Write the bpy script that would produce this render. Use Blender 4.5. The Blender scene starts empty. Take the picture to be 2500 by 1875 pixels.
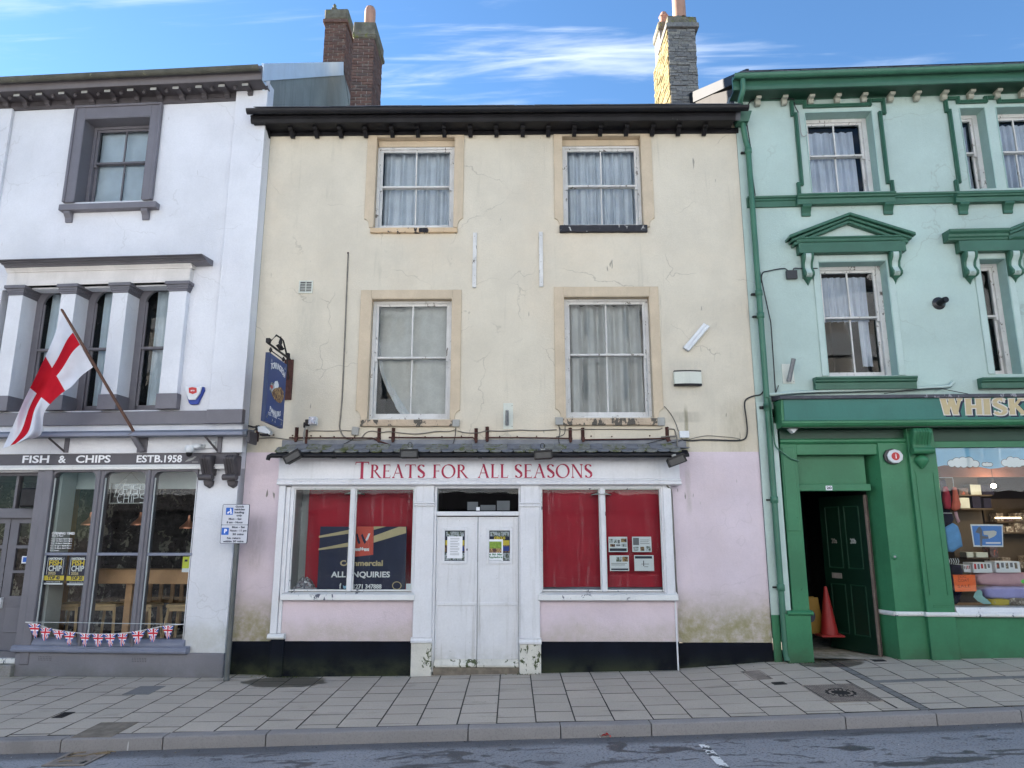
import bpy,bmesh,math,random
from mathutils import Vector,Matrix,noise
random.seed(7)
R=math.radians
PI=math.pi
sc=bpy.context.scene
COL=sc.collection
# ---------------------------------------------------------------- camera, sky, sun, exposure
F_PX,PITCH,CAM=1734.0,R(11.8),Vector((0.0,-10.6,1.85))
cd=bpy.data.cameras.new("camera")
cd.sensor_width=36.0
cd.lens=36.0*F_PX/2500.0
cd.clip_start=0.05
cd.clip_end=2000.0
cam=bpy.data.objects.new("camera",cd)
COL.objects.link(cam)
cam.location=CAM
cam.rotation_euler=(R(90)+PITCH,0,0)
sc.camera=cam
SUN_AZ,SUN_EL=R(58),R(22) # azimuth measured from +Y towards -X (the street's far left), elevation
SUN_DIR=Vector((-math.sin(SUN_AZ)*math.cos(SUN_EL),math.cos(SUN_AZ)*math.cos(SUN_EL),math.sin(SUN_EL)))
sl=bpy.data.lights.new("sun","SUN")
sl.energy=5.0
sl.angle=R(0.5)
sl.color=(1.0,0.93,0.83)
sun=bpy.data.objects.new("sun",sl)
COL.objects.link(sun)
sun.rotation_euler=SUN_DIR.to_track_quat('Z','Y').to_euler()
sun.location=(-20,20,30)
world=bpy.data.worlds.new("World")
sc.world=world
world.use_nodes=True
wt=world.node_tree
wt.nodes.clear()
def wn(t,**k):
    n=wt.nodes.new(t)
    for a,b in k.items():
        setattr(n,a,b)
    return n
w_out=wn("ShaderNodeOutputWorld")
w_bg=wn("ShaderNodeBackground")
w_bg.inputs[1].default_value=0.05
sky=wn("ShaderNodeTexSky",sky_type='NISHITA')
sky.sun_disc=False
sky.sun_elevation=SUN_EL
sky.sun_rotation=-SUN_AZ
sky.air_density=1.0
sky.dust_density=0.05
sky.ozone_density=2.5
# thin cirrus, drawn on a plane high above the street
tc=wn("ShaderNodeTexCoord")
sx=wn("ShaderNodeSeparateXYZ")
wt.links.new(tc.outputs["Generated"],sx.inputs[0])
def wm(op,a,b=None,c=None):
    n=wn("ShaderNodeMath",operation=op)
    for i,v in enumerate((a,b,c)):
        if v is None:continue
        if isinstance(v,(int,float)):n.inputs[i].default_value=v
        else:wt.links.new(v,n.inputs[i])
    return n.outputs[0]
zc=wm('MAXIMUM',sx.outputs[2],0.06)
cx_=wm('DIVIDE',sx.outputs[0],zc)
cy_=wm('DIVIDE',sx.outputs[1],zc)
def wnoise(sxx,syy,rot,det,off=0.0,dist=0.6):
    a=wm('ADD',wm('MULTIPLY',cx_,math.cos(rot)),wm('MULTIPLY',cy_,math.sin(rot)))
    b=wm('SUBTRACT',wm('MULTIPLY',cy_,math.cos(rot)),wm('MULTIPLY',cx_,math.sin(rot)))
    cb=wn("ShaderNodeCombineXYZ")
    wt.links.new(wm('MULTIPLY',a,sxx),cb.inputs[0])
    wt.links.new(wm('MULTIPLY',b,syy),cb.inputs[1])
    cb.inputs[2].default_value=off
    n=wn("ShaderNodeTexNoise")
    n.inputs["Scale"].default_value=1.0
    n.inputs["Detail"].default_value=det
    n.inputs["Roughness"].default_value=0.55
    n.inputs["Distortion"].default_value=dist
    wt.links.new(cb.outputs[0],n.inputs["Vector"])
    return n.outputs[0]
n1=wnoise(0.95,4.6,R(-5),9,3.55)
n2=wnoise(2.6,17.0,R(-3),10,5.3,1.0)
cl=wm('ADD',wm('MULTIPLY',n1,0.72),wm('MULTIPLY',n2,0.28))
mr=wn("ShaderNodeMapRange",interpolation_type='SMOOTHSTEP')
wt.links.new(cl,mr.inputs[0])
mr.inputs[1].default_value=0.485
mr.inputs[2].default_value=0.70
mr.inputs[3].default_value=0.0
mr.inputs[4].default_value=0.72
tint=wn("ShaderNodeMix",data_type='RGBA',blend_type='MULTIPLY')
tint.inputs[0].default_value=1.0
wt.links.new(sky.outputs[0],tint.inputs[6])
tint.inputs[7].default_value=(0.66,0.86,1.0,1)
cm=wn("ShaderNodeMix",data_type='RGBA')
wt.links.new(mr.outputs[0],cm.inputs[0])
wt.links.new(tint.outputs[2],cm.inputs[6])
cm.inputs[7].default_value=(4.4,4.8,5.4,1)
wt.links.new(cm.outputs[2],w_bg.inputs[0])
wt.links.new(w_bg.outputs[0],w_out.inputs[0])
sc.view_settings.view_transform='Standard'
sc.view_settings.look='None'
sc.view_settings.gamma=1.0
sc.view_settings.use_curve_mapping=False
sc.view_settings.exposure=2.55
sc.render.engine='CYCLES'
sc.cycles.use_denoising=True
sc.cycles.max_bounces=8
sc.cycles.diffuse_bounces=5
sc.cycles.glossy_bounces=4
sc.cycles.transmission_bounces=6
sc.cycles.transparent_max_bounces=24
sc.cycles.caustics_reflective=False
sc.cycles.caustics_refractive=False
# ---------------------------------------------------------------- materials
MATS={}
class NT:
    """small node-tree helper"""
    def __init__(s,name):
        s.m=bpy.data.materials.new(name)
        s.m.use_nodes=True
        s.t=s.m.node_tree
        s.t.nodes.clear()
        s.out=s.n("ShaderNodeOutputMaterial")
        s.geo=s.n("ShaderNodeNewGeometry")
        s.pos=s.geo.outputs["Position"]
    def n(s,t,**k):
        x=s.t.nodes.new(t)
        for a,b in k.items():setattr(x,a,b)
        return x
    def put(s,v,sock):
        if v is None:return
        if hasattr(v,"is_output"):s.t.links.new(v,sock)
        elif isinstance(v,(tuple,list)) and len(v)==3 and sock.type=='RGBA':sock.default_value=(*v,1)
        else:sock.default_value=v
    def math(s,op,a,b=None,c=None,clamp=False):
        x=s.n("ShaderNodeMath",operation=op,use_clamp=clamp)
        for i,v in enumerate((a,b,c)):s.put(v,x.inputs[i])
        return x.outputs[0]
    def map(s,scale,loc=(0,0,0),src=None):
        x=s.n("ShaderNodeMapping")
        s.t.links.new(src or s.pos,x.inputs[0])
        x.inputs["Scale"].default_value=scale if isinstance(scale,(tuple,list)) else (scale,)*3
        x.inputs["Location"].default_value=loc
        return x.outputs[0]
    def noise(s,scale,det=4,rough=.55,loc=(0,0,0),dist=0.0,src=None):
        x=s.n("ShaderNodeTexNoise")
        s.t.links.new(s.map(scale,loc,src),x.inputs["Vector"])
        x.inputs["Scale"].default_value=1
        x.inputs["Detail"].default_value=det
        x.inputs["Roughness"].default_value=rough
        x.inputs["Distortion"].default_value=dist
        return x.outputs[0]
    def rng(s,v,a,b,c=0.0,d=1.0,smooth=True):
        x=s.n("ShaderNodeMapRange",interpolation_type='SMOOTHSTEP' if smooth else 'LINEAR')
        s.put(v,x.inputs[0])
        for i,k in enumerate((a,b,c,d)):x.inputs[i+1].default_value=k
        return x.outputs[0]
    def mix(s,f,a,b,mode='MIX'):
        x=s.n("ShaderNodeMix",data_type='RGBA',blend_type=mode)
        s.put(f,x.inputs[0]);s.put(a,x.inputs[6]);s.put(b,x.inputs[7])
        return x.outputs[2]
    def xyz(s,src=None):
        x=s.n("ShaderNodeSeparateXYZ")
        s.t.links.new(src or s.pos,x.inputs[0])
        return x.outputs
    def bump(s,h,strength=.3,dist=.01):
        x=s.n("ShaderNodeBump")
        x.inputs["Strength"].default_value=strength
        x.inputs["Distance"].default_value=dist
        s.put(h,x.inputs["Height"])
        return x.outputs[0]
    def principled(s,col,rough=.6,metal=0.0,spec=.4,normal=None):
        x=s.n("ShaderNodeBsdfPrincipled")
        s.put(col,x.inputs["Base Color"]);s.put(rough,x.inputs["Roughness"]);s.put(metal,x.inputs["Metallic"])
        x.inputs["Specular IOR Level"].default_value=spec
        if normal is not None:s.t.links.new(normal,x.inputs["Normal"])
        return x
    def end(s,shader):
        s.t.links.new(shader.outputs[0] if hasattr(shader,"outputs") else shader,s.out.inputs[0])
        MATS[s.m.name]=s.m
        return s.m
def sc3(c,k):return tuple(min(1.0,max(0.0,v*k)) for v in c)
def M(name,col,rough=.6,var=.10,vs=2.5,streak=0.0,chips=None,bump=.25,bs=90.0,bd=.004,metal=0.0,spec=.35,grime=None,pits=0.0,fine=0.05):
    """general painted / rendered / metal surface: mottling, rain streaks, flaked paint, fine relief"""
    t=NT(name)
    c=t.mix(t.rng(t.noise(vs,5,.6),.32,.68),sc3(col,1-var),sc3(col,1+var*.5))
    if fine:
        c=t.mix(t.rng(t.noise(vs*18,3,.6),.3,.7,0,fine*4),c,sc3(col,.72))
    if streak:
        st=t.rng(t.noise((9,9,.55),5,.65,dist=.4),.52,.78,0,streak)
        c=t.mix(st,c,tuple(min(a,b*.55) for a,b in zip((.25,.24,.20),col)))
    if grime:
        gcol,z0,z1,amt=grime
        g=t.rng(t.xyz()[2],z0,z1,amt,0)
        g=t.math('MULTIPLY',g,t.rng(t.noise((2.2,2.2,3),6,.65),.32,.62))
        c=t.mix(g,c,gcol)
    if pits:
        c=t.mix(t.rng(t.noise(26,2,.5,dist=.5),.735,.76,0,pits),c,sc3(col,.25))
    if chips:
        ccol,amt,cs=chips
        f=t.rng(t.noise((cs,cs,cs*.55),8,.68,dist=.3),1-amt,1-amt+.015)
        c=t.mix(f,c,ccol)
    h=t.noise(bs,5,.6)
    nm=t.bump(h,bump,bd)
    return t.end(t.principled(c,rough,metal,spec,nm))
def glass(name,tint=(.9,.95,.95),base=.0,dirt=.0,rough=.0):
    t=NT(name)
    fr=t.n("ShaderNodeFresnel");fr.inputs[0].default_value=1.52
    f=t.math('ADD',t.math('MULTIPLY',fr.outputs[0],.72),base,clamp=True)
    nm=t.bump(t.noise(1.3,2),.12,.02)
    gl=t.n("ShaderNodeBsdfGlossy");gl.inputs["Roughness"].default_value=rough
    t.t.links.new(nm,gl.inputs["Normal"])
    tr=t.n("ShaderNodeBsdfTransparent");t.put(tint,tr.inputs[0])
    mx=t.n("ShaderNodeMixShader")
    t.put(f,mx.inputs[0]);t.t.links.new(tr.outputs[0],mx.inputs[1]);t.t.links.new(gl.outputs[0],mx.inputs[2])
    if dirt:
        df=t.n("ShaderNodeBsdfDiffuse");t.put((.55,.55,.55),df.inputs[0])
        k=t.math('MULTIPLY',t.rng(t.noise((22,22,1.2),5,.7,dist=.3),.5,.8),t.rng(t.noise(2.2,4),.35,.7,.15,1))
        m2=t.n("ShaderNodeMixShader")
        t.put(t.math('MULTIPLY',k,dirt,clamp=True),m2.inputs[0])
        t.t.links.new(mx.outputs[0],m2.inputs[1]);t.t.links.new(df.outputs[0],m2.inputs[2])
        return t.end(m2)
    return t.end(mx)
def cloth(name,col,lace=0.0,thin=.25,cell=14.0,rough=.9):
    t=NT(name)
    c=t.mix(t.rng(t.noise(3,4),.3,.7),sc3(col,.85),col)
    df=t.n("ShaderNodeBsdfDiffuse");t.put(c,df.inputs[0])
    tl=t.n("ShaderNodeBsdfTranslucent");t.put(c,tl.inputs[0])
    a=t.n("ShaderNodeMixShader");a.inputs[0].default_value=.25
    t.t.links.new(df.outputs[0],a.inputs[1]);t.t.links.new(tl.outputs[0],a.inputs[2])
    tr=t.n("ShaderNodeBsdfTransparent")
    b=t.n("ShaderNodeMixShader")
    if lace:
        v=t.n("ShaderNodeTexVoronoi",feature='DISTANCE_TO_EDGE')
        t.t.links.new(t.map((cell,0,cell)),v.inputs["Vector"])
        v.inputs["Scale"].default_value=1
        f=t.math('MULTIPLY',t.rng(v.outputs[0],.03,.10),lace)
        t.put(t.math('ADD',f,thin*.3),b.inputs[0])
    else:
        b.inputs[0].default_value=thin
    t.t.links.new(a.outputs[0],b.inputs[1]);t.t.links.new(tr.outputs[0],b.inputs[2])
    return t.end(b)
def emit(name,col,s):
    t=NT(name)
    e=t.n("ShaderNodeEmission");t.put(col,e.inputs[0]);e.inputs[1].default_value=s
    return t.end(e)
def wall_mat(name,col,stains=(),base=None,crack=.5,warm=(.62,.50,.36),streak=.35,drips=.6):
    """painted render with cracks, rain marks, damp stains at given places (x, z, half width, half height, strength, colour)"""
    t=NT(name)
    X,Y,Z=t.xyz()
    c=t.mix(t.rng(t.noise(.9,5,.6),.3,.7),sc3(col,.90),sc3(col,1.04))
    c=t.mix(t.rng(t.noise(.55,4,.6,loc=(5,0,2)),.45,.75,0,.30),c,sc3(warm,1.15))
    c=t.mix(t.rng(t.noise(35,3,.7),.3,.7,0,.12),c,sc3(col,.6))
    st=t.math('MULTIPLY',t.rng(t.noise((7,7,.45),6,.7,dist=.5),.53,.80),t.rng(t.noise(.7,3,loc=(3,3,9)),.4,.65))
    c=t.mix(t.math('MULTIPLY',st,streak),c,(.26,.25,.20))
    dr=t.rng(t.noise((14,14,2.6),2,.5,loc=(1,1,4),dist=.2),.735,.775,0,drips) # short dark run marks
    c=t.mix(dr,c,(.22,.21,.18))
    v=t.n("ShaderNodeTexVoronoi",feature='DISTANCE_TO_EDGE')
    ds=t.n("ShaderNodeVectorMath",operation='ADD')
    nn=t.n("ShaderNodeTexNoise");t.t.links.new(t.map(2.3),nn.inputs["Vector"]);nn.inputs["Scale"].default_value=1;nn.inputs["Detail"].default_value=4
    sv=t.n("ShaderNodeVectorMath",operation='SCALE');t.t.links.new(nn.outputs["Color"],sv.inputs[0]);sv.inputs["Scale"].default_value=.38
    t.t.links.new(t.map((.62,0,.8),(3.3,0,1.2)),ds.inputs[0]);t.t.links.new(sv.outputs[0],ds.inputs[1])
    t.t.links.new(ds.outputs[0],v.inputs["Vector"]);v.inputs["Scale"].default_value=1
    ck=t.math('MULTIPLY',t.rng(v.outputs[0],.0015,.0065,1,0),t.rng(t.noise(.8,2,loc=(8,1,1)),.47,.56,0,crack))
    c=t.mix(ck,c,(.17,.15,.12))
    for (sx0,sz0,hw,hh,amt,scol) in stains:
        a=t.math('ABSOLUTE',t.math('SUBTRACT',X,sx0))
        b=t.math('ABSOLUTE',t.math('SUBTRACT',Z,sz0))
        k=t.math('MULTIPLY',t.rng(a,hw*.15,hw,1,0),t.rng(b,hh*.55,hh,1,0))
        k=t.math('MULTIPLY',k,t.rng(t.noise((24,24,5),5,.7),.25,.65,.25,1))
        c=t.mix(t.math('MULTIPLY',k,amt),c,scol)
    if base:
        bcol,z0,z1,amt=base
        zz=t.math('ADD',Z,t.math('MULTIPLY',t.noise((1.6,1.6,1.6),5,.65,loc=(2,2,2)),-.45))
        c=t.mix(t.math('MULTIPLY',t.rng(zz,z0,z1,amt,0),t.rng(t.noise(9,5,.7),.2,.7,.4,1)),c,bcol)
    h=t.math('ADD',t.noise(55,6,.65),t.math('MULTIPLY',t.noise(4.5,3,.5),1.6))
    h=t.math('SUBTRACT',h,t.math('MULTIPLY',ck,.5))
    return t.end(t.principled(c,.82,0,.25,t.bump(h,.55,.008)))
# ---------------------------------------------------------------- survey: turns a point measured on the photograph into metres on a known plane
SV=dict(v=(0,0,1.1302),a1=(0,130,.31646),a2=(0,600,.28933),a3=(0,1040,.28933),a4=(600,0,.28933),a5=(560,700,.28933),
          a6=(540,1100,.28933),b1=(1240,0,.28933),b2=(1780,130,.3255),b3=(1240,640,.28933),b4=(1180,1040,.28933),
          b5=(1860,560,.28933),b6=(1860,940,.28933),b7=(1700,1380,.36166),b8=(0,1380,.36166),c1=(620,820,.14458),
          c2=(520,1210,.07838),c3=(720,1250,.13562),c4=(1040,1170,.13865),c5=(2260,1080,.25316),c6=(80,1320,.18083),
          c7=(700,1600,.45208),c8=(1640,1060,.34973),d1=(880,320,.15669),d2=(1000,1000,.31646),d3=(640,1000,.18083),
          d5=(1000,1140,.32547),d6=(0,1130,.30738),d7=(1140,540,.12054),d8=(2100,1380,.19286),s=(0,0,1))
def ray(k,x,y):
    ox,oy,m=SV[k]
    a,b=(ox+x*m-1250.0)/F_PX,-(oy+y*m-937.5)/F_PX
    c,s=math.cos(PITCH),math.sin(PITCH)
    return Vector((a,c-b*s,s+b*c))
class Frame:
    """a facade's own axes: u along the wall, y into the building, z up"""
    def __init__(s,ox,oy,deg):
        s.o,s.th=Vector((ox,oy,0)),R(deg)
        s.U=Vector((math.cos(s.th),-math.sin(s.th),0))
        s.N=Vector((math.sin(s.th),math.cos(s.th),0))
    def w(s,u,y,z):return s.o+s.U*u+s.N*y+Vector((0,0,z))
    def at(s,k,x,y,out=0.0):
        d=ray(k,x,y)
        t=(-out-s.N.dot(CAM-s.o))/s.N.dot(d)
        p=CAM+d*t-s.o
        return p.dot(s.U),p.z
    def u(s,k,x,y,out=0.0):return s.at(k,x,y,out)[0]
    def z(s,k,x,y,out=0.0):return s.at(k,x,y,out)[1]
    def rc(s,k,x0,y0,x1,y1,out=0.0):
        ym,xm=(y0+y1)/2,(x0+x1)/2
        return s.u(k,x0,ym,out),s.z(k,xm,y1,out),s.u(k,x1,ym,out),s.z(k,xm,y0,out)
W=Frame(-3.93,-0.14,4.2) # white chip shop building
C=Frame(0,0,.64) # cream building
G=Frame(3.60,-0.05,3.0) # green building
O=Frame(0,0,0)
# ---------------------------------------------------------------- mesh builder
class MB:
    def __init__(s):s.v,s.f,s.mi=[],[],[]
    def add(s,vs,fs,mi=0):
        b=len(s.v);s.v+=[tuple(p) for p in vs];s.f+=[tuple(b+i for i in f) for f in fs];s.mi+=[mi]*len(fs);return s
    def box(s,u0,u1,y0,y1,z0,z1,mi=0):
        if u0>u1:u0,u1=u1,u0
        if y0>y1:y0,y1=y1,y0
        if z0>z1:z0,z1=z1,z0
        return s.add([(u0,y0,z0),(u1,y0,z0),(u1,y1,z0),(u0,y1,z0),(u0,y0,z1),(u1,y0,z1),(u1,y1,z1),(u0,y1,z1)],
                     [(0,3,2,1),(4,5,6,7),(0,1,5,4),(1,2,6,5),(2,3,7,6),(3,0,4,7)],mi)
    def quad(s,a,b,c,d,mi=0):return s.add([a,b,c,d],[(0,1,2,3)],mi)
    def ext(s,prof,u0,u1,mi=0):
        """extrude a (y, z) outline along u"""
        n=len(prof)
        vs=[(u0,p[0],p[1]) for p in prof]+[(u1,p[0],p[1]) for p in prof]
        fs=[(i,(i+1)%n,n+(i+1)%n,n+i) for i in range(n)]+[tuple(range(n-1,-1,-1)),tuple(range(n,2*n))]
        return s.add(vs,fs,mi)
    def slab(s,poly,y0,y1,mi=0):
        """extrude a (u, z) outline through y; y0 is the front"""
        n=len(poly)
        vs=[(p[0],y0,p[1]) for p in poly]+[(p[0],y1,p[1]) for p in poly]
        fs=[(i,n+i,n+(i+1)%n,(i+1)%n) for i in range(n)]+[tuple(range(n)),tuple(range(2*n-1,n-1,-1))]
        return s.add(vs,fs,mi)
    def side(s,poly,u0,u1,mi=0):
        """extrude a (y, z) outline through u"""
        return s.ext(poly,u0,u1,mi)
    def tube(s,pts,r,n=8,mi=0,cap=True,flat=1.0):
        pts=[Vector(p) for p in pts]
        rs=r if isinstance(r,(list,tuple)) else [r]*len(pts)
        vs,fs=[],[]
        for i,p in enumerate(pts):
            d=(pts[min(i+1,len(pts)-1)]-pts[max(i-1,0)]).normalized()
            up=Vector((0,1,0)) if abs(d.y)<.9 else Vector((0,0,1))
            a=d.cross(up).normalized();b=a.cross(d)
            for k in range(n):
                t=2*PI*k/n
                vs.append(p+a*math.cos(t)*rs[i]+b*math.sin(t)*rs[i]*flat)
        for i in range(len(pts)-1):
            for k in range(n):
                fs.append((i*n+k,i*n+(k+1)%n,(i+1)*n+(k+1)%n,(i+1)*n+k))
        if cap:
            fs.append(tuple(range(n-1,-1,-1)));fs.append(tuple((len(pts)-1)*n+k for k in range(n)))
        return s.add(vs,fs,mi)
    def lathe(s,prof,u,y,z,n=16,mi=0,axis='z'):
        vs,fs=[],[]
        for r,h in prof:
            for k in range(n):
                t=2*PI*k/n
                a,b=r*math.cos(t),r*math.sin(t)
                vs.append((u+a,y+b,z+h) if axis=='z' else (u+a,y-h,z+b))
        m=len(prof)
        for i in range(m-1):
            for k in range(n):
                fs.append((i*n+k,i*n+(k+1)%n,(i+1)*n+(k+1)%n,(i+1)*n+k))
        fs.append(tuple(range(n-1,-1,-1)));fs.append(tuple((m-1)*n+k for k in range(n)))
        return s.add(vs,fs,mi)
    def grid(s,fn,nu,nv,mi=0):
        """fn(i/nu, j/nv) -> point"""
        vs=[fn(i/nu,j/nv) for j in range(nv+1) for i in range(nu+1)]
        w=nu+1
        fs=[(j*w+i,j*w+i+1,(j+1)*w+i+1,(j+1)*w+i) for j in range(nv) for i in range(nu)]
        if callable(mi):
            b=len(s.v);s.v+=[tuple(p) for p in vs]
            for j in range(nv):
                for i in range(nu):
                    s.f.append(tuple(b+q for q in fs[j*nu+i]));s.mi.append(mi((i+.5)/nu,(j+.5)/nv))
            return s
        return s.add(vs,fs,mi)
    def jitter(s,a,f=3.0,seed=0.0):
        s.v=[tuple(Vector(p)+Vector(noise.noise_vector(Vector(p)*f+Vector((seed,seed,seed))))*a) for p in s.v];return s
    def mesh(s,name,mats,org=(0,0,0),bevel=0.0,smooth=False,recalc=True,seg=1):
        me=bpy.data.meshes.new(name)
        me.from_pydata([(p[0]-org[0],p[1]-org[1],p[2]-org[2]) for p in s.v],[],s.f)
        for m in (mats if isinstance(mats,(list,tuple)) else [mats]):
            me.materials.append(MATS[m] if isinstance(m,str) else m)
        me.polygons.foreach_set("material_index",s.mi)
        if bevel or recalc:
            bm=bmesh.new();bm.from_mesh(me)
            if recalc:bmesh.ops.recalc_face_normals(bm,faces=bm.faces)
            if bevel:
                es=[e for e in bm.edges if len(e.link_faces)==2 and e.calc_face_angle(0)>.5]
                bmesh.ops.bevel(bm,geom=es,offset=bevel,segments=seg,affect='EDGES',profile=.5,clamp_overlap=True)
            bm.to_mesh(me);bm.free()
        if smooth:
            me.polygons.foreach_set("use_smooth",[True]*len(me.polygons))
            me.set_sharp_from_angle(angle=R(smooth if smooth is not True else 40))
        me.update()
        return me
def link(name,data,parent=None,loc=(0,0,0)):
    o=bpy.data.objects.new(name,data)
    COL.objects.link(o)
    o.parent=parent
    o.location=loc
    return o
def props(o,label=None,cat=None,group=None,kind=None):
    for k,v in (("label",label),("category",cat),("group",group),("kind",kind)):
        if v:o[k]=v
    return o
class Thing:
    """an Empty at the thing's base; parts are given in the facade frame's own coordinates"""
    def __init__(s,name,label,cat,fr=O,org=(0,0,0),group=None,kind=None):
        s.fr,s.org=fr,org
        s.o=link(name,None)
        s.o.empty_display_size=.1
        s.o.location=fr.w(*org)
        s.o.rotation_euler=(0,0,-fr.th)
        props(s.o,label,cat,group,kind)
    def part(s,name,mb,mats,parent=None,bevel=0.0,smooth=False,label=None,recalc=True,kind=None,seg=1):
        me=mb.mesh(name,mats,s.org,bevel,smooth,recalc,seg) if isinstance(mb,MB) else mb
        o=link(name,me,parent or s.o)
        props(o,label,kind=kind)
        return o
    def box(s,name,u0,u1,y0,y1,z0,z1,mats,parent=None,bevel=.004,**k):
        return s.part(name,MB().box(u0,u1,y0,y1,z0,z1),mats,parent,bevel,**k)
def solo(name,label,cat,fr,mb,mats,bevel=0.0,smooth=False,group=None,kind=None,recalc=True):
    """a thing that is a single mesh, its origin at the bottom of its box"""
    lo=[min(p[i] for p in mb.v) for i in range(3)];hi=[max(p[i] for p in mb.v) for i in range(3)]
    org=((lo[0]+hi[0])/2,(lo[1]+hi[1])/2,lo[2])
    o=link(name,mb.mesh(name,mats,org,bevel,smooth,recalc))
    o.location=fr.w(*org);o.rotation_euler=(0,0,-fr.th)
    return props(o,label,cat,group,kind)
def copy_tree(o,parent=None,delta=None):
    c=o.copy();COL.objects.link(c);c.parent=parent
    if delta is not None:c.location=o.location+delta
    for ch in list(o.children):copy_tree(ch,c)
    return c
def text_mesh(body,size,mat,align='CENTER',bold=0.0,shear=0.0,space=1.0,line=1.0,depth=.0005,sx=1.0,fit=None):
    """flat lettering in the plane facing -y; origin at its centre line; fit = width in metres"""
    cu=bpy.data.curves.new("t",'FONT')
    cu.body=body;cu.size=size;cu.align_x=align;cu.align_y='CENTER'
    cu.offset=bold;cu.shear=shear;cu.space_character=space;cu.space_line=line
    cu.extrude=depth;cu.resolution_u=3
    o=bpy.data.objects.new("t",cu);COL.objects.link(o)
    me=bpy.data.meshes.new_from_object(o.evaluated_get(bpy.context.evaluated_depsgraph_get()))
    bpy.data.objects.remove(o);bpy.data.curves.remove(cu)
    k=sx
    if fit and len(me.vertices):
        xs=[v.co.x for v in me.vertices]
        k=fit/max(1e-6,max(xs)-min(xs))
    me.transform(Matrix.Rotation(R(90),4,'X')@Matrix.Diagonal((k,1,1,1)))
    me.materials.clear();me.materials.append(MATS[mat])
    return me
def put_text(th,body,u,y,z,size,mat,name="lettering",parent=None,rot=0.0,roty=0.0,**k):
    o=link(name,text_mesh(body,size,mat,**k),parent or th.o)
    o.location=(u-th.org[0],y-th.org[1],z-th.org[2])
    o.rotation_euler=(0,roty,rot)
    return o
def wall_panel(mb,u0,u1,z0,z1,holes,depth,y=0.0,mi=0,rmi=None):
    """front sheet with rectangular holes and their reveals"""
    us=sorted({u0,u1,*[h[0] for h in holes],*[h[2] for h in holes]})
    zs=sorted({z0,z1,*[h[1] for h in holes],*[h[3] for h in holes]})
    us=[u for u in us if u0<=u<=u1];zs=[z for z in zs if z0<=z<=z1]
    for i in range(len(us)-1):
        for j in range(len(zs)-1):
            cu,cz=(us[i]+us[i+1])/2,(zs[j]+zs[j+1])/2
            if any(h[0]<cu<h[2] and h[1]<cz<h[3] for h in holes):continue
            mb.quad((us[i],y,zs[j]),(us[i+1],y,zs[j]),(us[i+1],y,zs[j+1]),(us[i],y,zs[j+1]),mi)
    r=mi if rmi is None else rmi
    for (a,b,c,d) in holes:
        mb.quad((a,y,b),(a,y,d),(a,y+depth,d),(a,y+depth,b),r)
        mb.quad((c,y,b),(c,y+depth,b),(c,y+depth,d),(c,y,d),r)
        mb.quad((a,y,d),(c,y,d),(c,y+depth,d),(a,y+depth,d),r)
        mb.quad((a,y,b),(a,y+depth,b),(c,y+depth,b),(c,y,b),r)
    return mb
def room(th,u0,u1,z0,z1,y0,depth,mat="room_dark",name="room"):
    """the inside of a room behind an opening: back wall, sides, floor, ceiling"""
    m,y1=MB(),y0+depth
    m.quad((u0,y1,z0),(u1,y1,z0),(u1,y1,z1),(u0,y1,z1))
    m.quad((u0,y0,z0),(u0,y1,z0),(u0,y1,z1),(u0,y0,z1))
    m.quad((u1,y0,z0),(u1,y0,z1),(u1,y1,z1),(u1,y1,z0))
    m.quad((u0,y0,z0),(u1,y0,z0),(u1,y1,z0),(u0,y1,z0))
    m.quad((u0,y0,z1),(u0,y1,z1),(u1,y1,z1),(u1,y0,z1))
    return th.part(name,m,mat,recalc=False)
def sash(th,u0,u1,z0,z1,y,mat,bar=True,fw=.055,rail=None,glassm="glass",arch=0.0,bt=.022,sill=True,lowerset=.045,darkrail=None):
    """sliding sash window in an opening: window > upper_sash, lower_sash, glazing_bar, pane; y is the frame's front"""
    zm=rail if rail else (z0+z1)/2
    m=MB()
    m.box(u0,u0+fw,y,y+.14,z0,z1).box(u1-fw,u1,y,y+.14,z0,z1).box(u0+fw,u1-fw,y,y+.14,z1-fw*.8,z1)
    if sill:m.box(u0+fw,u1-fw,y-.015,y+.14,z0,z0+.035)
    w=th.part("window",m,mat,bevel=.003)
    a,b=u0+fw,u1-fw
    zb,zt=z0+(.035 if sill else 0),z1-fw*.8
    s=.038
    for nm,q0,q1,yy,bot,top in (("upper_sash",zm,zt,y+.022,.03,.04),("lower_sash",zb,zm+.028,y+.022+lowerset,.075,.03)):
        m=MB().box(a,a+s,yy,yy+.038,q0,q1).box(b-s,b,yy,yy+.038,q0,q1)
        m.box(a+s,b-s,yy-.004,yy+.04,q0,q0+bot).box(a+s,b-s,yy,yy+.038,q1-top,q1)
        if nm=="upper_sash":
            for uu in (a+s/2,b-s/2):m.box(uu-s/2,uu+s/2,yy,yy+.03,q0-.05,q0)
        th.part(nm,m,mat,w,bevel=.002)
        cu=(a+b)/2
        if bar:th.box("glazing_bar",cu-bt/2,cu+bt/2,yy+.004,yy+.034,q0+bot,q1-top,mat,w,bevel=.002)
        for (p0,p1) in (((a+s,cu-bt/2),(cu+bt/2,b-s)) if bar else ((a+s,b-s),)):
            g=MB()
            tx,tz=random.uniform(-.004,.004),random.uniform(-.003,.003)
            g.quad((p0,yy+.018-tx,q0+bot),(p1,yy+.018+tx,q0+bot),(p1,yy+.018+tx+tz,q1-top),(p0,yy+.018-tx+tz,q1-top))
            th.part("pane",g,glassm,w,recalc=False)
    return w
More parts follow.
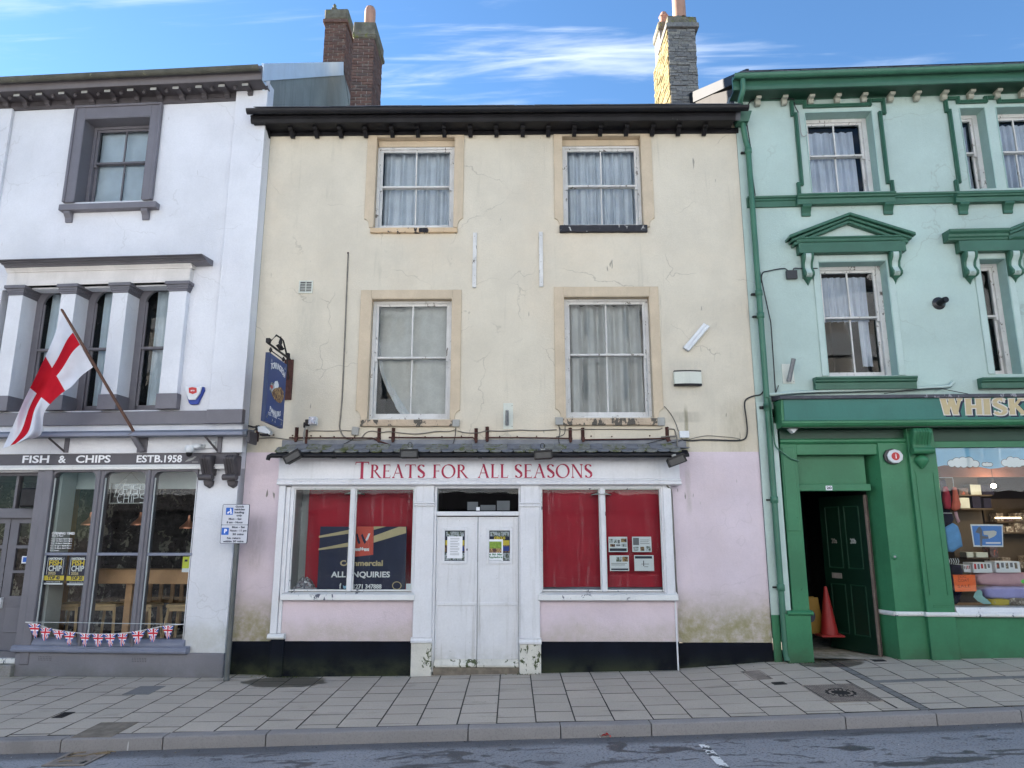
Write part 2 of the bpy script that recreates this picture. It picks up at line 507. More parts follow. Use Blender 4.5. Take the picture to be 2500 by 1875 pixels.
def curtain(label,fr,u0,u1,z0,z1,y,mat,folds=7,amp=.035,seed=0,group="net curtains behind the upper windows",lower=None,cat="curtain",pull=0.0):
    rnd=random.Random(seed)
    ph=[rnd.uniform(0,6.28) for _ in range(4)]
    def f(s,t):
        x=s+.02*math.sin(5*s+ph[0])
        g=math.sin(x*folds*6.28+ph[1]+.5*math.sin(x*9+ph[2]))+.45*math.sin(x*folds*13.1+ph[3])
        k=.55+.45*t
        u=u0+(u1-u0)*s
        zz=z1-(z1-z0)*t
        if pull and t>.35:
            q=(t-.35)/.65
            u+=pull*(u1-u0)*(1-s)**1.5*q**1.6
        return (u,y-amp*g*k+.01*math.sin(t*4+ph[0]),zz)
    m=MB().grid(f,int(folds*16),14)
    return solo("curtain",label,cat,fr,m,mat,smooth=60,group=group,recalc=False)
def sheet(th,name,poly,y,mat,parent=None,thick=.0015,**k):
    return th.part(name,MB().slab(poly,y-thick,y),mat,parent,**k)
def rect_poly(u0,z0,u1,z1):return [(u0,z0),(u1,z0),(u1,z1),(u0,z1)]
# ---------------------------------------------------------------- the materials of the place
M("asphalt",(.052,.056,.064),.85,.22,.8,bump=.6,bs=130,bd=.006,fine=.12)
def road_mat():
    t=NT("road_asphalt")
    c=t.mix(t.rng(t.noise(.7,5,.6),.3,.7),(.22,.225,.24),(.285,.29,.31))
    c=t.mix(t.rng(t.noise(70,3,.6),.5,.7,0,.65),c,(.27,.275,.285))
    c=t.mix(t.rng(t.noise(48,3,.6,loc=(4,4,4)),.5,.7,0,.6),c,(.035,.035,.04))
    wet=t.rng(t.noise((1.5,3.4,1),6,.62,dist=1.1,loc=(2.4,.3,0)),.555,.60)
    spots=t.rng(t.noise((3.6,8,1),3,.5,dist=.8,loc=(7,1,0)),.64,.67)
    X,Y,Z=t.xyz()
    edge=t.math('SUBTRACT',t.math('ADD',Y,t.math('MULTIPLY',X,-.045)),-2.94) # damp line along the kerb
    gut=t.rng(t.math('ADD',edge,t.math('MULTIPLY',t.noise(2.2,5,.6),.16)),-.10,.06)
    w=t.math('MAXIMUM',t.math('MAXIMUM',wet,spots),t.math('MULTIPLY',gut,.75))
    c=t.mix(t.math('MULTIPLY',w,.8),c,(.030,.031,.036))
    c=t.mix(t.rng(t.noise((11,14,1),3,.6,loc=(1,6,0)),.745,.76,0,.7),c,(.34,.35,.36))
    r=t.math('SUBTRACT',.85,t.math('MULTIPLY',w,.35))
    t.end(t.principled(c,r,0,.4,t.bump(t.math('SUBTRACT',t.noise(150,4,.6),t.math('MULTIPLY',w,.4)),.7,.006)))
road_mat()
def slab_mat(name,col,k=1.0):
    t=NT(name)
    oi=t.n("ShaderNodeObjectInfo")
    c=t.mix(oi.outputs["Random"],sc3(col,.93),sc3(col,1.07))
    c=t.mix(t.rng(t.noise(1.1,5,.65),.3,.7,0,.5),c,sc3(col,.80))
    c=t.mix(t.rng(t.noise(60,4,.65),.45,.7,0,.45),c,sc3(col,.6))
    c=t.mix(t.rng(t.noise((13,13,1),2,.5,loc=(3,1,0)),.752,.765,0,.7),c,sc3((.5,.5,.48),k)) # gum spots
    X,Y,Z=t.xyz()
    damp=t.math('MULTIPLY',t.rng(t.noise((1.4,2.2,1),5,.6,loc=(9,4,0)),.60,.68),.35)
    pool=None
    for px,py,rx,ry in ((-3.05,-.42,.62,.40),(4.35,-.30,.5,.24)): # wet patches under the two spouts
        dx=t.math('DIVIDE',t.math('SUBTRACT',X,px),rx);dy=t.math('DIVIDE',t.math('SUBTRACT',Y,py),ry)
        q=t.math('SQRT',t.math('ADD',t.math('MULTIPLY',dx,dx),t.math('MULTIPLY',dy,dy)))
        q=t.rng(t.math('ADD',q,t.math('MULTIPLY',t.noise(3.2,4,.6),.9)),1.28,1.38,1,0)
        pool=q if pool is None else t.math('MAXIMUM',pool,q)
    c=t.mix(damp,c,sc3(col,.5))
    c=t.mix(t.math('MULTIPLY',pool,.75),c,(.045,.040,.028))
    moss=t.math('MULTIPLY',t.rng(t.math('ADD',Y,t.math('MULTIPLY',t.noise(2.6,5,.7),.45)),.02,.26),t.rng(t.noise(7,4,.7),.35,.6))
    c=t.mix(t.math('MULTIPLY',moss,.55),c,(.09,.11,.045))
    t.end(t.principled(c,t.math('SUBTRACT',.8,t.math('MULTIPLY',pool,.5)),0,.35,t.bump(t.noise(110,5,.6),.4,.004)))
slab_mat("paving",(.46,.405,.34))
slab_mat("paving_dark",(.20,.195,.19))
slab_mat("kerbstone",(.25,.235,.23))
M("joint",(.06,.057,.05),.95,.3,6)
M("iron",(.30,.26,.23),.7,.25,9,metal=.2,bump=.5)
M("iron_dark",(.035,.033,.034),.7,.25,9,metal=.4,bump=.5)
M("grit",(.20,.17,.135),.95,.3,8,bump=.8)
M("drain_dark",(.012,.012,.012),.95,.2,8)
M("road_paint",(.75,.75,.73),.7,.1,4,chips=((.07,.075,.085),.50,9),bump=.5)
M("red_litter",(.62,.05,.06),.5,.1,9)
M("litter_white",(.6,.6,.6),.5,.1,9)
M("leaf_litter",(.20,.15,.09),.8,.2,9)
wall_mat("render_cream",(.625,.57,.465),crack=.34,streak=.55,drips=.8,
         stains=((2.62,3.35,.045,.42,.8,(.22,.20,.12)),(2.62,2.88,.11,.20,.45,(.25,.23,.15)),(-3.22,2.72,.05,.45,.6,(.30,.26,.12)),(-3.24,3.18,.09,.12,.7,(.34,.22,.06)),
                 (3.35,3.3,.28,.62,.35,(.33,.29,.20)),(2.65,4.15,.5,.35,.22,(.30,.30,.29)),(2.6,3.55,.38,.10,.35,(.20,.19,.16)),
                 (-3.2,5.1,.3,.6,.25,(.30,.30,.26)),(-.9,3.05,2.6,.10,.30,(.28,.25,.2)),(3.0,2.72,.7,.22,.5,(.24,.22,.16)),
                 (1.1,4.55,.5,.7,.12,(.33,.33,.33)),(-3.72,3.2,.2,1.9,.25,(.42,.34,.26))))
wall_mat("render_pink",(.69,.59,.64),crack=.10,streak=.28,drips=.95,warm=(.52,.42,.40),
         stains=((2.60,2.45,.06,.4,.35,(.30,.28,.22)),(-3.75,1.7,.2,.5,.35,(.26,.22,.20))),base=((.27,.25,.115),.28,.95,.95))
wall_mat("render_pink_clean",(.67,.565,.61),crack=.1,streak=.16,drips=.3,warm=(.52,.42,.40),base=((.34,.31,.2),.18,.48,.5))
M("render_black",(.004,.006,.013),.62,.4,2.2,streak=.12,chips=((.11,.12,.13),.235,8),bump=.5,bs=60,bd=.008,spec=.12,grime=((.055,.065,.028),-.25,.25,.9))
M("stone_peach",(.56,.46,.335),.75,.10,3,streak=.22,pits=.4,bump=.4,bs=70,bd=.006)
M("stone_sill",(.52,.41,.30),.85,.14,4,streak=.2,chips=((.10,.09,.075),.47,6.5),bump=.9,bs=45,bd=.01)
M("sill_flaked",(.60,.45,.29),.8,.10,4,chips=((.018,.018,.022),.475,7),bump=.7,bs=50,bd=.008)
M("sill_black",(.03,.03,.036),.7,.2,4,chips=((.5,.48,.45),.40,8),bump=.7,bs=50,bd=.008)
M("old_white_wood",(.64,.63,.61),.65,.12,4,streak=.4,chips=((.15,.13,.11),.385,11),bump=.6,bs=60,bd=.005)
M("shop_white",(.70,.70,.725),.5,.07,2.2,streak=.36,grime=((.26,.25,.19),-.1,.35,.7),chips=((.24,.23,.21),.29,9),pits=.4,bump=.3,bs=40)
M("shop_white_cill",(.70,.70,.69),.5,.06,3,streak=.2,chips=((.08,.09,.12),.385,8),bump=.4)
M("shop_white_rot",(.62,.60,.54),.6,.12,3,streak=.4,chips=((.06,.075,.03),.43,8),bump=.9,bs=30,bd=.01)
M("door_white",(.68,.68,.70),.5,.07,1.7,streak=.55,grime=((.25,.24,.18),-.05,.35,.7),pits=.4,bump=.25)
M("fascia_white",(.72,.72,.75),.5,.05,1.6,streak=.22,pits=.35,chips=((.45,.43,.4),.30,6),bump=.25)
M("sign_red",(.36,.010,.055),.45,.08,3)
M("tar_black",(.013,.0125,.015),.5,.35,3,spec=.2,streak=.25,chips=((.075,.08,.07),.33,6),bump=.5,bs=30)
M("gutter_black",(.010,.010,.013),.42,.3,3,bump=.3,spec=.25)
M("lead",(.19,.20,.225),.55,.22,3.2,streak=.35,chips=((.34,.35,.37),.35,6),metal=.25,bump=.6,bs=25)
M("tile_moss",(.20,.20,.185),.9,.3,9,chips=((.11,.12,.05),.46,10),bump=.8,bs=50,bd=.01)
M("tile_slate",(.17,.175,.19),.8,.25,9,bump=.7,bs=50,bd=.008)
M("rust",(.075,.030,.024),.85,.35,12,bump=.8)
M("cable_grey",(.20,.185,.16),.7,.3,6)
M("cable_black",(.02,.02,.022),.5,.2,6)
M("box_grey",(.33,.33,.31),.6,.12,5,streak=.3)
M("box_white",(.66,.68,.70),.45,.07,4,streak=.2)
M("box_cream",(.60,.62,.55),.5,.06,4,streak=.25)
M("galv",(.30,.31,.32),.45,.18,8,metal=.6,streak=.3,chips=((.16,.09,.04),.33,8))
M("red_board",(.38,.001,.020),.6,.10,1.5,streak=.25)
M("pale_board",(.47,.48,.49),.7,.06,2)
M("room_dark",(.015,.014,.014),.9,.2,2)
M("room_mid",(.16,.13,.11),.9,.2,2)
M("foil",(.55,.55,.60),.25,.2,9,metal=.7,bump=1.0,bs=14,bd=.05)
M("paper",(.80,.81,.84),.6,.04,6)
M("paper_aged",(.5,.5,.48),.7,.1,6)
M("ink",(.04,.045,.07),.7,.05,6)
M("ink_grey",(.18,.18,.2),.7,.05,6)
glass("glass",base=.0)
glass("glass_dirty",base=.0,dirt=.25)
glass("glass_clear",base=.02)
cloth("net",(.72,.74,.79),thin=.15)
cloth("net_lace",(.84,.87,.95),lace=.06,thin=.05,cell=34)
cloth("lace_grey",(.70,.68,.66),lace=.05,thin=.1,cell=16)
cloth("voile_grey",(.62,.62,.63),thin=.06)
cloth("net_blue",(.76,.80,.93),thin=.08)
cloth("blind_grey",(.72,.80,.90),thin=.06)
wall_mat("render_white",(.67,.68,.715),crack=.14,streak=.10,drips=.35,warm=(.70,.69,.74),base=((.42,.42,.36),.25,.50,.6))
M("trim_grey",(.145,.140,.158),.5,.10,3,streak=.12,pits=.4,bump=.3)
M("trim_grey_mid",(.165,.158,.178),.5,.08,3,streak=.10,bump=.25)
M("trim_grey_blue",(.21,.225,.29),.45,.08,3,streak=.10,bump=.2)
M("trim_dark",(.078,.070,.076),.55,.22,3,streak=.15,bump=.4)
M("reveal_pale",(.56,.60,.60),.7,.06,3)
M("gutter_lichen",(.085,.085,.068),.6,.3,4,chips=((.19,.20,.12),.37,7),bump=.4)
M("frieze_cream",(.66,.635,.62),.75,.08,3,streak=.2)
M("awning_grey",(.17,.19,.23),.5,.18,4,streak=.4,metal=.3)
M("sign_grey",(.095,.088,.10),.5,.08,3)
M("letter_white",(.80,.80,.82),.5,.03,3)
M("wood_oak",(.55,.31,.16),.5,.16,5,bump=.3)
M("wood_pale",(.60,.41,.22),.5,.14,6,bump=.3)
M("copper",(.62,.27,.17),.38,.12,9,metal=.75)
M("stone_inner",(.10,.09,.088),.9,.5,5,bump=1.0,bs=9,bd=.06)
M("flag_white",(.78,.79,.84),.8,.04,4)
M("flag_red",(.60,.020,.035),.8,.05,4)
M("flag_pole",(.10,.045,.028),.5,.2,9)
M("navy",(.012,.018,.055),.6,.1,3)
M("yellow",(.80,.60,.06),.6,.05,3)
M("plastic_blue",(.02,.05,.30),.4,.05,3)
M("plastic_red",(.50,.03,.03),.4,.05,3)
M("sign_blue",(.02,.12,.50),.5,.05,3)
M("sign_face",(.58,.59,.64),.5,.04,3)
M("board_blue",(.022,.055,.20),.5,.10,3,streak=.12,chips=((.25,.28,.35),.28,9))
M("board_edge",(.012,.028,.085),.5,.10,3)
M("pic_tan",(.42,.27,.12),.7,.5,26,chips=((.09,.04,.04),.5,30))
M("pic_pale",(.55,.58,.62),.7,.3,30,chips=((.10,.12,.08),.48,34))
M("roof_slate",(.10,.105,.12),.7,.25,3,bump=.5)
M("gable_grey",(.05,.045,.042),.9,.14,2,streak=.6,bump=.5)  # colour darkened so this sun-facing gable reads as shaded
M("gable_render",(.27,.285,.265),.9,.14,1.5,streak=.75,bump=.6,bs=30,bd=.01)
M("verge_white",(.60,.69,.78),.5,.05,3,streak=.15)
M("verge_dark",(.02,.02,.024),.7,.2,3,streak=.3)  # dark board, blackened further to read as shaded
def brick_mat(name,cols,dark=.5,lichen=.35):
    t=NT(name)
    oi=t.n("ShaderNodeObjectInfo")
    r=t.n("ShaderNodeValToRGB")
    el=r.color_ramp.elements
    el[0].color=(*cols[0],1);el[1].color=(*cols[-1],1)
    for i,cc in enumerate(cols[1:-1]):
        e=el.new((i+1)/(len(cols)-1));e.color=(*cc,1)
    t.t.links.new(oi.outputs["Random"],r.inputs[0])
    c=t.mix(t.rng(t.noise(22,4,.65),.35,.7,0,.6),r.outputs[0],sc3(cols[0],dark))
    c=t.mix(t.rng(t.noise(5,5,.7),.58,.68,0,lichen),c,(.30,.29,.25))
    return t.end(t.principled(c,.9,0,.2,t.bump(t.noise(60,5,.65),.9,.012)))
brick_mat("brick",((.15,.085,.07),(.20,.115,.09),(.13,.095,.085),(.23,.13,.10)),lichen=.45)
brick_mat("rubble",((.20,.195,.19),(.27,.255,.235),(.16,.155,.155),(.30,.28,.24)),lichen=.25)
M("mortar",(.42,.40,.36),.95,.25,8,chips=((.12,.11,.09),.42,9),bump=.9,bs=40,bd=.01)
M("mortar_dark",(.13,.125,.12),.95,.25,8,bump=.9,bs=40,bd=.01)
M("cap_moss",(.17,.155,.12),.95,.35,7,chips=((.17,.175,.06),.42,9),bump=1.0,bs=25,bd=.02)
M("terracotta",(.44,.24,.17),.8,.12,6,streak=.3)
wall_mat("render_mint",(.43,.535,.495),crack=.2,streak=.12,drips=.3,warm=(.40,.55,.50),stains=((3.95,3.9,.22,2.4,.25,(.30,.36,.34)),))
M("mint_trim",(.45,.555,.515),.7,.07,3,streak=.15,pits=.3)
M("mint_reveal",(.34,.48,.44),.75,.08,3,streak=.2,pits=.3)
M("green_trim",(.040,.125,.082),.42,.12,3,streak=.12,pits=.3,bump=.3)
M("green_pipe",(.050,.155,.100),.4,.12,3,streak=.12,bump=.2)
M("green_shop",(.042,.185,.088),.42,.16,1.6,streak=.16,grime=((.040,.055,.030),-.05,.5,.75),chips=((.40,.46,.42),.285,7),pits=.5,bump=.3)
M("green_dark",(.010,.050,.028),.4,.15,3,bump=.3)
M("green_board",(.032,.165,.135),.38,.10,2,streak=.25,bump=.2)
M("wood_raw",(.17,.13,.11),.8,.25,9,streak=.4)
M("gilt",(.52,.42,.24),.5,.08,6)
M("gilt_edge",(.62,.60,.56),.5,.05,6)
M("letter_shade",(.010,.016,.045),.5,.05,6)
M("cone_red",(.25,.014,.012),.5,.10,5,streak=.2)
M("safety_yellow",(.22,.12,.012),.5,.08,5)
M("sky_sticker",(.24,.50,.72),.6,.04,3)
M("cloud_sticker",(.80,.83,.86),.6,.02,3)
M("fabric_coral",(.72,.16,.10),.9,.12,9)
M("fabric_crimson",(.40,.03,.05),.9,.12,9)
M("fabric_sky",(.16,.38,.72),.9,.12,9)
M("fabric_navy",(.02,.018,.04),.9,.2,9)
M("fabric_pink",(.62,.36,.40),.9,.08,7,bump=.6,bs=30)
M("fabric_lilac",(.38,.36,.68),.9,.08,7,bump=.6,bs=30)
M("fabric_yellow",(.55,.42,.06),.9,.1,7,chips=((.35,.33,.32),.42,14))
M("orange_card",(.95,.16,.035),.6,.03,5)
M("lime",(.15,.85,.12),.6,.03,5)
M("teal_card",(.30,.52,.50),.6,.05,5)
M("shelf_wood",(.35,.24,.14),.7,.12,5)
M("shelf_pale",(.10,.072,.048),.7,.08,5)
M("goods_a",(.25,.20,.16),.7,.6,22,chips=((.55,.5,.42),.45,26))
M("goods_b",(.14,.10,.10),.7,.6,22,chips=((.5,.12,.08),.42,26))
M("shop_ceiling",(.24,.09,.06),.8,.2,3)
emit("lamp_glow",(1.0,.86,.62),14.0)
emit("lamp_strip",(1.0,.72,.40),1.2)
MATS_OPP=[]
for i,c in enumerate(((.72,.76,.82),(.75,.78,.82),(.70,.76,.84),(.76,.78,.79),(.73,.78,.84))):  # bluish tint chosen to cool the bounced light
    M(f"opposite_render_{i}",c,.85,.06,1.5,streak=.2);MATS_OPP.append(f"opposite_render_{i}")
M("opposite_shop",(.035,.035,.045),.5,.2,3)  # dark paint stands in for a shaded street level in the reflections
M("opposite_blind",(.55,.53,.5),.8,.1,3)  # pale blinds added to even out the window reflections
M("opposite_dark",(.03,.032,.036),.2,.1,3)
M("opposite_white",(.7,.7,.7),.5,.05,3)
# ---------------------------------------------------------------- the ground
def lerp_pts(pts,x):
    if x<=pts[0][0]:return pts[0][1]
    for (a,b),(c,d) in zip(pts,pts[1:]):
        if x<=c:return b+(d-b)*(x-a)/(c-a)
    return pts[-1][1]
ZK=[(-16,-.40),(-9,-.23),(-5,-.165),(-3.5,-.145),(-1.9,-.12),(-.43,-.098),(1.4,-.08),(3.5,-.035),(5.5,.015),(9,.10),(16,.26)]
ZW=[(-16,-.24),(-7,-.125),(-4,-.105),(-3.2,-.120),(-1.4,-.10),(2.33,-.018),(3.64,.080),(5.15,.140),(7.07,.205),(16,.45)]
def kerb_y(x):return -2.80+.045*x
def zp(x,y):
    """height of the pavement"""
    a=lerp_pts(ZW,x)
    k=max(-1.3,min(1.0,y/kerb_y(x)))
    soft=(lerp_pts(ZK,x-.8)+lerp_pts(ZK,x+.8)+lerp_pts(ZK,x))/3
    return a*(1-k)+soft*k if k>0 else a
def zr(x,y):
    """height of the road"""
    a=zp(x,kerb_y(x))-.118
    d=kerb_y(x)-y
    return a+.035*min(d,3.5)*.6-.0012*max(0,d-3.5)**2
def ground_pt(k,x,y,dz=0.0,surf=zp):
    d=ray(k,x,y);z=-.05
    for _ in range(12):
        t=(z-CAM.z)/d.z
        p=CAM+d*t
        z=surf(p.x,p.y)
    return Vector((p.x,p.y,z+dz))
land=solo("ground",None,None,O,MB().quad((-400,-400,-.9),(400,-400,-.9),(400,400,-.9),(-400,400,-.9)),"grit",kind="structure",recalc=False)
land["label"]="open ground beyond the street"
m=MB().grid(lambda s,t:((lambda x:(x,kerb_y(x)+.02-t*9.6,zr(x,kerb_y(x)+.02-t*9.6)))(-16+32*s)),64,20)
road=solo("road",None,None,O,m,"road_asphalt",kind="structure",smooth=60,recalc=False)
road["label"]="grey asphalt road with damp patches"
pav=Thing("pavement","pavement of small square grey concrete slabs",None,O,kind="structure")
m=MB().grid(lambda s,t:((lambda x:(x,.9-t*(.9-kerb_y(x)),zp(x,.9-t*(.9-kerb_y(x)))-.012))(-16+32*s)),96,12)
pav.part("paving_bed",m,"joint",recalc=False)
COVERS=[] # rectangles of the ground kept free of slabs: (x0, x1, y0, y1)
def cover_rect(k,pts):
    ps=[ground_pt(k,*p) for p in pts]
    xs,ys=[p.x for p in ps],[p.y for p in ps]
    # a cover lies square to the slabs: use the mean of its near / far and left / right edges
    return (ps[0].x+ps[3].x)/2,(ps[1].x+ps[2].x)/2,(ps[2].y+ps[3].y)/2,(ps[0].y+ps[1].y)/2
def inside(r,x0,x1,y0,y1):return x0<r[1]-.02 and x1>r[0]+.02 and y0<r[3]-.02 and y1>r[2]+.02
# corners in the order far left, far right, near right, near left
R_BIG=cover_rect('b7',[(725,812),(1040,800),(1270,912),(880,930)])
R_SMALL=cover_rect('b7',[(300,715),(435,712),(520,770),(370,775)])
R_TINY=cover_rect('b7',[(500,792),(590,788),(615,805),(530,808)])
R_DOORG=cover_rect('b7',[(1170,636),(1250,632),(1285,648),(1205,652)])
R_LID1=cover_rect('b8',[(930,822),(1120,812),(1015,872),(830,876)])
R_LID2=cover_rect('b8',[(640,1065),(920,1060),(770,1158),(520,1165)])
R_LID3=cover_rect('b8',[(410,995),(495,992),(440,1030),(365,1034)])
HOLES=[R_BIG]
B0=ground_pt('b7',800,650);B1=ground_pt('b7',1580,990);B2=ground_pt('b7',1120,790);B3=ground_pt('b7',2212,755)
n_slab=0
PW,PD=.412,.402
ix=-int(8.4/PW)
slab_rnd=random.Random(4)
def slab(x0,x1,y0,y1,mat="paving",name="paving_slab",gap=.004):
    dz=slab_rnd.uniform(-.0015,.0015);tz=slab_rnd.uniform(-.0012,.0012)
    x0+=gap;x1-=gap;y0+=gap*.9;y1-=gap*.9
    def P_(x,y,lo=0):return (x,y,zp(x,y)+dz+tz*(1 if x>(x0+x1)/2 else -1)-lo)
    m=MB()
    top=[P_(x0,y0),P_(x1,y0),P_(x1,y1),P_(x0,y1)]
    c=.0035
    inn=[(x0+c,y0+c),(x1-c,y0+c),(x1-c,y1-c),(x0+c,y1-c)]
    t2=[(a,b,zp(a,b)+dz+tz*(1 if a>(x0+x1)/2 else -1)) for a,b in inn]
    t1=[(a,b,z-.0035) for a,b,z in top]
    bt=[(a,b,z-.03) for a,b,z in top]
    m.add(t2+t1+bt,[(0,1,2,3)])
    m.add(t2+t1+bt,[(4+i,4+(i+1)%4,(i+1)%4,i) for i in range(4)]+[(8+i,8+(i+1)%4,4+(i+1)%4,4+i) for i in range(4)],1)
    return pav.part(name,m,[mat,"joint"],recalc=False)
BAND_X=(B0.x+B1.x)/2-.05
BAND_Y=(B2.y+B3.y)/2
col_i=0
x=-8.4
fine_slabs=[]
while x<8.6:
    off=(.5 if col_i%2 else 0.0)*PD+slab_rnd.uniform(-.02,.02)
    x1=x+PW
    kb=kerb_y(x+PW/2)+.155
    y=.78 if x>4 else .42
    y-=off
    while y>kb+.03:
        y0=max(y-PD,kb)
        yt=min(y,.9)
        vis=not (x>2.2 and False)
        r=R_BIG
        if inside(r,x,x1,y0,yt):
            # cut the slab round the cover
            if x<r[0]-.03:slab(x,r[0]-.01,y0,yt)
            if x1>r[1]+.03:slab(r[1]+.01,x1,y0,yt)
            a,b=max(x,r[0]),min(x1,r[1])
            if b-a>.05:
                if yt>r[3]+.04:slab(a,b,r[3]+.01,yt)
                if y0<r[2]-.04:slab(a,b,y0,r[2]-.01)
        else:
            slab(x,x1,y0,yt)
        y-=PD
    x=x1
    if abs(x-BAND_X)<PW/2: # a line of dark setts across the pavement
        yb=.55
        while yb>kb+.02:
            slab(x,x+.11,max(yb-.21,kb),yb,"paving_dark","dark_sett")
            yb-=.21
        x+=.11
    col_i+=1
print("slabs",len(pav.o.children))
# dark band running right along the pavement, let in 4 mm above the slabs it replaces
xb=BAND_X+.12
while xb<8.4:
    m=MB()
    a,b=BAND_Y-.055,BAND_Y+.055
    m.box(xb+.003,xb+.297,a,b,-.02,.0)
    m.v=[(p[0],p[1],zp(p[0],p[1])+(p[2] if p[2]<0 else .004)) for p in m.v]
    pav.part("dark_sett",m,"paving_dark",bevel=.002)
    xb+=.30
kerb=Thing("kerb","grey granite kerb stones along the road edge",None,O,kind="structure")
KX=[-15,-13.2,-11.4]
KX+=[ground_pt('v',px,py).x for px,py in ((0,1604),)] if False else []
kxs=[ground_pt('b8',375,1195).x,ground_pt('b8',1065,1180).x,ground_pt('b8',1770,1160).x]+[ground_pt('c7',a,b).x for a,b in ((980,392),(1478,378),(1968,368))]+[ground_pt('b7',a,b).x for a,b in ((1015,1030),(1640,1010))]
kxs=[kxs[0]-.92*i for i in range(6,0,-1)]+kxs+[kxs[-1]+.92*i for i in range(1,6)]
for a,b in zip(kxs,kxs[1:]):
    m=MB();n=6
    prof=[(0.0,-.16),(0.0,-.012),(.012,0.0),(.15,.002),(.15,-.16)]
    a2,b2=a+.005,b-.005
    pts=[]
    for xx in (a2,(a2+b2)/2,b2):
        for (dy,dz) in prof:
            pts.append((xx,kerb_y(xx)+dy,zp(xx,kerb_y(xx))+dz))
    fs=[]
    for i in range(2):
        for j in range(5):
            q=(j+1)%5
            fs.append((i*5+j,(i+1)*5+j,(i+1)*5+q,i*5+q))
    fs+=[(0,1,2,3,4),(14,13,12,11,10)]
    m.add(pts,fs)
    kerb.part("kerb_stone",m,"kerbstone",bevel=.003,smooth=30)
# far side of the street, behind the photographer
m=MB().grid(lambda s,t:(-16+32*s,-12.2-2.4*t,zr(-16+32*s,-12)+.12),32,2)
far=solo("far_pavement",None,None,O,m,"paving",kind="structure",recalc=False)
far["label"]="pavement on the far side of the street"
def iron_cover(name,r,label,cat,mat,raised=True,nx=9,ny=6,ring=False,group=None,rim=True):
    x0,x1,y0,y1=r
    cxm,cym=(x0+x1)/2,(y0+y1)/2
    t=Thing(name,label,cat,O,(cxm,cym,zp(cxm,cym)),group)
    def fit(m):
        m.v=[(p[0],p[1],p[2]+zp(p[0],p[1])) for p in m.v];return m
    t.part("lid",fit(MB().box(x0+.012,x1-.012,y0+.012,y1-.012,-.02,.001 if raised else .004)),"iron_dark" if raised else mat)
    if rim:
        f=MB().box(x0,x1,y0,y0+.010,-.02,.005).box(x0,x1,y1-.010,y1,-.02,.005).box(x0,x0+.010,y0+.01,y1-.01,-.02,.005).box(x1-.010,x1,y0+.01,y1-.01,-.02,.005)
        t.part("rim",fit(f),mat)
    if raised:
        s=MB()
        dx,dy=(x1-x0-.05)/nx,(y1-y0-.05)/ny
        for i in range(nx):
            for j in range(ny):
                u,v=x0+.025+(i+.5)*dx,y0+.025+(j+.5)*dy
                if ring and ((u-cxm)/.17)**2+((v-cym)/.17)**2<1:continue
                s.box(u-dx*.32,u+dx*.32,v-dy*.32,v+dy*.32,.001,.006)
        if ring:
            for k in range(16):
                a=2*PI*k/16
                s.box(cxm+.12*math.cos(a)-.012,cxm+.12*math.cos(a)+.012,cym+.12*math.sin(a)-.012,cym+.12*math.sin(a)+.012,.001,.006)
        t.part("tread_pattern",fit(s),mat,kind="stuff")
    return t
iron_cover("manhole_cover",R_BIG,"large rectangular iron manhole cover with a studded grid, in the pavement outside the green shop","manhole cover","iron",True,20,12,True,"covers set in the pavement")
iron_cover("manhole_cover",R_SMALL,"small brown square cover in the pavement left of the large studded one","manhole cover","iron",True,12,12,False,"covers set in the pavement")
iron_cover("stopcock_cover",R_TINY,"tiny dark iron cover between the small square cover and the large studded one","cover","iron_dark",True,5,3,False,"covers set in the pavement")
iron_cover("door_grating",R_DOORG,"small dark rectangular grating in front of the open green doorway","grating","iron_dark",True,8,3,False,"covers set in the pavement")
iron_cover("access_cover",R_LID1,"dark grey access cover in the slabs close to the chip shop wall","cover","paving_dark",False,group="covers set in the pavement")
iron_cover("access_cover",R_LID2,"large brown-grey cover filled with mortar next to the kerb on the left","cover","grit",False,group="covers set in the pavement")
iron_cover("stopcock_cover",R_LID3,"little dark iron lid between slabs in the left part of the pavement","cover","iron_dark",True,4,3,False,"covers set in the pavement")
# road gully by the kerb
ga,gb=ground_pt('b8',520,1255,surf=zr),ground_pt('b8',800,1245,surf=zr)
gc,gd=ground_pt('b8',640,1360,surf=zr),ground_pt('b8',330,1365,surf=zr)
gx0,gx1=ga.x-.02,gb.x-.02
gy1=kerb_y((gx0+gx1)/2)-.03;gy0=gy1-.46
gm=((gx0+gx1)/2,gy0,zr((gx0+gx1)/2,gy0))
t=Thing("drain_grating","iron road drain grating beside the kerb with twigs caught in it","drain",O,gm)
def fitr(m):m.v=[(p[0],p[1],p[2]+zr(p[0],p[1])) for p in m.v];return m
t.part("drain_pit",fitr(MB().box(gx0,gx1,gy0,gy1,.002,.006)),"drain_dark")
t.part("grate_frame",fitr(MB().box(gx0,gx1,gy0,gy0+.03,.004,.014).box(gx0,gx1,gy1-.03,gy1,.004,.014).box(gx0,gx0+.03,gy0+.03,gy1-.03,.004,.014).box(gx1-.03,gx1,gy0+.03,gy1-.03,.004,.014)),"iron")
for i in range(1,9):
    u=gx0+.03+(gx1-gx0-.06)*i/9
    m=MB().box(u-.011,u+.011,gy0+.03,gy1-.03,.004,.013)
    m.v=[(p[0]+(p[1]-gy0)*.25-.05,p[1],p[2]) for p in m.v]
    t.part("grate_bar",fitr(m),"iron")
for v in (gy0+.16,gy0+.30):t.part("cross_bar",fitr(MB().box(gx0+.03,gx1-.03,v-.010,v+.010,.004,.0125)),"iron")
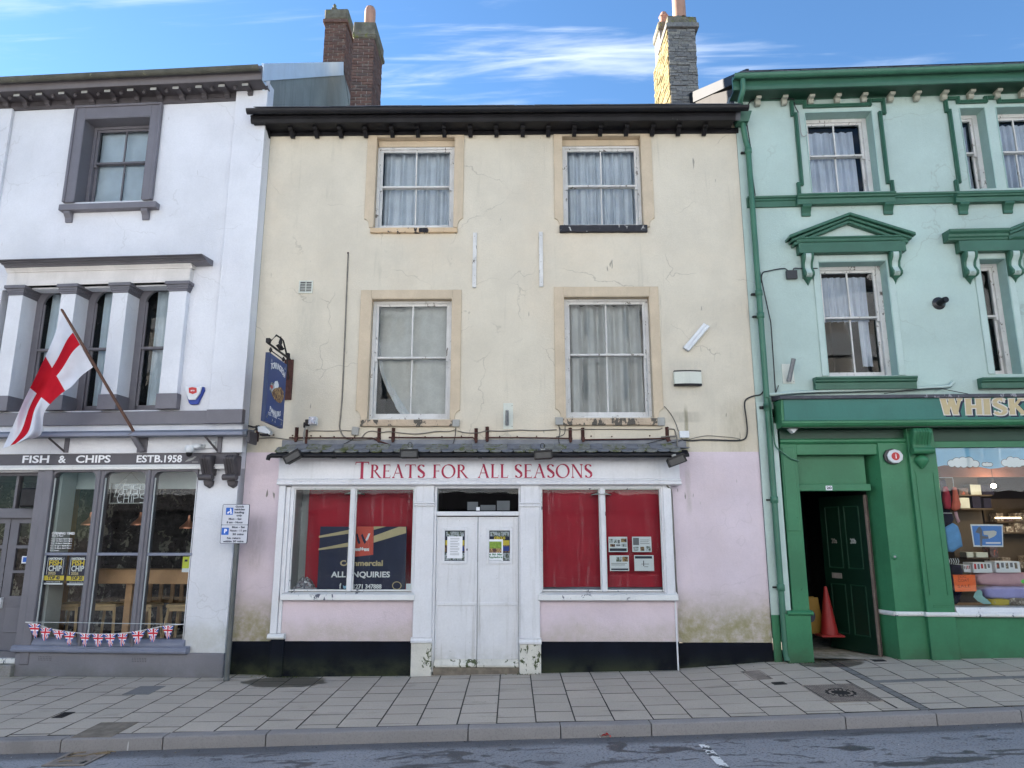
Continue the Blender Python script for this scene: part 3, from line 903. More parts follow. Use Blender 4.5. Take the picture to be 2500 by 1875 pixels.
for i in range(7):
    rr=random.Random(i)
    px,py=gx1-.32+rr.uniform(0,.36),gy0+rr.uniform(.06,.42)
    a=rr.uniform(-.5,.9)
    L=rr.uniform(.05,.11)
    solo("twig",("thin twig lying across the middle of the road drain","pale twig at the drain's kerb end","short twig near the front bar of the drain","slanting twig on the drain's right part","longest pale twig on the road drain","small twig close to the kerb side of the drain","bent twig at the right end of the drain")[i],"twig",O,fitr(MB().tube([(px-L*math.cos(a),py-L*math.sin(a),.018),(px,py,.024),(px+L*math.cos(a+.2),py+L*math.sin(a+.2),.019)],.005,5)),"leaf_litter",group="twigs caught on the drain")
# broken white bay line on the road
t=Thing("road_marking","worn white parking bay line",None,O,kind="structure")
p0,p1=ground_pt('b7',45,1212,surf=zr),ground_pt('b7',190,1365,surf=zr)
dv=(p1-p0);p1=p0+dv*1.5
for i in range(1):
    a,b=p0,p1
    m=MB().grid(lambda s,q:((a.x+(b.x-a.x)*q)+(s-.5)*.085,a.y+(b.y-a.y)*q,0.004+zr(a.x+(b.x-a.x)*q+(s-.5)*.085,a.y+(b.y-a.y)*q)),1,8)
    t.part("painted_line",m,"road_paint",recalc=False)
lp=ground_pt('c7',1712,443,surf=zr)
m=MB()
for i,(dx,dz,w) in enumerate(((0,.0,.05),(.045,.01,.04),(-.04,.0,.03))):
    m.grid(lambda s,q:(lp.x+dx+(s-.5)*w*1.3,lp.y+(q-.5)*w,lp.z+.012+.03*math.sin(s*3+i)*math.cos(q*3)+dz),4,4,1 if i==2 else 0)
solo("litter","crumpled red wrapper lying in the gutter against the kerb","litter",O,m,["red_litter","litter_white"],recalc=False)
# ---------------------------------------------------------------- houses across the street (they stand behind the camera and show in the window glass; height and pale paint shaped to bounce sunlight)
def opposite_house(x0,x1,h,mi,lbl,roofh=2.2):
    yf=-13.8
    th=Thing("terrace_house",lbl,"house",O,((x0+x1)/2,yf,-.2),"terraced houses across the street")
    n=3 if x1-x0>5.5 else 2
    holes=[]
    for fl,(a,b) in enumerate(((3.9,5.4),(6.4,7.8),(8.6,9.6))):
        for i in range(n):
            c=x0+(x1-x0)*(i+.5)/n
            holes.append((c-.5,a,c+.5,b))
    holes.append((x0+.5,.4,x1-.5,2.6))
    m=MB();wall_panel(m,x0,x1,-.5,h,holes,.2)
    m.v=[(p[0],yf-p[1],p[2]) for p in m.v]
    m.box(x0,x0+.02,yf-7,yf-.001,-.5,h).box(x1-.02,x1,yf-7,yf-.001,-.5,h)
    th.part("wall",m,MATS_OPP[mi],recalc=False)
    sfm=MB().box(x0,x1,yf-.001,yf+.06,-.5,.40).box(x0,x1,yf-.001,yf+.10,2.6,3.15).box(x0,x0+.5,yf-.001,yf+.06,.40,2.6).box(x1-.5,x1,yf-.001,yf+.06,.40,2.6)
    th.part("shopfront",sfm,"opposite_shop")
    for (a,b,c,d) in holes:
        w=th.box("window",a,c,yf-.16,yf-.12,b,d,"opposite_dark" if d<3 else "opposite_blind",bevel=0)
        th.box("window_frame",(a+c)/2-.02,(a+c)/2+.02,yf-.12,yf-.09,b,d,"opposite_shop" if d<3 else "opposite_white",w,bevel=0)
        th.box("transom",a,c,yf-.118,yf-.088,(b+d)/2-.02,(b+d)/2+.02,"opposite_shop" if d<3 else "opposite_white",w,bevel=0)
    th.part("roof",MB().side([(yf+.25,h-.05),(yf+.25,h+.1),(yf-3.5,h+roofh),(yf-7.2,h+.1),(yf-7.2,h-.05)],x0,x1),"roof_slate")
    th.part("chimney",MB().box(x0+.2,x0+1.0,yf-3.9,yf-3.1,h+1.2,h+roofh+1.1),"brick")
xs=[-17,-11.2,-5.6,-.4,5.4,10.8,17]
hs=[10.2,11.2,10.4,11.0,10.3,11.0]
ls=["cream rendered house across the street, seen only in window reflections, far left","tall pale house across the street facing the chip shop","low off-white house across the street facing the blue hanging sign",
      "pale blue rendered house across the street facing the white double doors","cream house across the street facing the green doorway","grey-white house across the street facing the pet shop window"]
for i in range(6):opposite_house(xs[i],xs[i+1],hs[i],i%5,ls[i])
M("litter_orange",(.62,.09,.06),.6,.05,3)
M("lime_dull",(.22,.34,.05),.7,.4,30)
M("galv_grey",(.13,.135,.13),.55,.15,6,metal=.3,streak=.4)
M("trim_grey_warm",(.15,.135,.14),.5,.10,3,streak=.15,pits=.3)
M("trim_grey_mid2",(.155,.15,.168),.5,.10,3,streak=.15,pits=.3)
M("trim_base",(.19,.185,.205),.6,.08,2,streak=.15,bump=.5,bs=50,bd=.008,grime=((.07,.075,.05),-.2,.12,.6))
M("stone_wall",(.075,.062,.066),.95,.5,6,chips=((.30,.28,.24),.435,4.5),bump=1.0,bs=12,bd=.08)
M("lime_yellow",(.62,.66,.08),.6,.04,4)
glass("sign_backing",tint=(.55,.57,.6),base=.05)
cloth("flag_white_cloth",(.74,.76,.84),thin=0.0)
cloth("flag_red_cloth",(.55,.02,.035),thin=0.0)
M("bracket_pale",(.36,.36,.30),.7,.1,5,streak=.2)
M("lead_dark",(.07,.07,.08),.7,.3,5,chips=((.26,.25,.27),.42,6),bump=.7,bs=25,bd=.008)
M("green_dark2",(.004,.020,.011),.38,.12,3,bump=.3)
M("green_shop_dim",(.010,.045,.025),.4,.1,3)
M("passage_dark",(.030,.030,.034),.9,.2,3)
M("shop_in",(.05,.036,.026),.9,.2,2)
M("plastic_red2",(.35,.03,.01),.5,.05,3)
M("notice_blue",(.10,.25,.62),.5,.05,3)
brick_mat("rubble_gold",((.25,.19,.09),(.32,.25,.12),(.20,.15,.07),(.17,.14,.055)),lichen=.3)  # gold of the low sun put into the left face's stone colour
M("road_scrap",(.5,.5,.5))
M("moss_green",(.09,.12,.03),.9,.3,9)
M("moss_dark",(.045,.06,.02),.9,.3,9)
# ================================================================ THE CREAM BUILDING
cb=Thing("terrace_building","cream and pink three storey building with a closed white shopfront lettered in red","building",C,(-.2,0,-.12))
uL,uR=-4.02,3.675
zb_=-.45
Z_PINK_L,Z_PINK_R=C.z('a5',250,1425),C.z('b4',1900,218)
Z_FR=C.z('a4',600,1150) # underside of the black cornice
EAVE=C.z('a4',1100,925,.42)
# window openings (u0, z0, u1, z1)
def op(k,xl,xr,ymid,zt,zbm,xm):
    return (C.u(k,xl,ymid),C.z(k,xm,zbm),C.u(k,xr,ymid),C.z(k,xm,zt))
W1=op('d1',222,1470,800,90,1500,850)
W2=(C.u('v',1214,390),C.z('v',1300,486),C.u('v',1388,390),C.z('v',1300,302))
W3=op('a5',1178,1876,600,98,1118,1530)
W4=(C.u('b3',474,760),C.z('b3',850,1312),C.u('b3',1215,760),C.z('b3',850,287))
W2=(W2[0],W1[1],W2[2],W1[3])
# shop front
SO=.14 # how far the shop front stands out
SF_L,SF_R=C.u('a6',480,700,SO),C.u('b4',1600,900,SO)
zFT,zFB=C.z('a6',1000,62,SO+.03),C.z('a6',1000,240,SO+.03)
zMB=C.z('a6',1000,292,SO+.08)
zGT,zGB=C.z('a6',1300,318,SO),C.z('a6',1300,1188,SO)
SWL=(C.u('a6',592,750,SO),zGB,C.u('a6',1618,750,SO),zGT)
SWR=(C.u('b4',492,970,SO),zGB,C.u('b4',1512,970,SO),zGT)
DR=(C.u('d5',192,900,SO),-.02,C.u('d5',818,900,SO),C.z('d5',500,160,SO))
zPL=C.z('a6',1000,1610,SO) # top of the black plinth
zCILL=C.z('a6',1000,1262,SO+.05)
m=MB();wall_panel(m,uL,uR,Z_PINK_R,Z_FR+.5,[W1,W2,W3,W4],.16)
cb.part("wall",m,"render_cream",recalc=False)
m=MB();wall_panel(m,uL,SF_L+.03,.33,Z_PINK_R,[],.1)
cb.part("pink_wall",m,"render_pink",recalc=False)
m=MB();wall_panel(m,SF_R-.03,uR,C.z('b4',1900,1675,0) if False else C.z('v',1560,1388),Z_PINK_R,[],.1)
cb.part("pink_wall",m,"render_pink",recalc=False)
# uneven painted edge where the cream meets the pink
def plinth(u0,u1,zt,y,nm="plinth",ret=.05):
    mm=MB().grid(lambda s,t:(u0+(u1-u0)*s,y-.012-.010*noise.noise(Vector((s*9,t*3,u0))),zb_+(zt-zb_)*t),max(4,int((u1-u0)*14)),12)
    mm.quad((u0,y+.0,zt),(u1,y+.0,zt),(u1,y-.012,zt),(u0,y-.012,zt))
    mm.quad((u0,y+.2,zb_),(u0,y-.012,zb_),(u0,y-.012,zt),(u0,y+.2,zt));mm.quad((u1,y+.2,zb_),(u1,y-.012,zb_),(u1,y-.012,zt),(u1,y+.2,zt))
    return cb.part(nm,mm,"render_black",recalc=False,smooth=50)
plinth(uL,SF_L+.02,.335,0);plinth(SF_R-.02,uR,C.z('v',1560,1389),0)
# carcass: sides, back, roof
cb.part("side_wall",MB().box(uL+.01,uL+.03,.2,7.5,-.5,EAVE),"gable_render")
cb.part("side_wall",MB().box(uR-.03,uR-.01,.2,7.5,-.5,EAVE),"gable_render")
cb.part("rear_wall",MB().box(uL,uR,7.5,7.6,-.5,EAVE),"gable_render")
m=MB().side([(-.36,EAVE-.03),(3.6,EAVE+1.95),(7.7,EAVE-.03),(7.7,EAVE-.15),(3.6,EAVE+1.8),(-.30,EAVE-.15)],uL+.02,uR-.02)
cb.part("roof",m,"roof_slate")
# sheets round the rooms
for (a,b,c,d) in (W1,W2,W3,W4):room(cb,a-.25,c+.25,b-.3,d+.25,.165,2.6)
# cornice
uCL,uCR=C.u('a4',40,1000,.36),C.u('b1',1925,1010,.36)
zF0,zF1=C.z('a4',1200,1030,.34),C.z('a4',1200,985,.36)
cb.part("frieze_board",MB().side([(0,Z_FR),(-.035,Z_FR),(-.035,Z_FR+.05),(-.025,Z_FR+.07),(-.025,zF0+.06),(0,zF0+.06)],uL+.02,uR+.03),"tar_black")
cb.part("soffit",MB().box(uCL+.02,uCR,-.31,-.02,zF0+.02,zF0+.05),"tar_black")
cb.part("fascia_moulding",MB().side([(-.30,zF0),(-.335,zF0),(-.36,zF0+.05),(-.36,zF0+.085),(-.375,zF0+.09),(-.375,zF0+.12),(-.30,zF0+.12)],uCL,uCR),"tar_black",bevel=.003)
# gutter: half round, in jointed lengths
zg=EAVE-.085
GL,GR=C.u('a4',10,945,.45),C.u('b1',2030,920,.45)
gut=[(-.385-.062+.062*math.cos(a),zg+.075+.068*math.sin(a)) for a in [PI+PI*i/9 for i in range(10)]]
inner=[(-.385-.062+.055*math.cos(a),zg+.077+.058*math.sin(a)) for a in [2*PI-PI*i/9 for i in range(10)]]
m=MB().side(gut+inner,GL,GR)
m.v=[(p[0],p[1],p[2]+.006*math.sin(p[0]*1.7)) for p in m.v]
cb.part("gutter",m,"gutter_black",smooth=40)
for k in range(1,6):
    uu=GL+(GR-GL)*k/6+random.uniform(-.15,.15)
    g2=[(p[0]-.004 if i else p[0],p[1]-.003) for i,p in enumerate(gut)]
    cb.part("gutter_joint",MB().side(g2+inner,uu-.035,uu+.035),"gutter_black",smooth=40)
cb.part("gutter_board",MB().box(GL+.06,GR-.1,-.375,-.345,zF0+.125,zg+.14),"tar_black")
for k in range(26): # slates showing over the gutter
    uu=GL+.1+(GR-GL-.2)*k/26
    m=MB().box(uu,uu+(GR-GL)/26-.012,-.46,-.12,zg+.145+random.uniform(0,.006),zg+.158+random.uniform(0,.008))
    m.v=[(p[0],p[1],p[2]+(p[1]+.40)*.5) for p in m.v]
    cb.part("slate",m,"roof_slate")
# dentil brackets: one shape, copied
bx=[('a4',x) for x in (180,390,595,800,1010,1235,1450,1675,1895,2115)]+[('b1',x) for x in (125,342,560,780,1000,1220,1440,1660)]
prof=[(-.026,0),(-.026,-.115),(-.07,-.12),(-.09,-.10),(-.125,-.075),(-.15,-.05),(-.205,-.045),(-.215,-.03),(-.215,0)]
bm_=MB().side([(p[0],p[1]+zF0+.018) for p in prof],-.034,.034)
me=bm_.mesh("cornice_bracket","tar_black",(0,cb.org[1],cb.org[2]),.004)
for k,xx in bx:
    o=link("cornice_bracket",me,cb.o,(C.u(k,xx,1075,.12)-cb.org[0],0,0))
# window surrounds
def surround(w,ol,or_,zt,zs,scoop=.13,top=True,y=-.022):
    u0,z0,u1,z1=w
    L,Rr=ol,or_
    def leg(a,b,flip):
        n=6
        pts=[]
        # outer side scooped in at the foot
        sc_=[(a+scoop*.62*math.sin(PI/2*i/n),zs+scoop*(1-0)-scoop*(1-math.cos(PI/2*i/n))-0) for i in range(n+1)]
        pts=[(a,zt)]+sc_+[(sc_[-1][0],zs-.02),(b,zs-.02),(b,zt)]
        return pts if not flip else [(2*0-p[0],p[1]) for p in pts]
    s_=cb
    m1=MB().slab(leg(L,u0,False),y,0.01)
    m2=MB().slab([(-p[0],p[1]) for p in leg(-Rr,-u1,False)],y,0.01)
    o=s_.part("window_surround",m1,"stone_peach",bevel=.003)
    s_.part("window_surround",m2,"stone_peach",bevel=.003)
    if top:s_.part("lintel",MB().box(u0+.001,u1-.001,y+.002,0.01,z1,zt),"stone_peach",bevel=.003)
    # painted reveals
    m=MB()
    m.box(u0-.001,u0+.012,y+.004,.16,z0,z1).box(u1-.012,u1+.001,y+.004,.16,z0,z1).box(u0+.012,u1-.012,y+.006,.16,z1-.012,z1+.001)
    s_.part("reveal",m,"stone_peach")
surround(W1,C.u('d1',88,800),C.u('d1',1606,800),Z_FR,C.z('d1',850,1490))
surround(W2,C.u('v',1197,390),C.u('v',1410,390),Z_FR,W1[1])
surround(W3,C.u('a5',1088,600),C.u('a5',1952,600),C.z('a5',1500,30),C.z('a5',1500,1118))
surround(W4,C.u('b3',395,760),C.u('b3',1290,760),C.z('b3',850,210),W4[1])
def sillpart(k,x0,x1,y0,y1,mat,out=.06,seed=0):
    u0,z0,u1,z1=C.rc(k,x0,y0,x1,y1,out)
    n=int((u1-u0)/.03)
    m=MB()
    m.box(u0,u1,-out,.15,z0,z1)
    bmm=m.mesh("sill",mat,cb.org,.006)
    bm=bmesh.new();bm.from_mesh(bmm)
    bmesh.ops.subdivide_edges(bm,edges=[e for e in bm.edges if abs(e.verts[0].co.x-e.verts[1].co.x)>.3],cuts=n,use_grid_fill=True)
    for v in bm.verts:
        q=noise.noise_vector(Vector((v.co.x*9+seed,v.co.y*9,v.co.z*12)))
        v.co+=q*.006
    bm.to_mesh(bmm);bm.free()
    return cb.part("window_sill",bmm,mat,smooth=False)
sillpart('d1',150,1508,1503,1575,"sill_flaked",seed=1)
sillpart('v',1209,1399,485.5,500,"sill_black",seed=2)
sillpart('a5',1102,1884,1122,1176,"stone_sill",seed=3)
sillpart('b3',466,1264,1316,1374,"stone_sill",seed=4)
def cwin(w,y,mat,rail,top=.0):
    return sash(cb,w[0]+.013,w[2]-.013,w[1],w[3]-.013-top,y,mat,rail=rail,fw=.05)
rl=C.z('d1',850,880,-.12)
cb.box("head_board",W1[0]+.02,W1[2]-.02,.10,.15,C.z('d1',850,245,-.1),W1[3]-.014,"stone_peach")
cb.box("head_board",W2[0]+.02,W2[2]-.02,.10,.15,C.z('d1',850,245,-.1),W1[3]-.014,"stone_peach")
zh=C.z('d1',850,250,-.1)
cwin((W1[0],W1[1],W1[2],zh+.012),.105,"old_white_wood",rl)
cwin((W2[0],W2[1],W2[2],zh+.012),.105,"old_white_wood",rl)
cwin(W3,.105,"old_white_wood",C.z('a5',1530,605,-.12))
cwin(W4,.105,"old_white_wood",C.z('b3',830,788,-.12))
curtain("white lace patterned net curtain in the left top floor window of the cream building",C,W1[0]+.08,W1[2]-.06,W1[1]+.02,W1[3]-.1,.30,"net_lace",6,.055,3,"net curtains in the cream building")
curtain("white net curtain in close folds behind the right hand top floor window",C,W2[0]+.08,W2[2]-.06,W1[1]+.02,W1[3]-.1,.30,"net_lace",7,.055,11,"net curtains in the cream building")
curtain("long grey voile curtain in loose vertical folds behind the right hand first floor window",C,W4[0]+.07,W4[2]-.05,W4[1]+.02,W4[3]-.05,.31,"voile_grey",5,.075,21,"net curtains in the cream building")
# the sagging lace behind the left first-floor window, pulled aside at its lower left
u0,u1,z0,z1=W3[0]+.06,W3[2]-.05,W3[1]+.03,W3[3]-.06
def lace(s,t):
    k=max(0,(t-.38)/.62)
    left=u0+.02+(u1-u0)*.40*k**1.9
    u=left+(u1-left)*s
    wv=.010*math.sin(26*s+3*t)+.02*math.sin(7*s+6*t)+.03*(1-s)**3*math.sin(9*t)
    return (u,.27+wv+.03*t,z1-(z1-z0)*t+.02*math.sin(3*s)*t)
solo("curtain","grey patterned lace curtain pulled aside at its lower left corner in the first floor window","curtain",C,MB().grid(lace,60,44),"lace_grey",smooth=60,group="net curtains in the cream building",recalc=False)
def hem(s,t):
    k=max(0,(t-.30)/.70)
    left=u0+.02+(u1-u0)*.40*k**1.9
    w=.03+.13*k
    return (left-.015+w*s+.012*math.sin(40*t)*(1-s),.262+.012*math.sin(14*s+20*t),z1-(z1-z0)*t)
solo("curtain","white ruffled curtain edge curving down to the sill at the left of the lace","curtain",C,MB().grid(hem,10,60),"net",smooth=60,recalc=False)
# ---------------------------------------------------------------- shop front
WH="shop_white"
# sides of the shop front box and its top
m=MB().box(SF_L,SF_L+.02,-SO+.001,.0,zb_+.6,zFT)
cb.part("shopfront_cheek",MB().box(SF_R-.02,SF_R,-SO+.001,.0,zb_,zFT),WH)
cb.part("shopfront_cheek",m,WH)
for (w,a,b) in (("L",SF_L,C.u('d5',160,900,SO)),("R",C.u('d5',850,900,SO),SF_R)):
    pass
pL0,pL1=C.u('d5',30,900,SO+.03),C.u('d5',170,900,SO+.03)
pR0,pR1=C.u('d5',830,900,SO+.03),C.u('d5',976,900,SO+.03)
# stall risers: pink panel over black plinth
for (a,b,e) in ((C.u('a6',508,1400,SO),pL0,0),(pR1,C.u('b4',1642,1600,SO),1)):
    m=MB();wall_panel(m,a,b,zPL,zCILL+.03,[],.1,-SO+.02)
    m.quad((a,.0,zPL),(a,-SO+.02,zPL),(a,-SO+.02,zCILL),(a,0,zCILL));m.quad((b,.0,zPL),(b,-SO+.02,zPL),(b,-SO+.02,zCILL),(b,0,zCILL))
    cb.part("stall_riser",m,"render_pink_clean",recalc=False)
    plinth(a-(.16 if not e else 0),b+(.0 if not e else .0),zPL,-SO+.02+.003)
# dark rendered pier under the moulded foot at the left corner
cb.part("corner_pier",MB().box(C.u('a6',418,1640,SO),C.u('a6',532,1640,SO),-SO-.02,0,zb_,zPL+.03).jitter(.006,6),"render_black",bevel=.01)
# left board and its moulded foot
bL0,bL1=C.u('a6',452,900,SO+.02),C.u('a6',508,900,SO+.02)
zfoot=C.z('a6',480,1545,SO+.03)
cb.box("corner_board",bL0,bL1,-SO-.03,.0,zfoot,zFB,WH,bevel=.005)
cb.box("edge_strip",bL1+.004,bL1+.05,-SO-.005,.0,zfoot,zGT+.02,WH,bevel=.005)
cb.part("pilaster_foot",MB().side([(0,zfoot-.075),(-SO-.055,zfoot-.075),(-SO-.08,zfoot-.06),(-SO-.085,zfoot-.04),(-SO-.07,zfoot-.02),(-SO-.05,zfoot-.002),(0,zfoot-.002)],bL0-.02,bL1+.12),"shop_white_cill",bevel=.004)
# window frames
def shop_window(w,mull,side):
    a,b,c,d=w
    m=MB().box(a-.05,a,-SO,-SO+.07,b-.02,d+.02).box(c,c+.05,-SO,-SO+.07,b-.02,d+.02).box(a-.05,c+.05,-SO+.001,-SO+.07,d,d+.09)
    m.box(a-.085,a-.052,-SO-.015,-SO+.05,b-.02,d+.02)
    wn_=cb.part("shop_window",m,WH,bevel=.005)
    cb.box("mullion",mull-.032,mull+.032,-SO-.012,-SO+.06,b,d,WH,wn_,bevel=.006)
    for (p,q) in ((a,mull-.032),(mull+.032,c)):
        cb.part("pane",MB().quad((p,-SO+.045,b),(q,-SO+.045,b),(q,-SO+.045,d),(p,-SO+.045,d)),"glass_dirty",wn_,recalc=False)
        mm=MB().box(p,q,-SO+.02,-SO+.06,b,b+.022).box(p,q,-SO+.02,-SO+.06,d-.018,d).box(p,p+.016,-SO+.02,-SO+.06,b+.022,d-.018).box(q-.016,q,-SO+.02,-SO+.06,b+.022,d-.018)
        cb.part("glazing_bead",mm,"shop_white_cill",wn_,bevel=.003)
    # cill with drip
    x0,x1=(C.u('a6',497,1240,SO+.07),C.u('a6',1628,1240,SO+.07)) if side=='L' else (C.u('b4',463,1460,SO+.07),C.u('b4',1648,1460,SO+.07))
    cb.part("window_cill",MB().side([(-SO+.07,b-.005),(-SO-.06,b-.04),(-SO-.065,zCILL),(-SO-.03,zCILL-.004),(-SO-.03,zCILL+.02),(-SO+.07,zCILL+.02)],x0,x1),"shop_white_cill",wn_,bevel=.004)
    return wn_
MUL_L,MUL_R=C.u('a6',1098,750,SO),C.u('b4',1012,970,SO)
shop_window(SWL,MUL_L,'L');shop_window(SWR,MUL_R,'R')
rb0,rb1=C.u('b4',1530,970,SO),C.u('b4',1592,970,SO)
cb.box("corner_board",rb0-.0,rb1,-SO-.02,.0,zCILL+.07,zGT+.10,WH,bevel=.005)
# pilasters at the door
def pilaster(a,b,ynk,ybs,tag_):
    zt=zFB+.02
    zn0,zn1=C.z('d5',110 if tag_=='L' else 900,ynk[1],SO+.05),C.z('d5',110 if tag_=='L' else 900,ynk[0],SO+.05)
    zb0,zb1=C.z('d5',90 if tag_=='L' else 900,ybs[1],SO+.06),C.z('d5',90 if tag_=='L' else 900,ybs[0],SO+.06)
    p=cb.part("pilaster",MB().box(a,b,-SO-.03,0,zb1,zn0),WH,bevel=.005)
    cb.part("pilaster_neck",MB().side([(0,zn0),(-SO-.04,zn0),(-SO-.05,zn0+.02),(-SO-.036,zn0+.035),(-SO-.036,zn1-.03),(-SO-.055,zn1-.018),(-SO-.05,zn1),(0,zn1)],a-.012,b+.012),WH,p,bevel=.003)
    cb.part("pilaster_head",MB().box(a+.004,b-.004,-SO-.03,0,zn1,zt),WH,p,bevel=.004)
    cb.part("pilaster_base",MB().side([(0,zb0),(-SO-.055,zb0),(-SO-.06,zb0+.03),(-SO-.045,zb0+.06),(-SO-.052,zb0+.075),(-SO-.04,zb1),(0,zb1)],a-.02,b+.02),WH,p,bevel=.003)
    cb.part("plinth_block",MB().box(a-.012,b+.012,-SO-.042,0,zb_,zb0),"shop_white_rot",p,bevel=.008)
pilaster(pL0,pL1,(262,296),(1282,1322),'L');pilaster(pR0,pR1,(264,300),(1288,1332),'R')
# doorway
dy=-SO+.035
zTB0,zTB1=C.z('d5',510,366,SO),C.z('d5',510,334,SO)
fr_=MB().box(pL1+.0,DR[0],-SO+.0,.05,zb_+.4,zFB).box(DR[2],pR0,-SO+.0,.05,zb_+.4,zFB).box(DR[0],DR[2],-SO+.01,.05,DR[3],zFB+.0)
cb.part("door_frame",fr_,WH,bevel=.005)
cb.box("transom_bar",DR[0],DR[2],-SO-.015,.05,zTB0,zTB1,WH,bevel=.006)
fl=cb.part("fanlight",MB().quad((DR[0],dy+.01,zTB1),(DR[2],dy+.01,zTB1),(DR[2],dy+.01,DR[3]),(DR[0],dy+.01,DR[3])),"glass",recalc=False)
cu=C.u('d5',508,900,SO)
ztop,zmid0,zmid1,zbot,zrail=C.z('d5',500,374,SO),C.z('d5',500,1042,SO),C.z('d5',500,1016,SO),C.z('d5',500,1502,SO),C.z('d5',500,1445,SO)
for (a,b,wx) in ((DR[0]+.004,cu-.004,(262,412)),(cu+.004,DR[2]-.004,(597,752))):
    wu0,wu1=C.u('d5',wx[0],590,SO),C.u('d5',wx[1],590,SO)
    wz0,wz1=C.z('d5',500,705,SO),C.z('d5',500,478,SO)
    m=MB();wall_panel(m,a,b,zrail,ztop,[(wu0,wz0,wu1,wz1)],.03,dy)
    m.box(a,b,dy+.03,dy+.045,zrail,wz0-.02)
    d_=cb.part("door",m,"door_white",recalc=False)
    # raised frame strips round the two panels
    st=MB()
    e=.028
    for (q0,q1) in ((zrail+.0,zmid0),(zmid1,ztop)):
        st.box(a,a+e,dy-.010,dy,q0,q1).box(b-e,b,dy-.010,dy,q0,q1)
    st.box(a+e,b-e,dy-.010,dy,ztop-e,ztop).box(a,b,dy-.012,dy,zmid0,zmid1)
    cb.part("door_stile",st,"door_white",d_,bevel=.003)
    cb.part("weather_bar",MB().side([(dy+.03,zbot),(dy-.05,zbot),(dy-.055,zbot+.03),(dy-.015,zrail-.02),(dy,zrail),(dy+.03,zrail)],a,b).jitter(.004,14),"shop_white_rot",d_,bevel=.003)
    fb=MB()
    for (x0,x1,q0,q1) in ((wu0-.045,wu0,wz0-.045,wz1+.045),(wu1,wu1+.045,wz0-.045,wz1+.045),(wu0,wu1,wz0-.045,wz0),(wu0,wu1,wz1,wz1+.045)):
        fb.box(x0,x1,dy-.014,dy+.0,q0,q1)
    cb.part("light_frame",fb,"door_white",d_,bevel=.005)
    cb.part("pane",MB().quad((wu0,dy+.012,wz0),(wu1,dy+.012,wz0),(wu1,dy+.012,wz1),(wu0,dy+.012,wz1)),"glass_clear",d_,recalc=False)
    if wx[0]==262:DL=(wu0,wz0,wu1,wz1)
    else:DRR=(wu0,wz0,wu1,wz1)
cb.box("keyhole",C.u('d5',430,620,SO)-.008,C.u('d5',430,620,SO)+.008,dy-.018,dy-.010,C.z('d5',430,628,SO),C.z('d5',430,612,SO),"iron_dark",bevel=.002)
cb.box("threshold",DR[0]-.01,DR[2]+.01,-SO-.005,.1,zb_+.2,zbot-.004,"grit",bevel=.008)
# fascia board, mouldings, lettering
fu0,fu1=C.u('a6',484,170,SO+.03),C.u('b4',1656,380,SO+.03)
fas=cb.box("fascia_board",fu0,fu1,-SO-.03,.0,zFB,zFT+.05,"fascia_white",bevel=.005)
cb.part("cornice_moulding",MB().side([(0,zMB),(-SO-.06,zMB),(-SO-.085,zMB+.012),(-SO-.085,zMB+.035),(-SO-.06,zMB+.042),(-SO-.06,zMB+.055),(-SO-.075,zMB+.062),(-SO-.075,zFB-.012),(-SO-.045,zFB),(0,zFB)],C.u('a6',468,270,SO+.08),C.u('b4',1674,490,SO+.08)),"fascia_white",bevel=.0025)
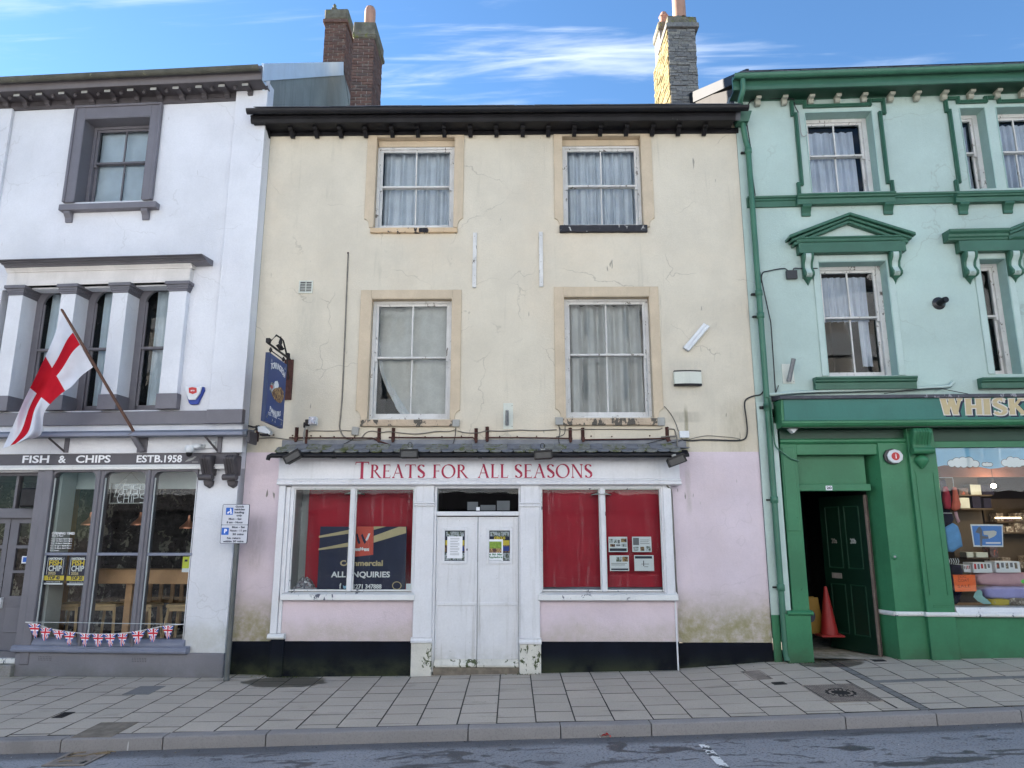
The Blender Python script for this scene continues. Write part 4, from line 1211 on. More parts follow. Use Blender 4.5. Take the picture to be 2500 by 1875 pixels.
# stroke letters with serifs: thick and thin strokes, drawn in a unit box
def letter(ch,tk=.15,tn=.052,sf=.05,wob=0.0):
    P=[] # list of quads / polygons in (x, z)
    def st(x0,y0,x1,y1,w0,w1=None):
        w1=w1 or w0
        dx,dy_=x1-x0,y1-y0
        if abs(dy_)>abs(dx)*.6: # cut level
            P.append([(x0-w0/2,y0),(x0+w0/2,y0),(x1+w1/2,y1),(x1-w1/2,y1)])
        else:
            P.append([(x0,y0-w0/2),(x1,y1-w1/2),(x1,y1+w1/2),(x0,y0+w0/2)])
    def serif(x,y,d,w=.13): # foot (d=1, at y) or head (d=-1)
        P.append([(x-w,y),(x+w,y),(x+w,y+d*sf*.45),(x+tk*.5,y+d*sf*1.6),(x-tk*.5,y+d*sf*1.6),(x-w,y+d*sf*.45)])
    def arc(cx,cy,rx,ry,a0,a1,n=14,lo=None,hi=None,bias=0.0):
        lo=tn if lo is None else lo;hi=tk if hi is None else hi
        q=[]
        for i in range(n+1):
            a=R(a0+(a1-a0)*i/n)
            w=lo+(hi-lo)*abs(math.cos(a+bias))**1.3
            q.append(((cx+(rx+w/2)*math.cos(a),cy+(ry+w/2)*math.sin(a)),(cx+(rx-w/2)*math.cos(a),cy+(ry-w/2)*math.sin(a))))
        for i in range(n):P.append([q[i][0],q[i+1][0],q[i+1][1],q[i][1]])
    if ch=='T':
        st(.36,0,.36,1,tk);serif(.36,0,1);st(.0,.975,.72,.975,tn*1.1);P.append([(0,.995),(.045,.995),(.02,.84),(-.01,.84)]);P.append([(.675,.995),(.72,.995),(.73,.84),(.70,.84)]);w=.72
    elif ch=='R':
        st(.13,0,.13,1,tk);serif(.13,0,1);serif(.13,1,-1,.1);arc(.25,.755,.22,.215,-90,90);st(.13,.975,.26,.975,tn);st(.13,.54,.26,.54,tn);st(.70,.0,.30,.53,tk,tk*.9);st(.66,.02,.80,.0,tn);w=.72
    elif ch=='E':
        st(.13,0,.13,1,tk);serif(.13,0,1,.1);serif(.13,1,-1,.1);st(.13,.975,.52,.975,tn);st(.13,.52,.44,.52,tn);st(.13,.025,.56,.025,tn)
        P.append([(.50,.995),(.53,.995),(.53,.85),(.505,.85)]);P.append([(.43,.60),(.455,.60),(.455,.44),(.43,.44)]);P.append([(.53,.0),(.585,.18),(.56,.18),(.50,.0)]);w=.56
    elif ch=='F':
        st(.13,0,.13,1,tk);serif(.13,0,1);serif(.13,1,-1,.1);st(.13,.975,.50,.975,tn);st(.13,.52,.42,.52,tn);P.append([(.48,.995),(.51,.995),(.51,.85),(.485,.85)]);P.append([(.41,.60),(.435,.60),(.435,.44),(.41,.44)]);w=.50
    elif ch=='A':
        st(.08,0,.40,1,tn);st(.70,0,.385,1.02,tk);st(.18,.36,.58,.36,tn);serif(.08,0,1,.09);serif(.70,0,1,.11);w=.78
    elif ch=='S':
        arc(.27,.745,.20,.225,25,180,12);arc(.27,.265,.21,.235,-155,0,12)
        n=10;q=[]
        for i in range(n+1):
            s_=i/n;x=.07+.41*(s_*s_*(3-2*s_));y=.745-.48*s_;w_=tk*(.85+.35*math.sin(PI*s_))
            q.append((x,y,w_))
        for i in range(n):
            a_,b_=q[i],q[i+1]
            P.append([(a_[0]-a_[2]*.5,a_[1]-a_[2]*.28),(a_[0]+a_[2]*.5,a_[1]+a_[2]*.28),(b_[0]+b_[2]*.5,b_[1]+b_[2]*.28),(b_[0]-b_[2]*.5,b_[1]-b_[2]*.28)])
        P.append([(.45,.80),(.475,.80),(.465,.99),(.44,.95)]);P.append([(.045,.22),(.07,.22),(.085,.05),(.06,.0)]);w=.52
    elif ch=='O':
        arc(.46,.5,.42,.485,0,360,36,bias=R(-18));w=.92
    elif ch=='L':
        st(.13,0,.13,1,tk);serif(.13,0,1,.1);serif(.13,1,-1);st(.13,.025,.54,.025,tn);P.append([(.51,.0),(.575,.2),(.55,.2),(.48,.0)]);w=.55
    elif ch=='N':
        st(.11,0,.11,1,tn);st(.72,0,.12,1,tk*1.05);st(.72,0,.72,1,tn);serif(.11,0,1,.1);serif(.72,1,-1,.1);P.append([(-.0,1),(.2,1),(.16,.975),(.0,.975)]);w=.80
    elif ch=='W':
        st(.20,0,.05,1,tk*1.25);st(.20,0,.40,1,tk*.8);st(.60,0,.43,1,tk*1.25);st(.60,0,.80,1,tk*.8);P.append([(-.08,1),(.20,1),(.17,.9),(-.05,.9)]);P.append([(.28,1),(.56,1),(.53,.9),(.31,.9)]);P.append([(.68,1),(.92,1),(.89,.9),(.71,.9)]);w=.88
    elif ch=='H':
        for x in (.13,.60):
            st(x,0,x,1,tk*1.3);P.append([(x-.14,0),(x+.14,0),(x+.10,.11),(x-.10,.11)]);P.append([(x-.14,1),(x+.14,1),(x+.10,.89),(x-.10,.89)])
        st(.13,.5,.60,.5,tk*.9);w=.74
    elif ch=='I':
        st(.15,0,.15,1,tk*1.3);P.append([(.0,0),(.30,0),(.26,.11),(.04,.11)]);P.append([(.0,1),(.30,1),(.26,.89),(.04,.89)]);w=.32
    elif ch=='K':
        st(.14,0,.14,1,tk*1.3);P.append([(.0,0),(.29,0),(.25,.11),(.03,.11)]);P.append([(.0,1),(.29,1),(.25,.89),(.03,.89)]);st(.20,.45,.56,1,tk*.9);st(.68,0,.32,.58,tk*1.3);P.append([(.44,1),(.72,1),(.68,.9),(.48,.9)]);P.append([(.52,0),(.80,0),(.76,.11),(.56,.11)]);w=.78
    return P,w
def letter_mesh(ch,h,y,mat,org=(0,0,0),grow=0.0,sxx=1.0,**k):
    P,w=letter(ch,**k)
    m=MB()
    for i,p in enumerate(P):
        if grow:
            cx0=sum(q[0] for q in p)/len(p);cy0=sum(q[1] for q in p)/len(p)
            p=[(q[0]+(grow if q[0]>cx0 else -grow),q[1]+(grow if q[1]>cy0 else -grow)) for q in p]
        m.slab([(q[0]*h*sxx,q[1]*h) for q in p],y-.0014-i*.00004,y)
    return m,w*h*sxx
# the words, placed letter by letter to the widths of the photograph
def word(txt,k,y0,y1,xs,mat,big=None):
    out=SO+.032
    zb1=C.z(k,sum(xs)/2,y1,out);zt1=C.z(k,sum(xs)/2,y0,out)
    u0,u1=C.u(k,xs[0],(y0+y1)/2,out),C.u(k,xs[1],(y0+y1)/2,out)
    h=zt1-zb1
    ws=[letter(c)[1]*(big if (big and i==0) else 1) for i,c in enumerate(txt)]
    gap=.13
    tot=sum(ws)+gap*(len(txt)-1)
    kx=(u1-u0)/(tot*h)
    u=u0
    for i,c in enumerate(txt):
        hh=h*(big if (big and i==0) else 1)
        mm,w_=letter_mesh(c,hh,0,mat,sxx=kx)
        mm.v=[(p[0]+u,p[1]-out,p[2]+zb1-(hh-h)*.32) for p in mm.v]
        cb.part("letter",mm,mat,fas,recalc=True)
        u+=w_+gap*h*kx
word("TREATS",'a6',118,232,(1132,1718),"sign_red",1.30)
word("FOR",'a6',118,232,(1786,2076),"sign_red")
word("ALL",'b4',322,438,(-45,208),"sign_red")
word("SEASONS",'b4',322,438,(264,916),"sign_red")
# tiled pentice roof, gutter and flashing over the fascia
zLf0,zLf1=C.z('a5',1000,1368,.02),C.z('a5',1000,1292,.02)
lu0,lu1=C.u('a5',440,1330,.03),C.u('b3',1490,1540,.03)
GO=.36
zgc=C.z('d3',1000,630,GO)
nfl=5
for i in range(nfl):
    a=lu0+(lu1-lu0)*i/nfl;b=lu0+(lu1-lu0)*(i+1)/nfl+.03
    y_=-.012-.004*(i%2)
    m=MB().side([(0,zLf1),(y_,zLf1),(y_-.004,zLf0+.02),(-.235,zLf0-.004),(-.245,zLf0-.014),(-.235,zLf0-.014),(0,zLf0)],a,b)
    m=m.jitter(.004,2.5,i)
    cb.part("lead_flashing",m,"lead",bevel=.002)
ztb=zLf0-.015
tile_y0,tile_z0=-.20,ztb
tile_y1,tile_z1=-GO-.01,zgc+.045
cb.part("pentice_board",MB().side([(-.02,tile_z0-.02),(-.20,tile_z0-.03),(tile_y1+.07,tile_z1-.02),(tile_y1+.07,tile_z1-.05),(0,zFT+.02)],lu0,lu1),"tar_black")
ntile=34
tu0,tu1=C.u('d3',205,565,.2),C.u('d2',2085,330,.2)
tw=(tu1-tu0)/ntile
def tile_mesh(w,seed):
    rr=random.Random(seed)
    n=7
    out=[(-w/2,0)]+[(w/2*math.cos(PI+PI*i/n),-.055*math.sin(PI*i/n)) for i in range(n+1)]+[(w/2,0)]
    L=.17
    vs,fs=[],[]
    pts=[(-w/2+.002,L),]+[(-w/2+.002,0)]+[((w/2-.002)*math.cos(PI+PI*i/n),-.055*math.sin(PI*i/n)) for i in range(1,n)]+[(w/2-.002,0),(w/2-.002,L)]
    k=len(pts)
    for tz in (0,.009):
        for p in pts:vs.append((p[0],p[1],tz+.01*math.cos(p[0]/w*PI)*.6))
    fs=[tuple(range(k-1,-1,-1)),tuple(range(k,2*k))]+[(i,(i+1)%k,k+(i+1)%k,k+i) for i in range(k)]
    return vs,fs
slope=math.atan2(tile_z0-tile_z1,tile_y0-tile_y1)
for row in range(3):
    if row>1:break
    for i in range(ntile-(row%2)):
        vs,fs=tile_mesh(tw-.004,i)
        uu=tu0+tw*(i+.5+.5*(row%2))
        d0=.055+row*.09
        m=MB().add(vs,fs)
        lift=.006+row*.008+random.uniform(0,.006);rx=random.uniform(-.02,.02)
        m.v=[(p[0]+uu,tile_y1+(p[1]+d0-.012)*math.cos(slope),tile_z1+(p[1]+d0-.012)*math.sin(slope)+p[2]+lift+p[0]*rx) for p in m.v]
        cb.part("roof_tile",m,"tile_moss" if (i*7+row)%5<3 else "tile_slate")
# gutter pipe
g0,g1=C.u('d3',90,640,GO+.05),C.u('b4',1700,240,GO+.05)
cb.part("pentice_gutter",MB().side([(-GO-.05+.042*math.cos(a),zgc+.004+.034*math.sin(a)) for a in [2*PI*i/14 for i in range(14)]],g0+.09,g1-.02),"gutter_black",smooth=40)
cb.part("gutter_outlet",MB().tube([(g0+.14,-GO-.05,zgc+.004),(g0+.04,-GO-.05,zgc+.008),(g0+.0,-GO-.05,zgc-.01),(g0-.012,-GO-.05,zgc-.06)],[.036,.036,.034,.030],10),"gutter_black",smooth=50)
for uu in (lu0+.9,lu0+1.95,lu0+3.0,lu0+3.95):
    cb.part("gutter_joint",MB().side([(-GO-.05+.048*math.cos(a),zgc+.004+.041*math.sin(a)) for a in [2*PI*i/14 for i in range(14)]],uu-.03,uu+.03),"gutter_black",smooth=40)
# brown waste pipe beside the right hand board
pu=C.u('b4',1605,900,.03)
cb.part("waste_pipe",MB().tube([(pu-.10,-SO-.06,zMB-.01),(pu-.02,-.10,zMB-.06),(pu,-.03,zMB-.14),(pu+.005,-.03,1.2),(pu+.01,-.03,zCILL+.02)],.012,8),"cable_grey",smooth=50)
# inside the shop windows
for (w,s) in ((SWL,'L'),(SWR,'R')):
    a,b,c,d=w
    room(cb,a-.04,c+.04,b-.12,d+.10,-SO+.07,1.3,name="display_case")
cb.part("display_floor",MB().box(SWL[0],SWL[2],-SO+.08,.5,SWL[1]-.06,SWL[1]-.03).box(SWR[0],SWR[2],-SO+.08,.5,SWR[1]-.06,SWR[1]-.03),"pale_board")
# left: pale return board and red back cloth
ub=C.u('a6',740,700,-.32)
cb.part("return_board",MB().box(SWL[0]-.035,SWL[0]-.02,-SO+.08,.36,SWL[1]-.03,SWL[3]+.05).box(SWL[0]-.02,ub,.34,.36,SWL[1]-.03,SWL[3]+.05),"pale_board")
def redcloth(u0,u1,z0,z1,y,seed):
    return MB().grid(lambda s,t:(u0+(u1-u0)*s,y+.012*math.sin(s*9+seed)+.02*noise.noise(Vector((s*4,t*4,seed))),z0+(z1-z0)*t),24,24)
cb.part("back_cloth",redcloth(ub,SWL[2]+.03,SWL[1]-.03,SWL[3]+.08,.22,1),"red_board",recalc=False,smooth=60)
cb.part("back_cloth",redcloth(SWR[0]-.03,SWR[2]+.03,SWR[1]+.05,SWR[3]+.08,.03,4),"red_board",recalc=False,smooth=60)
cb.part("back_board",MB().box(SWR[0]+.02,SWR[2],.06,.08,SWR[1]-.03,SWR[1]+.3),"trim_grey_blue")
room(cb,DR[0]-.2,DR[2]+.2,-.1,DR[3]+.1,.06,2.4,name="shop_room")
# crumpled foil in the left window corner
fx0,fx1=C.u('a6',585,1120,0),C.u('a6',790,1120,0)
def foil(s,t):
    n=noise.noise_vector(Vector((s*7,t*7,1)))
    return (fx0+(fx1-fx0)*s+n.x*.03,-.02+.22*t+n.y*.03,SWL[1]+.0+.17*math.sin(PI*min(1,s*1.1))*t*(1.2-s*.5)+.06*abs(n.z))
solo("foil_sheet","crumpled silver plastic sheet in the lower left corner of the left shop window","plastic sheet",C,MB().grid(foil,26,20),"foil",recalc=False)
for i,k in enumerate((('a6',1125,372),('b4',985,590))):
    lu,lz=C.at(k[0],k[1],k[2],-.12)
    t=Thing("pendant_lamp",("pale dish shade hanging behind the left shop window mullion","pale dish shade hanging behind the right shop window mullion")[i],"lamp",C,(lu,.12 if i==0 else -.02,lz),"dish lamps in the shop windows")
    t.part("lamp_shade",MB().lathe([(.02,.10),(.05,.09),(.06,.04),(.15,.012),(.15,.004),(.05,.03)],lu,t.org[1],lz,20),"box_grey",smooth=40)
    t.part("flex",MB().tube([(lu,t.org[1],lz+.09),(lu,t.org[1],lz+.28)],.006,6),"cable_grey")
# agents' board in the left window
bb=(C.u('c3',428,800,.0),C.z('c3',1200,1428,.0),C.u('c3',2000,800,.0),C.z('c3',1200,262,.0))
BY=.0
brd=Thing("agents_board","navy commercial letting board with gold swooshes and an orange square, behind the left shop window","sign board",C,(sum(bb[::2])/2,BY,bb[1]))
base=brd.part("board",MB().box(bb[0],bb[2],BY,BY+.012,bb[1],bb[3]),"navy")
def bp(x,y):return C.at('c3',x,y,-BY)
def bsheet(nm,pts,mat,lift):brd.part(nm,MB().slab([bp(*p) for p in pts],BY-lift,BY-.0002),mat,base)
for pts in ([(432,430),(985,318),(985,388),(432,465)],[(425,658),(985,545),(985,620),(422,688)],[(1418,262),(1640,262),(1420,322)],[(1418,432),(1870,268),(2000,268),(2000,380),(1418,552)]):
    bsheet("gold_swoosh",pts,"gilt",.001)
for pts in ([(1055,262),(1418,262),(1408,770),(1050,808)],):bsheet("orange_square",pts,"orange_card2" if False else "litter_orange",.0015)
bsheet("logo_stroke",[(1100,390),(1130,390),(1180,560),(1150,580),(1120,520)],"navy",.002)
bsheet("logo_stroke",[(1190,420),(1215,390),(1285,540),(1255,578),(1225,520)],"navy",.002)
bsheet("logo_stroke",[(1325,388),(1358,384),(1315,500),(1285,520),(1270,500)],"letter_white",.0024)
def btext(s,x,y,hpx,w,mat,bold=.0,**k):
    u,z=bp(x,y);z2=bp(x,y+hpx)[1]
    a,b=bp(x-w/2,y)[0],bp(x+w/2,y)[0]
    put_text(brd,s,u,BY-.0025,z,(z-z2)*1.35,mat,parent=base,fit=b-a,bold=bold,**k)
btext("webbers",1210,672,60,262,"letter_white",.006)
btext("Commercial",1200,925,100,770,"gilt",.004)
btext("ALL ENQUIRIES",1185,1130,105,1060,"letter_white",.003)
btext("01271 347888",1275,1345,80,570,"letter_white",.003)
btext("f",815,1335,90,30,"letter_white",.006)
bsheet("bird_mark",[(865,1320),(900,1335),(935,1315),(930,1365),(900,1380),(870,1372)],"sky_sticker",.002)
bsheet("round_seal",[(1835+85*math.cos(2*PI*i/20),1325+75*math.sin(2*PI*i/20)) for i in range(20)],"gilt",.001)
bsheet("seal_middle",[(1835+70*math.cos(2*PI*i/20),1325+61*math.sin(2*PI*i/20)) for i in range(20)],"navy",.0016)
solo("sticker","small white card in the lower right corner of the left shop window","sticker",C,MB().slab(rect_poly(*C.rc('c3',2000,1290,2092,1420,SO-.05)),-SO+.048,-SO+.05),"paper")
# notices
def notice(k,r,out,lbl,prints,group,name="notice",base_mat="paper",cat="notice",fr=C):
    u0,z0,u1,z1=fr.rc(k,*r,out)
    t=Thing(name,lbl,cat,fr,((u0+u1)/2,-out,z0),group)
    s=t.part("sheet",MB().slab(rect_poly(u0,z0,u1,z1),-out-.001,-out),base_mat)
    W_,H_=u1-u0,z1-z0
    for i,(a,b,c,d,mt) in enumerate(prints):
        t.part("print",MB().slab(rect_poly(u0+a*W_,z1-d*H_,u0+c*W_,z1-b*H_),-out-.0016-i*.00015,-out-.001),mt,s)
    return t,s
go=SO-.052
pr=lambda *a:list(a)
notice('b4',(1057,935,1216,1063),go,"sheet with many small photographs, upper left of four in the right shop window",
       pr((.04,.14,.24,.42,"pic_pale"),(.28,.18,.44,.40,"pic_pale"),(.48,.2,.60,.44,"ink_grey"),(.66,.12,.96,.36,"pic_tan"),(.08,.48,.34,.66,"pic_tan"),(.40,.50,.62,.62,"ink_grey"),(.68,.46,.95,.66,"pic_pale"),(.05,.76,.95,.94,"ink")),"property sheets in the shop window")
notice('b4',(1256,934,1418,1063),go,"sheet with a grey corner block, upper right of four in the right shop window",
       pr((.05,.08,.36,.55,"ink_grey"),(.42,.2,.9,.23,"ink_grey"),(.42,.32,.86,.35,"ink_grey"),(.42,.44,.9,.47,"ink_grey"),(.06,.66,.32,.93,"pic_pale"),(.42,.66,.62,.93,"pic_tan"),(.70,.62,.96,.94,"pic_pale")),"property sheets in the shop window")
notice('b4',(1067,1092,1229,1223),go,"sheet with a dark foot strip, lower left of four in the right shop window",
       pr((.34,.08,.62,.40,"pic_pale"),(.66,.08,.95,.40,"pic_tan"),(.08,.50,.9,.53,"ink_grey"),(.08,.60,.8,.63,"ink_grey"),(.06,.84,.95,.95,"ink")),"property sheets in the shop window")
notice('b4',(1274,1090,1439,1223),go,"sheet with a dark head strip, lower right of four in the right shop window",
       pr((.04,.06,.92,.22,"ink"),(.45,.35,.5,.7,"ink_grey"),(.35,.55,.75,.58,"ink_grey"),(.5,.72,.7,.75,"ink_grey")),"property sheets in the shop window")
dn=SO-.035-.014
def dposter(D,lbl):
    u0,z0,u1,z1=D
    t=Thing("poster",lbl,"poster",C,((u0+u1)/2,-dn,z0),"circus posters in the door lights")
    s=t.part("sheet",MB().slab(rect_poly(u0,z0,u1,z1),-dn,-dn+.002),"navy")
    def pp(a,b,c,d,mt,i,nm="print"):t.part(nm,MB().slab(rect_poly(u0+a*(u1-u0),z1-d*(z1-z0),u0+c*(u1-u0),z1-b*(z1-z0)),-dn-.0004-i*.0002,-dn),mt,s)
    pp(.04,.03,.96,.19,"pic_pale",0);pp(.02,.32,.98,.48,"yellow",1);pp(.0,.48,1,.72,"pic_tan",1);pp(.55,.52,.96,.68,"plastic_blue",2);pp(0,.74,1,.98,"pic_pale",1)
    put_text(t,"CIRCUS",(u0+u1)/2,-dn-.0012,z1-.25*(z1-z0),.05,"yellow",parent=s,fit=(u1-u0)*.55,bold=.004)
    return t,s
dposter(DL,"dark circus poster behind the left door's small window, mostly covered by a white letter")
dposter(DRR,"dark and yellow circus poster behind the right door's small window")
lines=[(.2,.08+.075*i,.8-.1*(i%3==2),.10+.075*i,"ink_grey") for i in range(11)]
notice('c4',(372,1006,642,1392),dn+.006,"white typed letter taped over the circus poster in the left door",lines,None,"letter_sheet")
nt_,ns_=notice('c4',(1113,1058,1355,1440),dn+.006,"village event flyer with a green and brown picture, in the right door",pr((.0,.10,.90,.42,"lime_dull"),(.0,.42,.90,.62,"pic_tan"),(.02,.955,.9,.975,"ink_grey")),None,"flyer",cat="flyer")
u_,z_=C.at('c4',1225,1325,dn+.006);put_text(nt_,"at 8th Mar",u_,-dn-.0082,z_,.04,"green_shop",parent=ns_,fit=.20,bold=.0015)
u_,z_=C.at('c4',1225,1372,dn+.006);put_text(nt_,"Appledore",u_,-dn-.0082,z_,.04,"green_shop",parent=ns_,fit=.20,bold=.0015)
for i,r in enumerate(((730,400,915,548),(960,455,1225,550),(1250,380,1475,550))):
    u0,z0,u1,z1=C.rc('c4',*r,0)
    solo("envelope",("faded sheet at the left of the three lying in the fanlight","low faded sheet in the middle of the three in the fanlight","faded sheet at the right of the three in the fanlight")[i],"paper",C,MB().slab(rect_poly(u0,z0,u1,z1),-.01,-.008),"ink_grey",group="papers in the fanlight")
u0,z0,u1,z1=C.rc('c4',885,490,948,553,SO-.045)
solo("sticker","small white square sticker at the foot of the fanlight above the double doors","sticker",C,MB().slab(rect_poly(u0,z0,u1,z1),-SO+.040,-SO+.042),"paper")
# ---------------------------------------------------------------- things fixed to the cream building
u0,z0,u1,z1=C.rc('v',646,607,676,634)
t=Thing("vent_grille","square pale louvred wall vent on the cream wall, above the blue hanging sign","vent",C,((u0+u1)/2,0,z0))
t.part("vent_frame",MB().box(u0,u1,-.02,0,z0,z0+.02).box(u0,u1,-.02,0,z1-.02,z1).box(u0,u0+.02,-.02,0,z0+.02,z1-.02).box(u1-.02,u1,-.02,0,z0+.02,z1-.02).box((u0+u1)/2-.006,(u0+u1)/2+.006,-.018,0,z0+.02,z1-.02),"box_cream",bevel=.002)
t.part("vent_back",MB().box(u0+.02,u1-.02,-.003,0,z0+.02,z1-.02),"trim_dark")
for i in range(6):
    q=z0+.028+(z1-z0-.05)*i/6
    t.part("louvre",MB().side([(-.003,q+.012),(-.016,q),(-.014,q-.004),(-.003,q+.006)],u0+.02,u1-.02),"box_cream")
def batten(k,r,lbl,cracked):
    u0,z0,u1,z1=C.rc(k,*r,.02)
    t=Thing("batten",lbl,"batten",C,((u0+u1)/2,0,z0),"wooden battens left on the wall")
    if cracked:
        zc_=z0+(z1-z0)*.52
        t.part("strip",MB().slab([(u0,z0),(u1,z0),(u1,zc_+.02),(u0,zc_-.025)],-.028,0),"old_white_wood",bevel=.003)
        t.part("strip",MB().slab([(u0+.003,zc_-.018),(u1+.003,zc_+.027),(u1+.004,z1),(u0+.004,z1)],-.028,0),"old_white_wood",bevel=.003)
    else:
        t.part("strip",MB().box(u0,u1,-.028,0,z0,z1),"old_white_wood",bevel=.003)
    for f in (.08,.45,.93):t.part("screw",MB().lathe([(.005,0),(.004,.003)],(u0+u1)/2,-.028,z0+(z1-z0)*f,8,axis='y'),"iron_dark")
batten('d7',(112,232,192,1345),"thin vertical wooden batten on the cream wall, the left one, cracked across",True)
batten('d7',(1460,215,1540,1330),"thin vertical wooden batten on the cream wall, the right unbroken one",False)
def cable(lbl,pts,r=.007,mat="cable_grey",out=.014,group="cables on the cream wall",fr=C,outs=None):
    P3=[]
    for i,(k,x,y) in enumerate(pts):
        o=outs[i] if outs else out
        u,z=fr.at(k,x,y,o)
        P3.append(Vector((u,-o,z)))
    # smooth through the points
    Q=[]
    for i in range(len(P3)-1):
        a,b,c,d=P3[max(i-1,0)],P3[i],P3[i+1],P3[min(i+2,len(P3)-1)]
        for s in range(5):
            tt=s/5
            Q.append(.5*((2*b)+(c-a)*tt+(2*a-5*b+4*c-d)*tt**2+(3*b-a-3*c+d)*tt**3))
    Q.append(P3[-1])
    return solo("cable",lbl,"cable",fr,MB().tube(Q,r,6),mat,smooth=60,group=group)
cable("grey cable dropping straight down the cream wall from beside the vent grille to the flashing",[('v',752,547),('v',748,650),('v',744,750),('v',739,860),('v',735,905),('v',734,925),('v',742,942),('v',760,950),('v',790,950),('v',815,945)],.011)
solo("cable_end","rusty knob at the top end of the long vertical cable","fixing",C,MB().lathe([(.008,0),(.016,.012),(.006,.03)],C.u('v',752,547),0,C.z('v',752,547),8,axis='y'),"rust")
cable("cable sagging from the left security light across to the first rusty bracket",[('a5',240,1195),('a5',205,1215),('a5',208,1262),('a5',245,1278),('a5',380,1275),('a5',500,1290),('a5',600,1296),('a5',680,1285)],.008)
cable("cable from the tilted grey junction box down across the lead flashing",[('a5',1065,1250),('a5',1040,1285),('a5',980,1320),('a5',900,1355),('a5',865,1366)],.006,"cable_black",.03)
cable("cable running from the security light arm to the tilted junction box",[('a5',672,1225),('a5',700,1216),('a5',850,1218),('a5',950,1214),('a5',1030,1216)],.007)
cable("wavy cable under the left first floor sill",[('a5',1115,1275),('a5',1150,1235),('a5',1200,1218),('a5',1280,1230),('a5',1350,1222),('a5',1480,1238),('a5',1600,1242),('a5',1750,1222),('a5',1850,1222),('a5',1910,1205)],.008)
cable("wavy cable between the two corner boxes, passing behind the middle brackets",[('d2',370,165),('d2',430,178),('d2',520,180),('d2',600,165),('d2',720,166),('d2',850,158),('d2',980,162),('d2',1135,155)],.008)
cable("cable hanging from the left corner box down over the flashing",[('d2',357,140),('d2',352,200),('d2',335,262),('d2',305,298)],.006,"cable_black",.03)
cable("thin cable under the right first floor sill running to the last bracket",[('d2',1150,120),('d2',1165,150),('d2',1230,156),('d2',1400,152),('d2',1600,152),('d2',1800,154),('d2',1920,152),('d2',1950,140)],.007)
cable("dark cable looping down from the box left of the right sill to the flashing",[('d2',1152,125),('d2',1160,170),('d2',1150,230),('d2',1170,275),('d2',1240,288),('d2',1290,290),('d2',1350,296)],.006,"cable_black",.035)
cable("short curled cable left of the right window's corner",[('d2',1200,130),('d2',1195,185),('d2',1160,205),('d2',1130,210)],.006,"cable_black",.03)
cable("slack black cable lying across the flashing in the middle",[('d2',380,300),('d2',520,288),('d2',640,272),('d2',760,274),('d2',860,288),('d2',950,302)],.006,"cable_black",.05)
cable("black cable rising along the flashing to the right end",[('d2',1100,300),('d2',1400,302),('d2',1640,300),('d2',1800,270),('d2',1920,240),('d2',2000,220)],.006,"cable_black",.05)
cable("second black cable rising under it to the blue-white box",[('d2',1500,306),('d2',1750,300),('d2',1900,278),('d2',2050,250),('d2',2110,228)],.006,"cable_black",.05)
cable("hooked grey conduit beside the last rusty bracket",[('d2',1985,150),('d2',2040,152),('d2',2052,190),('d2',2060,205)],.009)
cable("grey conduit bending over the right end of the flashing",[('d2',1940,212),('d2',2040,206),('d2',2062,220),('d2',2064,290)],.011,"cable_grey",.05)
cable("black cable running from the flashing along the wall and up to the green downpipe",[('b3',1480,1500),('b3',1560,1505),('b3',1650,1498),('b3',1800,1502),('b3',1930,1505),('b3',2000,1490),('b3',2020,1430),('b3',2012,1320),('b3',1998,1210),('b3',2010,1160),('b3',2070,1130),('b3',2130,1118),('b3',2160,1085)],.011,"cable_black",.03)
cable("thin grey cable above it on the right of the cream wall",[('b3',1530,1495),('b3',1660,1466),('b3',1780,1470),('b3',1930,1485),('b3',1960,1500)],.005)
cable("thin cable slanting from the window surround to the blue-white box",[('b3',1320,1215),('b3',1370,1275),('b3',1410,1345),('b3',1440,1430)],.006)
def jbox(k,r,lbl,mat,rot=0.0,d=.05,fr=C,name="junction_box",grp="junction boxes on the cream wall"):
    u0,z0,u1,z1=fr.rc(k,*r,d)
    cu_,cz_=(u0+u1)/2,(z0+z1)/2
    w_,h_=(u1-u0)/2,(z1-z0)/2
    t=Thing(name,lbl,"junction box",fr,(cu_,0,cz_),grp)
    m=MB().box(-w_,w_,-d,0,-h_,h_)
    m2=MB().box(-w_-.003,w_+.003,-d-.006,-d*.8,-h_-.003,h_+.003)
    for nm,mm in (("box_base",m),("box_lid",m2)):
        c_,s_=math.cos(rot),math.sin(rot)
        mm.v=[(cu_+p[0]*c_-p[2]*s_,p[1],cz_+p[0]*s_+p[2]*c_) for p in mm.v]
        t.part(nm,mm,mat,bevel=.004)
    return t
jbox('a5',(1034,1184,1088,1248),"square grey junction box, tilted, just left under the left sill","box_grey",-.12)
jbox('a5',(1883,1122,1940,1178),"grey junction box at the right end of the left first floor sill","box_grey")
jbox('b3',(402,1310,464,1370),"grey junction box at the left end of the right first floor sill","box_grey")
jbox('b3',(1264,1312,1322,1378),"grey junction box at the right end of the right first floor sill","box_grey")
jbox('b3',(1450,1426,1528,1480),"small clean blue-white junction box right of the last rusty bracket","box_white",.03)
def rusty(k,x,y0,y1,lbl):
    z1,z0=C.z(k,x,y0,.03),C.z(k,x,y1,.03);u=C.u(k,x,(y0+y1)/2,.03)
    t=Thing("iron_bracket",lbl,"bracket",C,(u,0,z0),"rusty brackets over the pentice")
    t.part("upright",MB().box(u-.026,u+.026,-.012,0,z0,z1).box(u-.004,u+.004,-.045,-.012,z0,z1).jitter(.003,20),"rust")
    t.part("toe",MB().slab([(u-.03,z0+.05),(u+.03,z0+.05),(u+.02,z0-.01),(u-.01,z0-.02)],-.06,-.012),"rust")
rusty('a5',563,1185,1300,"rusty iron bracket, first from the left above the tiled pentice")
